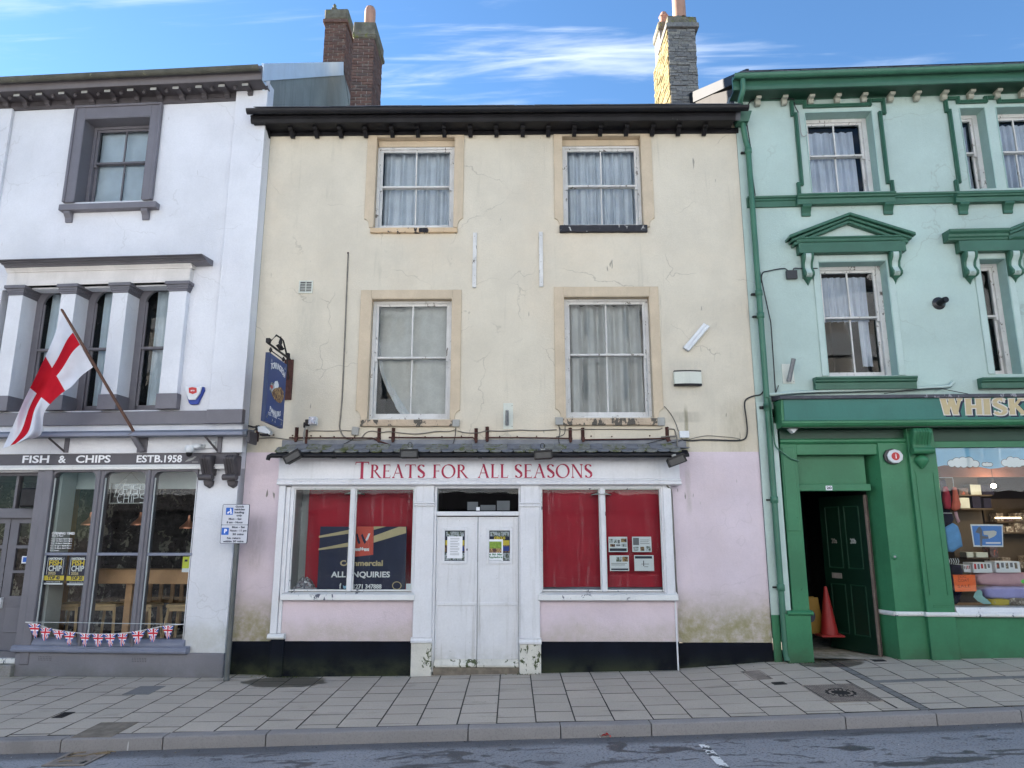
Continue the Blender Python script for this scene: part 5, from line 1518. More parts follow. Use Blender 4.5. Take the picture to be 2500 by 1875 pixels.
rusty('a5',1262,1190,1303,"rusty iron bracket, second from the left, under the left window sill")
rusty('a5',1381,1190,1303,"reddish rusty bracket, third from the left")
rusty('d2',512,142,248,"rusty bracket left of the middle flag holder's cable")
rusty('d2',598,130,240,"rusty bracket just right of the middle pair's first")
rusty('d2',1240,138,246,"rusty bracket under the right window, left of its pair")
rusty('d2',1337,138,242,"rusty bracket under the right window, right of its pair")
rusty('d2',1990,132,240,"last rusty bracket at the right end of the pentice")
def rail(pts,lbl):
    P3=[(*[C.at(k,x,y,o)[0]],-o,C.at(k,x,y,o)[1]) for (k,x,y,o) in pts]
    solo("iron_rail",lbl,"rail",C,MB().tube(P3,.011,6),"rust",group="thin iron awning rails")
rail([('a5',505,1275,.03),('a5',700,1275,.05),('a5',1205,1277,.05),('a5',1262,1302,.05),('a5',1450,1365,.12)],"thin iron rail left of the left window, bent down to the flashing")
rail([('a5',1345,1272,.05),('a5',1700,1274,.05),('a5',2055,1272,.05),('a5',2078,1295,.05)],"thin iron rail between the third and fourth brackets")
rail([('d2',600,216,.05),('d2',900,217,.05),('d2',1230,222,.05)],"thin iron rail in the middle between the pairs of brackets")
rail([('d2',1345,232,.05),('d2',1700,228,.05),('d2',2000,222,.05),('d2',2015,240,.05)],"thin iron rail at the right between the last brackets")
ORD="first second third fourth fifth sixth seventh eighth ninth tenth eleventh twelfth thirteenth fourteenth fifteenth sixteenth".split()
for i,(k,x,y) in enumerate([('a5',375,1252),('a5',535,1255),('a5',690,1258),('a5',770,1262),('a5',885,1265),('d2',120,210),('d2',250,208),('d2',400,205),('d2',695,207),('d2',830,208),('d2',980,207),('d2',1400,205),('d2',1560,208),('d2',1852,202)]):
    u,z=C.at(k,x,y)
    solo("bolt_stub","rusty bolt stub over the pentice, "+ORD[i]+" in the row from the chip shop side","bolt",C,MB().lathe([(.011,0),(.010,.02),(.007,.024)],u,0,z,8,axis='y'),"rust",group="bolt stubs in a row over the pentice")
# small security lights
def seclight(k,c,lbl,arm):
    u,z=C.at(k,*c,.16)
    t=Thing("security_light",lbl,"light",C,(u,-.16,z),"small white security lights")
    if arm:
        t.part("lamp_body",MB().box(u-.06,u+.06,-.20,-.10,z-.05,z+.07),"box_white",bevel=.01)
        t.part("reflector",MB().box(u-.05,u+.05,-.215,-.20,z-.045,z+.06),"foil",bevel=.004)
        t.part("fins",MB().box(u-.11,u-.06,-.19,-.11,z-.06,z+.03).box(u-.14,u-.11,-.17,-.12,z-.09,z-.01),"iron_dark",bevel=.006)
        t.part("arm",MB().tube([(u-.10,-.15,z-.06),(u-.14,-.11,z-.16),(u-.16,-.02,z-.26),(u-.16,0,z-.30)],.012,8),"box_grey")
        t.part("bracket_strap",MB().box(u-.14,u-.11,-.03,0,z-.36,z-.10),"rust")
    else:
        t.part("lamp_body",MB().slab([(u-.09,z+.05),(u+.02,z+.06),(u+.11,z-.03),(u+.09,z-.07),(u-.08,z-.03)],-.22,-.10),"box_white",bevel=.008)
        t.part("lens",MB().box(u-.05,u+.08,-.225,-.12,z-.085,z-.055),"iron_dark",bevel=.004)
        t.part("hood",MB().box(u-.13,u-.07,-.20,-.12,z+.0,z+.07),"iron_dark",bevel=.006)
        t.part("arm",MB().tube([(u-.10,-.15,z+.05),(u-.20,-.10,z+.06),(u-.30,-.02,z+.09)],.012,6),"iron_dark")
        t.part("strap",MB().box(u-.17,u-.14,-.05,0,z-.15,z+.06),"rust")
seclight('a5',(298,1212),"white security light on a black bracket beside the chip shop corner",False)
seclight('a5',(705,1138),"white security light on a crooked arm between the hanging sign and the left window",True)
# big black floodlights along the pentice
def flood(k,cx,cy,w,h,rot,lbl,ring,out=.46):
    u,z=C.at(k,cx,cy,out)
    t=Thing("floodlight",lbl,"floodlight",C,(u,-out,z),"black floodlights along the pentice gutter")
    def tr(m):
        c_,s_=math.cos(rot),math.sin(rot)
        m.v=[(u+p[0]*c_-p[2]*s_,-out+p[1],z+p[0]*s_+p[2]*c_) for p in m.v];return m
    t.part("housing",tr(MB().slab([(-w/2,-h/2),(w/2,-h/2),(w/2,h/2),(-w/2,h/2)],-.07,.06)),"tar_black",bevel=.008)
    t.part("visor",tr(MB().box(-w/2-.008,w/2+.008,-.085,-.065,h/2-.02,h/2+.008).box(-w/2-.008,-w/2+.01,-.085,-.065,-h/2,h/2-.02).box(w/2-.01,w/2+.008,-.085,-.065,-h/2,h/2-.02)),"gutter_black",bevel=.003)
    t.part("front_glass",tr(MB().box(-w/2+.012,w/2-.012,-.074,-.068,-h/2+.012,h/2-.02)),"opposite_dark")
    t.part("gland",tr(MB().box(-.03,.03,-.02,.05,h/2,h/2+.035)),"box_grey",bevel=.006)
    if ring:
        pts=[(.03*math.sin(a),.0,h/2+.075-.04*math.cos(a)) for a in [2*PI*i/12 for i in range(13)]]
        m=MB().tube(pts,.005,6);t.part("cable_loop",tr(m),"cable_black")
    t.part("yoke",tr(MB().tube([(0,.05,h/2),(0,.16,h/2+.02),(0,.30,h/2+.04)],.012,6)),"iron_dark")
flood('d3',425,640,.235,.115,R(30),"black floodlight tilted down at the left end of the pentice gutter",False)
flood('d3',1992,602,.245,.115,0,"black floodlight with a cable loop over the T of the lettering's first word",True)
flood('d2',1030,352,.25,.115,R(3),"black floodlight with a cable loop over the space before the last word",True)
flood('d2',2055,395,.245,.12,R(20),"black floodlight hanging tilted at the right end of the pentice gutter",False)
# flag pole holders
def holder(fr,k,px0,px1,r,plate,lbl,mat="galv",outs=(.05,.16)):
    (ub,zb2),(ut,zt2)=fr.at(k,*px1,outs[0]),fr.at(k,*px0,outs[1])
    t=Thing("flagpole_holder",lbl,"bracket",fr,(ub,0,zb2),"empty metal flagpole holders")
    if plate:
        u0,z0,u1,z1=fr.rc(k,*plate,.006)
        t.part("back_plate",MB().box(u0,u1,-.008,0,z0,z1),"box_cream",bevel=.003)
        for f in (.1,.9):t.part("screw",MB().lathe([(.006,0),(.005,.004)],u1-.015,-.008,z0+(z1-z0)*f,8,axis='y'),"iron_dark")
    n=12
    a,b=Vector((ub,-outs[0],zb2)),Vector((ut,-outs[1],zt2))
    t.part("tube",MB().tube([a,a.lerp(b,.97),b,b-(b-a)*.02,a.lerp(b,.75)],[r,r,r,r*.78,r*.75],n),mat,smooth=50)
    return t
holder(C,'d2',(752,5),(752,120),.026,(722,-50,798,150),"rusty galvanised flagpole holder standing on the cream wall over the door",outs=(.05,.14))
# fluorescent strip light
pts=[C.at('b3',x,y,.06) for x,y in ((1482,716),(1655,510),(1703,543),(1526,752))]
t=Thing("strip_light","white fluorescent strip light fixed slanting on the cream wall","light",C,(pts[0][0],0,pts[0][1]))
mid=[((pts[0][i]+pts[3][i])/2,(pts[1][i]+pts[2][i])/2) for i in (0,1)]
A0,A1=(mid[0][0],mid[1][0]),(mid[0][1],mid[1][1])
t.part("back_tray",MB().slab([pts[0],A0,A1,pts[1]],-.05,0),"box_white",bevel=.003)
t.part("diffuser",MB().slab([A0,pts[3],pts[2],A1],-.075,0),"box_white",bevel=.008)
# blank alarm box
u0,z0,u1,z1=C.rc('b3',1406,906,1636,1040,.07)
t=Thing("alarm_box","blank cream alarm box with curved black top and base, under the slanting strip light","alarm box",C,((u0+u1)/2,0,z0))
n=8
arc_=[(u0+(u1-u0)*i/n,-.055-.03*math.sin(PI*i/n)) for i in range(n+1)]
def curved(za,zb3,grow=0.0):
    m=MB();vs=[(a,b-grow,za) for a,b in arc_]+[(u1,0,za),(u0,0,za)]
    vs+=[(a,b-grow,zb3) for a,b in arc_]+[(u1,0,zb3),(u0,0,zb3)]
    k=n+3
    return m.add(vs,[tuple(range(k)),tuple(range(2*k-1,k-1,-1))]+[(i,(i+1)%k,k+(i+1)%k,k+i) for i in range(k)])
H_=z1-z0
t.part("cover",curved(z0+H_*.12,z1-H_*.13),"box_cream",smooth=40)
t.part("top_strip",curved(z1-H_*.13,z1-.01,.004),"opposite_dark",smooth=40)
t.part("base_strip",curved(z0,z0+H_*.12,.003),"tar_black",smooth=40)
# blue hanging sign on its wrought iron bracket
us=C.u('c1',575,700,.02)
def sgn(x,y,out):return C.at('c1',x,y,out)
# the board hangs square to the wall: find how far out its two edges are
def out_for(k,x,y,u):
    lo,hi=-.2,2.0
    for _ in range(40):
        mdd=(lo+hi)/2
        if C.u(k,x,y,mdd)<u:lo=mdd # left of centre: going out moves u towards the middle
        else:hi=mdd
    return (lo+hi)/2
ys=us+.01
o1,o2=out_for('c1',515,700,ys),out_for('c1',212,600,ys)
zt_=C.z('c1',212,312,o2);zt2_=C.z('c1',520,455,o1);zb4=C.z('c1',165,1435,o2)
print("sign out",o1,o2,zt_,zt2_,zb4)
zt_=(zt_+zt2_)/2
hs_=Thing("hanging_sign","blue hanging sign with white lettering and a picture, on a wrought iron bracket","hanging sign",C,(ys,0,zb4))
bdm=MB().box(ys-.028,ys+.028,-o2,-o1,zb4,zt_)
bd=hs_.part("sign_board",bdm,"board_blue",bevel=.004)
hs_.part("edge_strip",MB().box(ys-.03,ys+.03,-o2-.006,-o2,zb4,zt_),"board_edge",bd)
wS,hS=o2-o1,zt_-zb4
def face_text(s,f,h,mat,curve=0.0,wfrac=.8,name="letter"):
    """letters set on an arc across the board's right hand face; f = height fraction, s reads from the outer edge to the wall"""
    n_=len(s)
    for i,chh in enumerate(s):
        if chh==' ':continue
        q=(i+.5)/n_
        y=-o2+wS*(.5+(q-.5)*wfrac)
        dz=curve*(1-(2*q-1)**2)
        me=text_mesh(chh,h,mat,bold=.004,fit=None,sx=1.0)
        o=link(name,me,bd)
        o.location=(ys+.0295-hs_.org[0],y-hs_.org[1],zb4+hS*f+dz-hs_.org[2])
        o.rotation_euler=(0,math.atan(-curve*4*(2*q-1)/(wS*wfrac))*-1,R(90))
        o.rotation_mode='XYZ'
        o.rotation_euler=(0,0,R(90))
face_text("TORRINGTON",.80,.115,"letter_white",.07,.80)
face_text("PANNIERS",.21,.095,"letter_white",-.04,.62)
for i,(a,b,c,d,mt) in enumerate(((.12,.435,.42,.60,"pic_pale"),(.34,.50,.60,.66,"cloud_sticker"),(.26,.34,.88,.56,"pic_tan"),(.50,.40,.92,.60,"pic_tan"),(.14,.50,.28,.55,"plastic_red"))):
    rr=random.Random(i)
    n_=14
    cy_,cz_=-o2+wS*(a+c)/2,zb4+hS*(b+d)/2
    ry,rz=wS*(c-a)/2,hS*(d-b)/2
    poly=[(cy_+ry*math.cos(2*PI*k/n_)*rr.uniform(.85,1.1),cz_+rz*math.sin(2*PI*k/n_)*rr.uniform(.85,1.1)) for k in range(n_)]
    x0_=ys+.0285+i*.0008
    hs_.part("fruit_picture",MB().side(poly,x0_,x0_+.0008),mt,bd)
for (a,b,w_,h_) in ((.10,.88,.05,.07),(.86,.90,.05,.05),(.06,.05,.05,.08),(.35,.03,.05,.05),(.50,.03,.05,.06),(.85,.04,.05,.06)):
    y0_=-o2+wS*a;zq=zb4+hS*b
    hs_.part("corner_ornament",MB().side([(y0_,zq),(y0_+w_*.4,zq+h_*.2),(y0_+w_,zq),(y0_+w_*.6,zq+h_*.6),(y0_+w_*.7,zq+h_),(y0_+w_*.3,zq+h_*.7)],ys+.0285,ys+.0293),"pic_pale",bd)
# small print line of digits
for i,q in enumerate((.16,.22,.28,.40,.45,.50,.55,.60,.70,.74,.79,.84,.88,.92)):
    y=-o2+wS*q
    o=link("letter",text_mesh("TEL01805------"[i],.058,"letter_white",bold=.002),bd)
    o.location=(ys+.0295-hs_.org[0],y,zb4+hS*.125-hs_.org[2]);o.rotation_euler=(0,0,R(90))
# bracket
zA=zt_+.13
hs_.part("wall_plate",MB().box(us-.07,us+.07,-.03,0,C.z('c1',560,1080,.02),C.z('c1',600,400,.02)),"rust",bevel=.003)
hs_.part("bracket_bar",MB().tube([(ys,0,zA),(ys,-o2-.02,zA)],.016,8),"iron_dark")
hs_.part("scroll",MB().tube([(ys,-.16,zA+.02),(ys,-o2*.38,zA+.20),(ys,-o2*.46,zA+.21)],.013,8),"iron_dark")
hs_.part("scroll",MB().tube([(ys,-o2*.52,zA+.21),(ys,-o2*.70,zA+.20),(ys,-o2*.94,zA+.04)],.013,8),"iron_dark")
hs_.part("finial",MB().lathe([(.01,0),(.045,.05),(.02,.09),(.03,.12),(.004,.22)],ys,-o2*.5,zA+.02,10),"iron_dark")
hs_.part("bracket_end",MB().box(ys-.03,ys+.03,-o2-.04,-o2+.02,zA,zA+.07),"iron_dark",bevel=.006)
hs_.part("bracket_end",MB().box(ys-.03,ys+.03,-.16,-.10,zA,zA+.07),"iron_dark",bevel=.006)
hs_.part("leaf_scroll",MB().lathe([(.005,-.03),(.04,0),(.005,.03)],ys,-o2*.42,zA+.07,8).lathe([(.005,-.03),(.04,0),(.005,.03)],ys,-o2*.58,zA+.07,8),"iron_dark")
hs_.part("hanging_bar",MB().tube([(ys,-o1-.08,zt_+.055),(ys,-o2+.08,zt_+.055)],.008,6),"iron_dark")
for q in (o1+.10,o2-.10):
    hs_.part("hook",MB().lathe([(.004,0),(.026,.03),(.026,.045),(.006,.08)],ys,-q,zt_+.02,8),"iron_dark")
hs_.part("stay",MB().tube([(ys,-.02,C.z('c1',545,740,.03)),(ys,-.10,C.z('c1',545,560,.08)),(ys,-.15,zA)],.012,6),"iron_dark")
# ---------------------------------------------------------------- parking sign on its post
PO=.42 # post stands out from the cream wall, close to the chip shop corner
pu0,pu1=C.u('b8',1527,500,PO),C.u('b8',1572,500,PO)
puc=(pu0+pu1)/2
gz=zp(C.w(puc,-PO,0).x,C.w(puc,-PO,0).y)
ps_=Thing("parking_sign","grey post carrying a white loading and parking plate beside the chip shop corner","parking sign",C,(puc,-PO,gz))
ps_.part("post",MB().tube([(puc,-PO,gz-.02),(puc,-PO,C.z('c2',650,1450,PO+.05))],.036,14),"galv_grey",smooth=50)
ps_.part("post_collar",MB().lathe([(.036,0),(.045,.01),(.04,.05),(.036,.055)],puc,-PO,gz-.01,14),"galv_grey",smooth=50)
PF=PO+.055
pl=[C.at('c2',x,y,PF) for x,y in ((225,1495),(1075,1495),(1135,270),(300,270))]
u0=(pl[0][0]+pl[3][0])/2;u1=(pl[1][0]+pl[2][0])/2;z0=(pl[0][1]+pl[1][1])/2;z1=(pl[2][1]+pl[3][1])/2
def rrect(u0,z0,u1,z1,r,n=4):
    return [(cx0+r*math.cos(a),cz0+r*math.sin(a)) for (cx0,cz0,s) in ((u1-r,z1-r,0),(u0+r,z1-r,90),(u0+r,z0+r,180),(u1-r,z0+r,270)) for a in [R(s+90*i/n) for i in range(n+1)]]
plate=ps_.part("sign_plate",MB().slab(rrect(u0,z0,u1,z1,.018),-PF-.004,-PF+.006),"ink")
zmid=C.z('c2',670,912,PF)
ps_.part("plate_face",MB().slab(rrect(u0+.007,zmid+.003,u1-.007,z1-.007,.012),-PF-.0048,-PF-.004),"sign_face",plate)
ps_.part("plate_face",MB().slab(rrect(u0+.007,z0+.007,u1-.007,zmid-.003,.012),-PF-.0048,-PF-.004),"sign_face",plate)
def pbox(x0,y0,x1,y1):return C.rc('c2',x0,y0,x1,y1,PF)
a=pbox(408,375,632,598);ps_.part("blue_square",MB().slab(rrect(*a,.006),-PF-.0055,-PF-.0048),"sign_blue",plate)
b=pbox(272,998,496,1222);ps_.part("blue_square",MB().slab(rrect(*b,.006),-PF-.0055,-PF-.0048),"sign_blue",plate)
u_,z_=C.at('c2',392,1110,PF);put_text(ps_,"P",u_,-PF-.006,z_,.075,"letter_white",parent=plate,bold=.004)
for pts in ([(545,395),(560,400),(580,440),(580,500),(605,570),(590,580),(570,530),(560,580),(542,575),(548,500),(535,440)],[(440,545),(470,500),(540,485),(545,495),(500,540),(480,565)]):
    ps_.part("loading_symbol",MB().slab([C.at('c2',x,y,PF) for x,y in pts],-PF-.0062,-PF-.0055),"letter_white",plate)
for s,x,y,w_ in (("Goods",838,345,262),("vehicles",835,432,330),("loading",825,525,300),("only",820,620,175),("Mon - Sat",690,728,400),("8 am - Noon",680,835,495),("Mon - Sat",795,985,400),("Noon - 11 pm",790,1092,515),("30 mins",785,1205,350),("No return",650,1325,420),("within 30 mins",640,1425,640)):
    u_,z_=C.at('c2',x,y,PF);wu=C.u('c2',x+w_/2,y,PF)-C.u('c2',x-w_/2,y,PF)
    put_text(ps_,s,u_,-PF-.0058,z_,.038,"ink",parent=plate,fit=wu,bold=.0016)
# ================================================================ THE WHITE CHIP SHOP BUILDING
wb=Thing("terrace_building","white three storey building with grey trim and a fish and chip shop below","building",W,(-2.4,0,-.1))
wR=W.u('a2',2085,1100)
wL=-8.6
def wrc(*a,**k):return W.rc(*a,**k)
Z_WT=W.z('a1',1300,395) # top of the white wall
WO=(W.u('a1',625,820),W.z('a1',850,1142),W.u('a1',1140,820),W.z('a1',950,505)) # top window opening
tri_z0,tri_z1=W.z('a2',1000,1388,.02),W.z('a2',1000,330,.10)
tri_u0,tri_u1=W.u('a2',-60,900),W.u('a2',1500,900)
Z_SB=W.z('a2',1400,1505,.05) # underside of the grey string course
Z_ST=W.z('a2',1400,1392,.05)
m=MB();wall_panel(m,wL,wR,Z_SB-.7,Z_WT+.35,[WO,(tri_u0,tri_z0,tri_u1,tri_z1)],.2)
wb.part("wall",m,"render_white",recalc=False)
# returns and carcass
wb.part("corner_return",MB().box(wR-.02,wR,.0,.17,-.5,Z_WT+.3),"render_white")
wb.part("side_wall",MB().box(wR-.02,wR,.17,8.4,-.5,8.6),"gable_render")
wb.part("side_wall",MB().box(wL,wL+.02,.2,8.4,-.5,9),"render_white")
wb.part("rear_wall",MB().box(wL,wR,8.4,8.5,-.5,9.2),"render_white")
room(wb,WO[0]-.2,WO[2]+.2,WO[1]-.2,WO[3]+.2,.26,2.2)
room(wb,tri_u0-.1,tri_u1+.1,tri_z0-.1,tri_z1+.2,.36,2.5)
# pilaster strips
q0,q1=W.u('a2',1835,500,.06),wR+.0
wb.part("pilaster",MB().box(q0,q1,-.06,0,Z_SB+.1,Z_WT+.16),"render_white",bevel=.006)
wb.part("pilaster",MB().box(wL,W.u('a1',20,900,.06),-.06,0,W.z('a2',100,200),Z_WT+.02),"render_white",bevel=.006)
# main cornice: frieze, soffit, fascia, gutter
zfr=Z_WT
zso=W.z('a1',1990,205,.33)
uC=W.u('a1',2022,150,.35)
wb.part("frieze_board",MB().side([(0,zfr),(-.03,zfr),(-.035,zfr+.06),(-.025,zfr+.07),(-.025,zso+.03),(0,zso+.03)],wL,q0-.005),"trim_dark",bevel=.003)
wb.part("frieze_board",MB().side([(0,zfr+.15),(-.09,zfr+.15),(-.09,zfr+.20),(-.08,zfr+.21),(-.08,zso+.03),(0,zso+.03)],q0,wR+.01),"trim_dark",bevel=.003)
wb.part("soffit",MB().box(wL,uC-.02,-.33,-.02,zso,zso+.02),"trim_dark")
wb.part("fascia_moulding",MB().side([(-.33,zso-.005),(-.35,zso-.005),(-.36,zso+.05),(-.36,zso+.15),(-.385,zso+.17),(-.385,zso+.22),(-.33,zso+.22)],wL,uC),"trim_grey_warm",bevel=.003)
zgw=W.z('a1',1990,125,.46)
gp=[(-.445+.062*math.cos(a),zgw+.06+.07*math.sin(a)) for a in [PI+PI*i/9 for i in range(10)]]
gi=[(-.445+.055*math.cos(a),zgw+.062+.06*math.sin(a)) for a in [2*PI-PI*i/9 for i in range(10)]]
wb.part("gutter",MB().side(gp+gi,wL,uC+.0),"gutter_lichen",smooth=40)
for xx in (120,560,1070,1535,1860):
    uu=W.u('a1',xx,140,.46);wb.part("gutter_joint",MB().side([(p[0],p[1]-.004) for p in gp]+gi,uu-.03,uu+.03),"gutter_lichen",smooth=40)
kz=(zso-zfr-.03)/.30
prof=[(y_,zso-d_*kz) for y_,d_ in ((0,.30),(-.05,.30),(-.055,.26),(-.085,.24),(-.10,.19),(-.09,.14),(-.12,.10),(-.20,.09),(-.255,.065),(-.27,.03),(-.27,0),(0,0))]
me=MB().side(prof,-.042,.042).mesh("cornice_bracket","trim_dark",(0,0,wb.org[2]),.008)
mg=MB().side([(-.272,zso-.055),(-.278,zso-.05),(-.278,zso-.012),(-.272,zso-.01)],-.052,.052).mesh("bracket_tip","box_grey",(0,0,wb.org[2]),.002)
mb_=MB().lathe([(.005,-.07),(.03,-.055),(.035,-.03),(.02,-.01),(.03,0)],0,-.20,zso,8).mesh("soffit_boss","trim_dark",(0,0,wb.org[2]),smooth=50)
bxs=[W.u('a1',x,y,.12) for x,y in ((40,350),(185,345),(355,335),(525,330),(700,322),(875,315),(1050,308),(1225,300),(1395,292),(1570,285),(1745,275),(1925,262))]
for i in range(5):bxs.insert(0,bxs[0]-.50)
for i,uu in enumerate(bxs):
    o=link("cornice_bracket",me,wb.o,(uu-wb.org[0],-.0,0));link("bracket_tip",mg,o)
    if i:link("soffit_boss",mb_,wb.o,((uu+bxs[i-1])/2-wb.org[0],0,0))
# roof with its pale verge board and grey gable wall rising over the cream roof
# the gable wall and verge run back at right angles to the cream front, built in that building's frame
va0,va1=(-.42,9.30),(4.55,12.95)
gx=C.at('v',575,500)[0]-.0
gx=-4.08
def side_pt(k,x,y,X=-4.05):
    d=ray(k,x,y);t=(X-CAM.x)/d.x;p=CAM+d*t;return p.y,p.z
v1,v2,v3,v4=side_pt('a4',148,535),side_pt('a4',822,522),side_pt('a4',822,634),side_pt('a4',142,683)
print("verge",v1,v2,v3,v4)
th0=W.th
def wl_(Y,X=-4.05): # world (X, Y) -> W frame (u, y)
    p=Vector((X,Y,0))-W.o;return p.dot(W.U),p.dot(W.N)
def prism_w(poly,X0,X1): # polygon in world (Y, Z) extruded through world X, given in W coordinates
    m=MB();n=len(poly)
    vs=[(*wl_(Y,X0),Z) for Y,Z in poly]+[(*wl_(Y,X1),Z) for Y,Z in poly]
    return m.add(vs,[(i,(i+1)%n,n+(i+1)%n,n+i) for i in range(n)]+[tuple(range(n-1,-1,-1)),tuple(range(n,2*n))])
wb.part("gable_wall",prism_w([(-.0,7.2),(-.0,v4[1]+.22),(v3[0]+.02,v3[1]+.16),(v3[0]+.9,v3[1]+.02),(v3[0]+.9,7.2)],-4.30,-4.07),"gable_render")
wb.part("verge_board",prism_w([v4,v1,v2,v3],-4.075,-4.04),"verge_white")
wb.part("verge_end",prism_w([(v4[0]+.01,v4[1]+.0),(v4[0]+.16,v4[1]+.08),(v4[0]+.22,v4[1]-.12),(v4[0]+.18,v4[1]-.14)],-4.085,-4.05),"verge_white")
sl_=(v2[1]-v1[1])/(v2[0]-v1[0])
roof=MB()
for (Y0,Z0,Y1,Z1) in ((v1[0],v1[1]-.04,v2[0]+.1,v2[1]-.04),(v2[0]+.1,v2[1]-.04,v2[0]+4.4,v2[1]-3.4)):
    a,b=wl_(Y0),wl_(Y1)
    roof.quad((wL,a[1],Z0),(a[0]-.01,a[1],Z0),(b[0]-.01,b[1],Z1),(wL,b[1],Z1))
wb.part("roof",roof,"roof_slate",recalc=False)
# top window
s_o=(W.u('a1',548,820),W.u('a1',1215,820),W.z('a1',900,425),W.z('a1',820,1150))
m=MB()
m.slab(rect_poly(s_o[0],s_o[3],WO[0],s_o[2]),-.05,0).slab(rect_poly(WO[2],s_o[3],s_o[1],s_o[2]),-.05,0)
wb.part("architrave",MB().slab(rect_poly(s_o[0],s_o[3],WO[0],s_o[2]),-.05,0),"trim_grey_mid",bevel=.006)
wb.part("architrave",MB().slab(rect_poly(WO[2],s_o[3],s_o[1],s_o[2]),-.05,0),"trim_grey_mid",bevel=.006)
wb.part("architrave",MB().slab(rect_poly(WO[0],WO[3],WO[2],s_o[2]),-.049,0),"trim_grey_mid",bevel=.006)
e=.045
wb.part("architrave_moulding",MB().box(s_o[0]-.012,s_o[0]+e-.012,-.075,0,s_o[3],s_o[2]),"trim_grey_mid",bevel=.01)
wb.part("architrave_moulding",MB().box(s_o[1]-e+.012,s_o[1]+.012,-.075,0,s_o[3],s_o[2]),"trim_grey_mid",bevel=.01)
wb.part("architrave_moulding",MB().box(s_o[0]-.012,s_o[1]+.012,-.075,0,s_o[2],s_o[2]+.04),"trim_grey_mid",bevel=.01)
wb.part("reveal",MB().box(WO[0]-.001,WO[0]+.012,-.045,.24,WO[1],WO[3]).box(WO[2]-.012,WO[2]+.001,-.045,.24,WO[1],WO[3]).box(WO[0]+.012,WO[2]-.012,-.045,.24,WO[3]-.012,WO[3]),"trim_grey")
sash(wb,WO[0]+.013,WO[2]-.013,WO[1]+.01,WO[3]-.013,.20,"trim_grey",rail=W.z('a1',900,852,-.22))
sz=W.z('a1',820,1152,.12),W.z('a1',820,1198,.12)
wb.part("window_sill",MB().box(W.u('a1',452,1175,.12),W.u('a1',1200,1160,.12),-.12,.20,sz[1],sz[0]),"trim_grey_mid",bevel=.006)
for x in (518,1112):
    uu=W.u('a1',x,1225,.08)
    wb.part("sill_bracket",MB().side([(0,sz[1]),(-.10,sz[1]),(-.10,sz[1]-.04),(-.05,sz[1]-.10),(-.035,sz[1]-.15),(-.035,sz[1]-.17),(0,sz[1]-.17)],uu-.055,uu+.055),"trim_grey_mid",bevel=.005)
curtain("grey-blue blind hanging in the chip shop building's top window, lit strip lights beyond",W,WO[0]+.08,WO[2]-.06,WO[1]+.05,WO[3]-.05,.33,"blind_grey",2,.01,31,None)
# triple window group
PFo=.10
cz1,cz0=W.z('a2',1030,305,PFo+.06),W.z('a2',1030,392,PFo+.02)
bz1,bz0=W.z('a2',950,1252,PFo+.01),tri_z0
pil=[]
for i,(x0,x1,yy) in enumerate(((0,122,900),(485,610,640),(915,1045,700),(1395,1545,700))):
    pil.append((W.u('a2',x0,yy,PFo),W.u('a2',x1,yy,PFo)))
w_=pil[2][1]-pil[2][0]
wpoly="render_white"
for i,(a,b) in enumerate(pil):
    dback=.22 if i<3 else .0
    p=wb.part("pilaster",MB().box(a,b,-PFo,dback,bz1,cz0),"render_white",bevel=.004)
    wb.part("pilaster_base",MB().box(a-.025,b+.02,-PFo-.02,dback,bz0,bz1),"trim_grey_mid",p,bevel=.004)
    g=.055;H=cz1-cz0
    m=MB()
    for (lo,hi,gg) in ((0,.22,.012),(.22,.42,.024),(.42,.66,.034),(.66,1.0,g)):
        m.box(a-gg,b+gg,-PFo-gg,dback+(gg if i<3 else 0),cz0+H*lo,cz0+H*hi)
    wb.part("capital",m,"trim_grey",p,bevel=.004)
# entablature
ez0,ez1=cz1,W.z('a2',1000,205,PFo)
eL,eR=W.u('a2',60,260,PFo),W.u('a2',1602,260,PFo)
wb.part("frieze",MB().box(eL,eR,-PFo,.02,ez0,ez1),"frieze_cream",bevel=.004)
wb.part("frieze_moulding",MB().side([(0,ez1),(-PFo-.015,ez1),(-PFo-.02,ez1+.02),(-PFo-.05,ez1+.045),(-PFo-.06,ez1+.06),(0,ez1+.06)],eL-.01,eR+.03),"frieze_cream",bevel=.003)
et=W.z('a2',1400,75,.36);eb=ez1+.06
H=et-eb
wb.part("hood_cornice",MB().side([(0,eb),(-.18,eb),(-.20,eb+H*.10),(-.20,eb+H*.36),(-.27,eb+H*.37),(-.27,eb+H*.46),(-.25,eb+H*.50),(-.25,eb+H*.58),(-.32,eb+H*.60),(-.32,eb+H*.70),(-.30,eb+H*.74),(-.30,eb+H*.82),(-.36,eb+H*.85),(-.36,et),(0,et+.03)],W.u('a2',-10,150,.3),W.u('a2',1705,110,.34)),"trim_grey_mid2",bevel=.003)
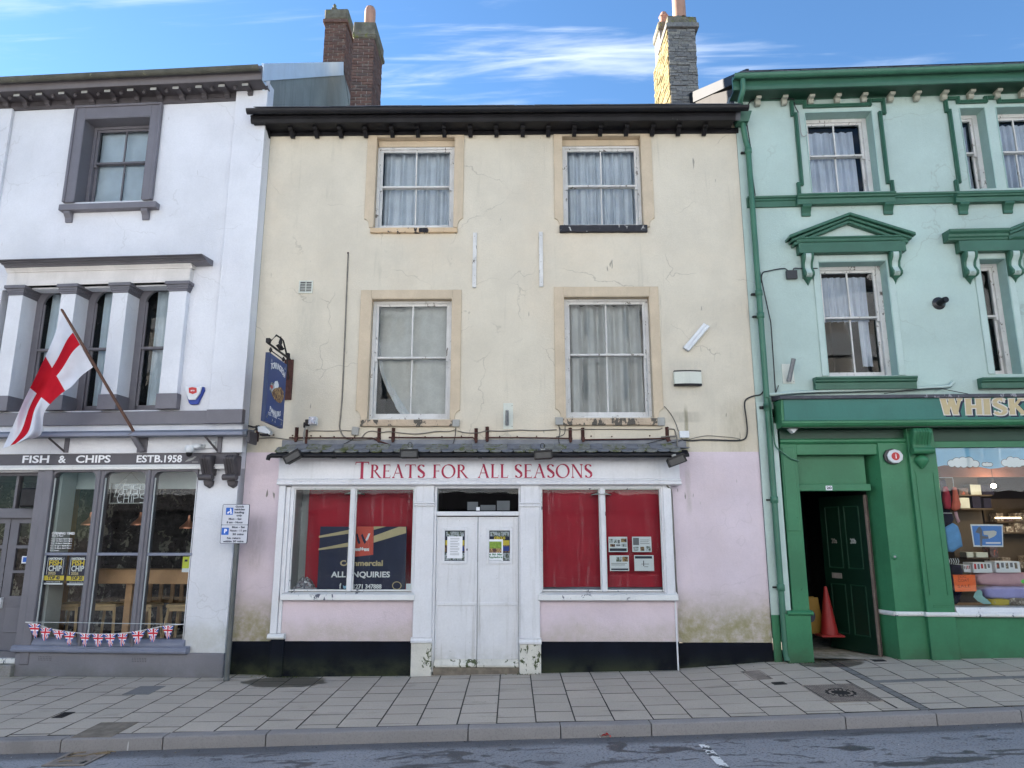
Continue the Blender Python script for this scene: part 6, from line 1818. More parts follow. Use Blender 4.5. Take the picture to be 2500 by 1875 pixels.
# dark soffit between capitals
wb.part("soffit",MB().box(pil[0][1]+.02,pil[3][0],-PFo+.01,.34,ez0+.0,ez0+.02),"trim_grey")
def arch_panel(mb,u0,u1,z0,z1,a0,a1,zs,y,depth,n=16):
    """flat panel with an arched hole from z0 up to the springing zs and round"""
    mb.quad((u0,y,z0),(a0,y,z0),(a0,y,zs),(u0,y,zs));mb.quad((a1,y,z0),(u1,y,z0),(u1,y,zs),(a1,y,zs))
    r=(a1-a0)/2;cu_=(a0+a1)/2;rz=min(r,z1-zs-.02)
    arc=[(cu_-r*math.cos(PI*i/n),zs+rz*math.sin(PI*i/n)) for i in range(n+1)]
    for i in range(n):
        a,b=arc[i],arc[i+1]
        ta=(u0,zs) if i==0 else ((u0+(u1-u0)*i/n),z1);tb=(u1,zs) if i==n-1 else ((u0+(u1-u0)*(i+1)/n),z1)
        if i==0:mb.quad((a[0],y,a[1]),(b[0],y,b[1]),(tb[0],y,tb[1]),(u0,y,z1));mb.add([(a[0],y,a[1]),(u0,y,z1),(u0,y,zs)],[(0,1,2)])
        elif i==n-1:mb.quad((a[0],y,a[1]),(b[0],y,b[1]),(u1,y,z1),(ta[0],y,ta[1]));mb.add([(b[0],y,b[1]),(u1,y,zs),(u1,y,z1)],[(0,1,2)])
        else:mb.quad((a[0],y,a[1]),(b[0],y,b[1]),(tb[0],y,tb[1]),(ta[0],y,ta[1]))
        mb.quad((a[0],y,a[1]),(b[0],y,b[1]),(b[0],y+depth,b[1]),(a[0],y+depth,a[1]))
    mb.quad((a0,y,z0),(a0,y+depth,z0),(a0,y+depth,zs),(a0,y,zs));mb.quad((a1,y,z0),(a1,y,zs),(a1,y+depth,zs),(a1,y+depth,z0))
    return mb
zr_=W.z('a2',1290,862,-.2)
for i in range(3):
    a,b=pil[i][1]-.0,pil[i+1][0]+.0
    g0,g1=a+.11,b-.02
    zs=W.z('a2',1320,440,-.2)-.06
    m=arch_panel(MB(),a-.01,b+.01,tri_z0,ez0+.02,g0,g1,zs,.21,.05)
    wnd=wb.part("arched_window",m,"trim_grey",recalc=False)
    s=.035
    m=MB().box(g0,g0+s,.24,.27,tri_z0+.05,zr_).box(g1-s,g1,.24,.27,tri_z0+.05,zr_).box(g0,g1,.24,.27,tri_z0+.03,tri_z0+.12).box(g0,g1,.235,.27,zr_-.02,zr_+.02)
    wb.part("lower_sash",m,"trim_grey",wnd,bevel=.003)
    wb.part("meeting_rail",MB().box(g0-.02,g1+.02,.205,.23,zr_-.012,zr_+.022),"trim_grey",wnd,bevel=.003)
    m=MB().box(g0,g0+s*.8,.225,.25,zr_,zs).box(g1-s*.8,g1,.225,.25,zr_,zs).box(g0+s*.8,g1-s*.8,.226,.249,zr_,zr_+.03)
    wb.part("upper_sash",m,"trim_grey",wnd,bevel=.003)
    wb.part("pane",MB().quad((g0,.245,zr_),(g1,.247,zr_),(g1,.249,zs+.3),(g0,.246,zs+.3)),"glass",wnd,recalc=False)
    wb.part("pane",MB().quad((g0,.256,tri_z0),(g1,.254,tri_z0),(g1,.256,zr_),(g0,.258,zr_)),"glass",wnd,recalc=False)
    wb.part("window_sill",MB().box(a,b,.12,.3,tri_z0-.01,tri_z0+.03),"trim_grey",wnd,bevel=.003)
    lb=("pale net curtain behind the left arched window, half hidden by the flag","pale net curtain behind the middle arched window, tucked in at its foot","pale net curtain behind the right arched window")[i]
    curtain(lb,W,g0+.03+.03*i,g1+.1,tri_z0+.04,zs+.25,.36,"blind_grey",3,.02,41+i,"net curtains in the arched windows")
# string course
wb.part("string_course",MB().side([(0,Z_SB),(-.05,Z_SB),(-.055,Z_ST-.01),(-.03,Z_ST),(0,Z_ST)],wL,q0),"trim_grey_mid",bevel=.003)
wb.part("string_course",MB().side([(0,Z_SB),(-.10,Z_SB),(-.105,Z_ST),(-.08,Z_ST+.005),(0,Z_ST+.005)],q0+.001,wR+.02),"trim_grey_mid",bevel=.003)
# box over the shop front
SW=.10
zP1,zP0=W.z('a3',900,98,.12),W.z('a3',900,232,.12)
zSg0=W.z('a3',900,328,SW);zMo0=W.z('a3',900,366,SW+.05)
sR=W.u('a3',2040,180,.13)
wb.part("white_panel",MB().box(wL,sR,-.12,0,zP0,zP1+.1),"render_white",bevel=.004)
sg=wb.part("sign_fascia",MB().box(wL,W.u('a3',1990,290,SW),-SW,0,zSg0,zP0-.002),"sign_grey",bevel=.003)
wb.part("fascia_moulding",MB().side([(0,zMo0),(-SW-.03,zMo0),(-SW-.035,zMo0+.035),(-SW-.02,zMo0+.05),(-SW-.025,zSg0-.02),(-SW-.01,zSg0),(0,zSg0)],wL,W.u('a3',1900,345,SW+.03)),"shop_white_cill",bevel=.003)
def wtext(s,x0,x1,y,h,bold=.0035):
    u0,u1=W.u('a3',x0,y,SW),W.u('a3',x1,y,SW);z=W.z('a3',(x0+x1)/2,y,SW);hh=W.z('a3',x0,y-h/2,SW)-W.z('a3',x0,y+h/2,SW)
    put_text(wb,s,(u0+u1)/2,-SW-.0015,z,hh*1.38,"letter_white",parent=sg,fit=u1-u0,bold=bold)
wtext("FISH",190,415,284,62);wtext("&",492,556,284,62);wtext("CHIPS",640,932,282,62);wtext("ESTB.",1152,1372,280,60);wtext("1958",1380,1528,280,60)
wb.part("leaf_mark",MB().slab([W.at('a3',x,y,SW) for x,y in ((1560,302),(1590,278),(1625,268),(1640,256),(1660,258),(1630,282),(1600,296))],-SW-.002,-SW),"box_grey",sg)
for yy in (298,306):wb.part("small_line",MB().slab([W.at('a3',x,y,SW) for x,y in ((1620,yy),(1672,yy),(1672,yy+3),(1620,yy+3))],-SW-.002,-SW),"box_grey",sg)
# awning cassette bar with its stays
az1,az0=W.z('a3',1000,38,.30),W.z('a3',1000,95,.30)
aR=W.u('a3',2085,60,.30)
aw=Thing("awning_case","long grey folded awning case over the chip shop sign","awning",W,(-2.0,-.2,az0))
aw.part("case",MB().side([(-.06,az0+.02),(-.28,az0),(-.32,az0+.02),(-.33,az1-.03),(-.29,az1),(-.06,az1+.02)],wL,aR),"awning_grey",bevel=.006)
aw.part("front_bar",MB().side([(-.325,az0+.01),(-.345,az0+.015),(-.345,az0+.06),(-.325,az0+.065)],wL,aR-.05),"trim_grey_blue",bevel=.003)
aw.part("end_cap",MB().box(aR,aR+.035,-.30,-.02,az0-.10,az1-.02),"trim_dark",bevel=.01)
for (x0,y0,x1,y1,xv) in ((410,100,545,218,565),(1700,52,1838,215,1855)):
    a=W.at('a3',x0,y0,.30);b=W.at('a3',x1,y1,.14)
    aw.part("stay",MB().tube([(a[0],-.30,a[1]),(b[0],-.14,b[1])],.016,6),"trim_dark")
    uu=W.u('a3',xv,170,.13)
    aw.part("wall_bracket",MB().box(uu-.035,uu+.03,-.15,-.12,W.z('a3',xv,225,.13),az0+.03),"trim_grey",bevel=.004)
# pier, corbels
pr0,pr1=W.u('a3',1640,800,.02),wR
wb.part("pier",MB().box(W.u('b8',1248,300,.03),wR+.0,-.03,.2,W.z('b8',1400,598,.03),zMo0+.02),"render_white",bevel=.004)
for x0,x1 in ((1688,1782),(1888,1986)):
    a,b=W.u('a3',x0,380,.2),W.u('a3',x1,380,.2)
    zt,zm_,zn=W.z('a3',x0,242,.24),W.z('a3',x0,415,.2),W.z('a3',x0,470,.16)
    zc_=W.z('a3',x0,528,.1)
    k=wb.part("corbel",MB().side([(-.02,zt),(-.22,zt),(-.27,zt-.03),(-.275,zt-.07),(-.24,zt-.12),(-.17,zm_+.04),(-.15,zm_),(-.02,zm_)],a,b),"trim_dark",bevel=.012,smooth=50)
    for q in (.28,.5,.72):
        uu=a+(b-a)*q
        wb.part("rib",MB().side([(-.20,zt+.002),(-.23,zt+.002),(-.283,zt-.03),(-.288,zt-.07),(-.25,zt-.13),(-.18,zm_+.03),(-.15,zm_+.03)],uu-.008,uu+.008),"trim_dark",k,bevel=.003)
    wb.part("corbel_roll",MB().side([(-.14+.055*math.cos(t),zm_-.025+.045*math.sin(t)) for t in [2*PI*i/14 for i in range(14)]],a-.03,b+.0),"trim_dark",k,smooth=40)
    wb.part("corbel_drop",MB().add([(a+.02,-.03,zn+.02),(b-.02,-.03,zn+.02),(b-.02,-.13,zn+.02),(a+.02,-.13,zn+.02),(a+.03,-.03,zn-.05),(b-.03,-.03,zn-.05),(b-.03,-.11,zn-.05),(a+.03,-.11,zn-.05),((a+b)/2,-.03,zc_)],
        [(0,1,2,3),(0,1,5,4),(1,2,6,5),(2,3,7,6),(3,0,4,7),(4,5,8),(5,6,8),(6,7,8),(7,4,8)]),"trim_dark",k,bevel=.006)
# shop window: three lights
LO=.02 # glass plane
lz1,tz1,tz0=W.z('a3',1000,400,LO),W.z('c6',1150,163,LO+.03),W.z('c6',1150,203,LO+.03)
lz0=W.z('c6',1150,1330,LO)
zcl1,zcl0=W.z('c6',1150,1432,.12),W.z('c6',1150,1528,.14)
def ux(k,x,y,o=LO):return W.u(k,x,y,o)
lights=[(ux('a3',432,740),ux('a3',790,740)),(ux('a3',862,740),ux('a3',1215,740)),(ux('a3',1285,740),ux('a3',1650,740))]
c0=ux('a3',330,740,.08)
sw_=wb.part("shop_window",MB().box(c0,lights[0][0],-.10,.08,lz0-.35,lz1+.16),"trim_grey_mid",bevel=.02,seg=2)
wb.part("window_jamb",MB().box(lights[2][1],W.u('b8',1255,300,.03),-.035,.08,lz0-.2,lz1+.16),"trim_grey_mid",sw_,bevel=.01)
for i in (0,1):
    a,b=lights[i][1],lights[i+1][0]
    wb.part("mullion",MB().side([(.08,0)]*0 or [(-.08,lz0-.05),(.08,lz0-.05),(.08,lz1+.16),(-.08,lz1+.16)],a,b),"trim_grey_mid",sw_,bevel=.018,seg=2)
    wb.part("mullion_roll",MB().tube([((a+b)/2,-.085,lz0-.12),((a+b)/2,-.085,lz1+.05)],.024,8),"trim_grey_mid",sw_,smooth=60)
for i,(a,b) in enumerate(lights):
    # rounded head
    n=6;r=.09
    zt=lz1+.02
    m=MB()
    cl_=[(a,zt-r)]+[(a+r-r*math.cos(PI/2*q/n),zt-r+r*math.sin(PI/2*q/n)) for q in range(n+1)]
    cr_=[(b-r+r*math.sin(PI/2*q/n),zt-r+r*math.cos(PI/2*q/n)) for q in range(n+1)]
    m.slab([(a-.005,zt+.12),(a-.005,zt-r)]+cl_[1:]+[(a+r,zt+.12)],-.07,.06)
    m.slab([(b+.005,zt+.12),(b-r,zt+.12)]+cr_+[(b+.005,zt-r)],-.07,.06)
    m.box(a+r,b-r,-.07,.06,zt,zt+.12)
    wb.part("window_head",m,"trim_grey_mid",sw_,bevel=.003)
    wb.part("transom",MB().box(a-.01,b+.01,-.045,.05,tz0,tz1),"trim_grey_blue",sw_,bevel=.006)
    wb.part("pane",MB().quad((a,-LO,tz1),(b,-LO,tz1),(b,-LO,zt),(a,-LO,zt)),"glass",sw_,recalc=False)
    wb.part("pane",MB().quad((a,-LO,lz0-.03),(b,-LO,lz0-.03),(b,-LO,tz0),(a,-LO,tz0)),"glass",sw_,recalc=False)
    wb.part("glazing_bead",MB().box(a,a+.012,-LO-.02,-LO,lz0,tz0).box(a,a+.012,-LO-.02,-LO,tz1,zt-r),"reveal_pale",sw_)
wb.part("window_board",MB().side([(.1,lz0-.22),(-.07,lz0-.22),(-.08,lz0-.05),(-.03,lz0+.01),(.1,lz0+.01)],c0,W.u('b8',1240,520,.08)),"trim_grey_blue",sw_,bevel=.01)
wb.part("head_rail",MB().box(wL,W.u('a3',1690,380,.05),-.09,.1,lz1+.12,zMo0+.001),"trim_dark",sw_)
cu0,cu1=W.u('c6',-300,1460,.13),W.u('c6',2072,1500,.13)
wb.part("window_cill",MB().side([(0,zcl0),(-.10,zcl0),(-.14,zcl0+.01),(-.15,zcl0+.045),(-.13,zcl0+.055),(-.135,zcl1-.01),(-.11,zcl1),(0,zcl1+.01)],cu0,cu1),"trim_grey_blue",sw_,bevel=.005)
wb.part("cill_board",MB().box(c0-.02,W.u('b8',1235,540,.05),-.06,0,zcl1,lz0-.20),"trim_grey_mid",sw_,bevel=.004)
# base wall
b_l,b_r=W.u('b8',92,680,.08),wR
wb.part("base_wall",MB().box(b_l,W.u('b8',1506,680,.08),-.08,.1,-.5,zcl0+.01),"trim_base",bevel=.008)
for (x0,x1,y0,y1) in ((258,350,612,645),(890,990,622,655)):
    u0,z0,u1,z1=W.rc('b8',x0,y0,x1,y1,.08)
    ab=wb.part("air_brick",MB().box(u0,u1,-.084,-.05,z0,z1),"trim_base")
    for r_ in range(3):
        for q in range(9):
            uu=u0+(u1-u0)*(q+.5)/9;zz=z0+(z1-z0)*(r_+.5)/3
            wb.part("air_hole",MB().quad((uu-.005,-.0852,zz-.006),(uu+.005,-.0852,zz-.006),(uu+.005,-.0852,zz+.006),(uu-.005,-.0852,zz+.006)),"trim_dark",ab)
# door bay at the far left
dY=.12
dz1,dzt=W.z('d6',150,440,-dY),W.z('d6',150,362,-dY)
dzf=W.z('d6',150,105,-dY)
dr0=W.u('d6',300,700,-dY)
dmid=W.u('d6',55,700,-dY)
zstep=W.z('d6',60,1500,-.05)
wb.part("door_reveal",MB().box(dr0-.01,c0+.02,-.08,dY+.1,zstep,lz1+.16),"trim_grey_mid",bevel=.006)
wb.part("door_lintel",MB().box(wL,dr0,dY-.06,dY+.08,dz1,dzt),"trim_grey",bevel=.006)
wb.part("fanlight",MB().box(W.u('d6',138,230,-dY)-.02,W.u('d6',138,230,-dY)+.02,dY-.03,dY+.06,dzt,dzf).box(wL,dr0,dY-.03,dY+.06,dzf,dzf+.4),"trim_grey",bevel=.004)
wb.part("pane",MB().quad((wL,dY+.02,dzt),(dr0,dY+.02,dzt),(dr0,dY+.02,dzf),(wL,dY+.02,dzf)),"glass",recalc=False)
zpan=[(W.z('d6',180,a,-dY),W.z('d6',180,b,-dY)) for a,b in ((655,480),(855,680),(1058,875))]
for (a,b) in ((dmid+.006,dr0-.02),(dmid-.85,dmid-.006)):
    ha,hb=a+.13,b-.08
    m=MB();wall_panel(m,a,b,zstep,dz1,[(ha,z0_,hb,z1_) for z0_,z1_ in zpan],.04,dY)
    dd=wb.part("door",m,"trim_grey",recalc=False)
    for z0_,z1_ in zpan:
        wb.part("pane",MB().quad((ha,dY+.025,z0_),(hb,dY+.025,z0_),(hb,dY+.025,z1_),(ha,dY+.025,z1_)),"glass",dd,recalc=False)
    wb.part("door_panel",MB().box(ha-.02,hb+.02,dY-.012,dY,zstep+.25,zpan[2][0]-.16),"trim_grey_mid",dd,bevel=.01)
    if a>dmid:
        hz=W.z('d6',10,1100,-dY+.05)
        wb.part("door_handle",MB().box(a+.02,a+.05,dY-.05,dY,hz-.10,hz+.05).tube([(a+.035,dY-.05,hz),(a-.10,dY-.06,hz+.01)],.009,8),"box_white",dd,bevel=.003)
u0,z0,u1,z1=W.rc('d6',158,742,238,800,-dY+.02)
solo("sticker","small white sticker with a blue mark on the chip shop door glass","sticker",W,MB().slab(rect_poly(u0,z0,u1,z1),dY+.015,dY+.018).slab(rect_poly(u0+.02,z0+.02,u1-.02,z1-.015),dY+.0135,dY+.0148,1),["paper","sign_blue"])
wb.part("door_step",MB().box(wL,b_l+.02,-.16,.2,-.5,W.z('d6',60,1600,.1)),"kerbstone",bevel=.01)
wb.part("step_nosing",MB().box(wL,b_l+.02,-.05,.2,W.z('d6',60,1600,.1),W.z('d6',60,1555,.06)),"shop_white_cill",bevel=.006)
wb.part("step_riser",MB().box(wL,b_l+.02,-.0,.2,W.z('d6',60,1555,.06),zstep+.01),"trim_grey")
u0,z0,u1,z1=W.rc('d6',175,200,318,352,.02)
t=Thing("speaker","black box loudspeaker mounted over the chip shop door","speaker",W,((u0+u1)/2,0,z0))
t.part("cabinet",MB().box(u0,u1,-.06,.10,z0,z1),"tar_black",bevel=.02,seg=2)
t.part("grille",MB().box(u0+.02,u1-.02,-.068,-.058,z0+.02,z1-.02),"iron_dark",bevel=.01)
# inside the chip shop
rm=room(wb,wL+.4,lights[2][1]+.15,lz0-.45,lz1+.1,.1,3.2,"room_mid","shop_room")
m=MB().grid(lambda s,t:(wL+.5+(lights[2][1]-wL-.4)*s,3.1+.12*noise.noise(Vector((s*26,t*22,3))),lz0-.4+(lz1-lz0+.5)*t),90,60)
wb.part("stone_wall",m,"stone_wall",rm,recalc=False)
wb.part("ceiling_band",MB().box(lights[0][0]-.2,lights[2][1]+.1,.45,.5,W.z('a3',1000,532,-.45),lz1+.1),"reveal_pale",rm)
wb.part("side_lining",MB().box(lights[0][0]-.24,lights[0][0]+.02,.10,.42,lz0-.3,lz1+.05),"reveal_pale",rm)
a=W.at('a3',560,700,-1.0)[0]
wb.part("timber_post",MB().box(a-.10,a+.10,.95,1.15,lz0-.3,lz1),"wood_oak",rm,bevel=.005)
bz1_,bz0_=W.z('c6',1150,388,-.42),W.z('c6',1150,582,-.42)
cnt=Thing("window_counter","oak counter with a deep front board behind the chip shop window","counter",W,((lights[1][0]+lights[2][1])/2,.5,lz0-.3))
cnt.part("front_board",MB().box(W.u('c6',430,480,-.42),lights[2][1]+.12,.42,.46,bz0_,bz1_),"wood_oak",bevel=.004)
cnt.part("counter_top",MB().box(W.u('c6',430,480,-.42),lights[2][1]+.12,.46,.95,bz1_-.05,bz1_-.01),"wood_oak",bevel=.004)
for x in (230,1270):
    uu=W.u('c6',x,900,-.5);cnt.part("leg",MB().box(uu-.05,uu+.05,.50,.60,lz0-.4,bz1_-.05),"wood_oak",bevel=.004)
def stool(k,x0,x1,y,lbl):
    dpt=.72
    a,b=W.u(k,x0,y,-dpt),W.u(k,x1,y,-dpt)
    zt=W.z(k,x0,y-30,-dpt)
    zb5=lz0-.42
    cm=(a+b)/2
    t=Thing("bar_stool",lbl,"stool",W,(cm,dpt,zb5),"wooden stools behind the chip shop window")
    t.part("seat",MB().box(a-.015,b+.015,dpt-.03,dpt+.33,zt-.045,zt),"wood_pale",bevel=.01)
    for (uu,sg_) in ((a+.02,-1),(b-.02,1)):
        for yy,sy in ((dpt,-1),(dpt+.30,1)):
            t.part("leg",MB().tube([(uu,yy,zt-.04),(uu+sg_*.07,yy+sy*.05,zb5)],.024,4),"wood_pale")
    t.part("apron",MB().box(a+.02,b-.02,dpt-.01,dpt+.01,zt-.10,zt-.045),"wood_pale",bevel=.003)
    t.part("rung",MB().box(a-.02,b+.02,dpt-.04,dpt-.02,zt-.52,zt-.48),"wood_pale",bevel=.003)
stool('c6',310,610,880,"wooden bar stool behind the chip shop window, under the award posters")
stool('c6',800,1120,880,"wooden bar stool behind the middle light, next to the left mullion")
stool('c6',1290,1600,890,"wooden bar stool seen half behind the right mullion")
stool('c6',1820,2120,890,"wooden bar stool at the right edge of the chip shop window")
wb.part("shop_table",MB().box(lights[0][0],lights[2][1],1.9,2.5,zcl1+.4,zcl1+.44),"wood_oak",rm)
rr=random.Random(5)
for i in range(12):
    uu=lights[0][0]+.3+(lights[2][1]-lights[0][0])*(i+rr.random()*.6)/12
    wb.part("chair_slat",MB().box(uu-.03,uu+.03,1.8,1.83,zcl1+.05,zcl1+.75),"wood_oak",rm)
for i,(x,y) in enumerate(((752,838),(1172,838),(1582,866))):
    dpt=.55
    uu,zz=W.at('a3',x+8,y,-dpt)
    t=Thing("pendant_lamp",("copper pendant shade half hidden behind the left mullion","copper pendant shade half hidden behind the right mullion","copper pendant shade in the middle of the right hand light")[i],"lamp",W,(uu,dpt,zz),"copper pendants in the chip shop")
    t.part("lamp_shade",MB().lathe([(.02,.20),(.03,.12),(.06,.085),(.13,.02),(.13,0),(.05,.06)],uu,dpt,zz,20),"copper",smooth=40)
    t.part("flex",MB().tube([(uu,dpt,zz+.19),(uu,dpt,lz1+.02)],.004,6),"cable_black")
# neon sign (unlit)
u0,z0,u1,z1=W.rc('a3',928,482,1240,655,-.06)
t=Thing("neon_sign","unlit outline lettering sign reading fish and chips, hung in the middle light","sign",W,((u0+u1)/2,.06,z0))
t.part("backing",MB().quad((u0,.075,z0),(u1,.075,z0),(u1,.075,z1),(u0,.075,z1)),"sign_backing",recalc=False)
t.part("sign_frame",MB().box(u0,u1,.06,.08,z1-.008,z1).box(u0,u1,.06,.08,z0,z0+.014).box(u0,u0+.008,.06,.08,z0,z1).box(u1-.008,u1,.06,.08,z0,z1),"box_grey")
def stroke_text(s,um,zm_,h,wtot):
    segs=dict(F=[((0,0),(0,1)),((0,1),(.6,1)),((0,.5),(.5,.5))],I=[((.1,0),(.1,1))],S=[((.6,1),(0,.95)),((0,.95),(0,.55)),((0,.55),(.6,.45)),((.6,.45),(.6,.05)),((.6,.05),(0,0))],
                H=[((0,0),(0,1)),((.6,0),(.6,1)),((0,.5),(.6,.5))],C=[((.6,.9),(.2,1)),((.2,1),(0,.5)),((0,.5),(.2,0)),((.2,0),(.6,.1))],P=[((0,0),(0,1)),((0,1),(.55,.95)),((.55,.95),(.55,.55)),((.55,.55),(0,.5))])
    wd=dict(I=.35);tot=sum(wd.get(c,.85) for c in s);k=wtot/(tot*h)*h
    x=um-wtot/2
    for c in s:
        m=MB()
        for (p,q) in segs[c]:
            for d in (-.0,):
                m.tube([(x+p[0]*k,.052,zm_+(p[1]-.5)*h),(x+q[0]*k,.052,zm_+(q[1]-.5)*h)],.0055,5)
        t.part("tube_letter",m,"paper")
        x+=wd.get(c,.85)*k
um=(u0+u1)/2+.05
stroke_text("FISH",um+.05,z0+(z1-z0)*.68,.13,.36)
stroke_text("CHIPS",um+.02,z0+(z1-z0)*.26,.13,.46)
t.part("fish_outline",MB().tube([(u0+.08,.052,z0+.10),(u0+.10,.052,z0+.22),(u0+.16,.052,z0+.32),(u0+.24,.052,z0+.36),(u0+.20,.052,z0+.26),(u0+.13,.052,z0+.18),(u0+.18,.052,z0+.10),(u0+.08,.052,z0+.10)],.0055,5),"paper_aged")
t.part("hanging_wire",MB().tube([(u0+.12,.07,z1),((u0+u1)/2,.07,z1+.16),(u1-.12,.07,z1)],.003,4),"cable_grey")
# window lettering, posters
t=Thing("window_lettering","white vinyl opening times lettered on the left light of the chip shop window","lettering",W,(lights[0][0]+.2,-.02,tz1))
u_,z_=W.at('a3',535,907,.02);put_text(t,"OPENING TIMES",u_,-.0235,z_,.05,"letter_white",fit=W.u('a3',632,907)-W.u('a3',440,907),bold=.001)
for i,(y,a,b) in enumerate(((928,440,535),(952,432,612),(970,430,610),(990,428,606),(1010,426,604),(1030,424,600),(1050,422,500))):
    u_,z_=W.at('a3',(a+b)/2,y,.02)
    put_text(t,("Mon 5-9pm","Tue 12-2pm 5pm-9pm","Wed 12-2pm 5pm-9pm","Thu 12-2pm 5pm-9pm","Fri 12-2pm 5pm-9pm","Sat 12-2pm 5pm-9pm","Sun closed")[i],u_,-.0235,z_,.026,"letter_white",fit=W.u('a3',b,y)-W.u('a3',a,y),bold=.0005)
def award(px,yr,top,lbl):
    u0,z0,u1,z1=W.rc('c6',*px,.0)
    t=Thing("award_poster",lbl,"poster",W,((u0+u1)/2,.0,z0),"award posters in the chip shop window")
    s=t.part("sheet",MB().slab(rect_poly(u0,z0,u1,z1),-.004,-.001),"navy")
    H=z1-z0;w_=u1-u0;um=(u0+u1)/2
    def band(a,b,mt,c=0,d=1):t.part("print",MB().slab(rect_poly(u0+c*w_,z1-b*H,u0+d*w_,z1-a*H),-.0052,-.004),mt,s)
    band(.68,.84,"yellow",-.02,1.02);band(.93,.985,"paper",.05,.98);band(.06,.64,"paper",.09,.115);band(.06,.64,"paper",.885,.91)
    for s_,f,h,mt,wf in (("NATIONAL",.10,.08,"letter_white",.68),("FISH",.25,.19,"yellow",.64),("CHIP",.44,.20,"letter_white",.66),(yr,.60,.10,"gilt",.40),("TOP "+top,.76,.13,"ink",.62)):
        put_text(t,s_,um-(w_*.12 if s_==yr else 0),-.006,z1-f*H,h*H*1.3,mt,parent=s,fit=w_*wf,bold=.003)
    put_text(t,"takeaway awards",um,-.006,z1-.885*H,.06*H,"letter_white",parent=s,fit=w_*.7)
award((165,205,432,598),"2025","40","navy and yellow top forty award poster, left one of the pair")
award((475,205,735,605),"2026","20","navy and yellow top twenty award poster, right one next to the mullion")
u0,z0,u1,z1=W.rc('c6',2022,215,2125,425,.01)
solo("notice","small yellow and white camera notice in the right light of the chip shop window","notice",W,MB().slab(rect_poly(u0,z0+(z1-z0)*.25,u1,z1),-.016,-.012,0).slab(rect_poly(u0,z0,u1,z0+(z1-z0)*.248),-.016,-.012,1).slab(rect_poly(u0+.03,z1-.07,u1-.04,z1-.04),-.018,-.0161,2),["lime_yellow","paper","ink"])
# bunting
bt=Thing("bunting","string of red white and blue flag pennants across the chip shop window","bunting",W,(W.u('b8',700,470,.2),-.2,W.z('b8',700,550,.2)))
def bpt(x,y,o=.17):u,z=W.at('b8',x,y,o);return (u,-o,z)
bt.part("top_line",MB().tube([bpt(172,383),bpt(500,387),bpt(900,394),bpt(1242,398)],.004,5),"reveal_pale")
line=[bpt(x,y) for x,y in ((172,385),(240,395),(330,428),(450,448),(560,461),(660,465),(760,464),(870,455),(980,437),(1080,415),(1170,402),(1242,398))]
bt.part("string",MB().tube(line,.006,5),"frieze_cream")
def ujack(s,t):
    if abs(s-.5)<.075 or abs(t-.36)<.07:return 1
    if abs(s-.5)<.13 or abs(t-.36)<.13:return 0
    d=min(abs((s-.5)-(t-.36)*.9),abs((s-.5)+(t-.36)*.9))
    if d<.05:return 1
    if d<.13:return 0
    return 2
for i,(x,ty,by) in enumerate(((235,396,490),(312,423,506),(398,440,500),(475,452,540),(580,462,548),(664,465,548),(744,465,548),(830,461,546),(937,446,531),(1036,428,518),(1135,409,496))):
    rr=random.Random(i)
    p=bpt(x,ty);q=bpt(x+rr.uniform(-12,8),by)
    w_=.19*rr.uniform(.85,1.05);ph=rr.uniform(0,6)
    def f(s,t,p=p,q=q,w_=w_,ph=ph):
        ww=w_*(1-t*.78)
        return (p[0]+(q[0]-p[0])*t+(s-.5)*ww,p[1]-.01-.012*math.sin(s*5+ph+t*2)*(t+.3),p[2]+(q[2]-p[2])*t)
    bt.part("pennant",MB().grid(f,20,22,ujack),["flag_white","flag_red","plastic_blue"],recalc=False)
# flag
pole0,pole1=W.at('a2',1130,1570,.30),W.at('a2',525,545,.95)
P0=Vector((pole0[0],-.30,pole0[1]));P1=Vector((pole1[0],-.95,pole1[1]))
fl_=Thing("flag","white flag with a red cross hanging from a brown pole over the chip shop","flag",W,tuple(P0))
fl_.part("flagpole",MB().tube([P0-(P1-P0)*.04,P0.lerp(P1,.5),P1,P1+(P1-P0)*.012],[.022,.021,.019,.010],10),"flag_pole",smooth=50)
def onp(k,x,y,o):u,z=W.at(k,x,y,o);return Vector((u,-o,z))
Lp=[(530,585,.95),(500,650,.93),(430,830,.90),(335,1035,.84),(200,1310,.78),(100,1540,.72),(22,1711,.68)]
Rp=[(785,1025,.65),(690,1095,.66),(600,1190,.66),(500,1262,.66),(378,1400,.66),(345,1590,.66),(215,1640,.66)]
def poly_at(pts,t):
    f=t*(len(pts)-1);i=min(int(f),len(pts)-2);f-=i
    g=lambda j:Vector(pts[max(0,min(len(pts)-1,j))])
    a,b,c,d=g(i-1),g(i),g(i+1),g(i+2)
    return .5*((2*b)+(c-a)*f+(2*a-5*b+4*c-d)*f*f+(3*b-a-3*c+d)*f**3)
def flagf(s,t):
    a,b=poly_at(Lp,t),poly_at(Rp,t)
    p=a.lerp(b,s)
    o=p.z+.07*math.sin(s*5.5+t*5)*min(1,t*3)+.05*math.sin(s*11-t*7)*t
    q=onp('a2',p.x,p.y,0.0)
    # keep the fold in depth only: start from the point at this distance
    return onp('a2',p.x,p.y,o)
def flagc(s,t):
    tt=t
    if .335<s<.56:return 1
    if .42<t<.60:return 1
    return 0
fl_.part("flag_cloth",MB().grid(flagf,60,90,flagc),["flag_white_cloth","flag_red_cloth"],recalc=False,smooth=60)
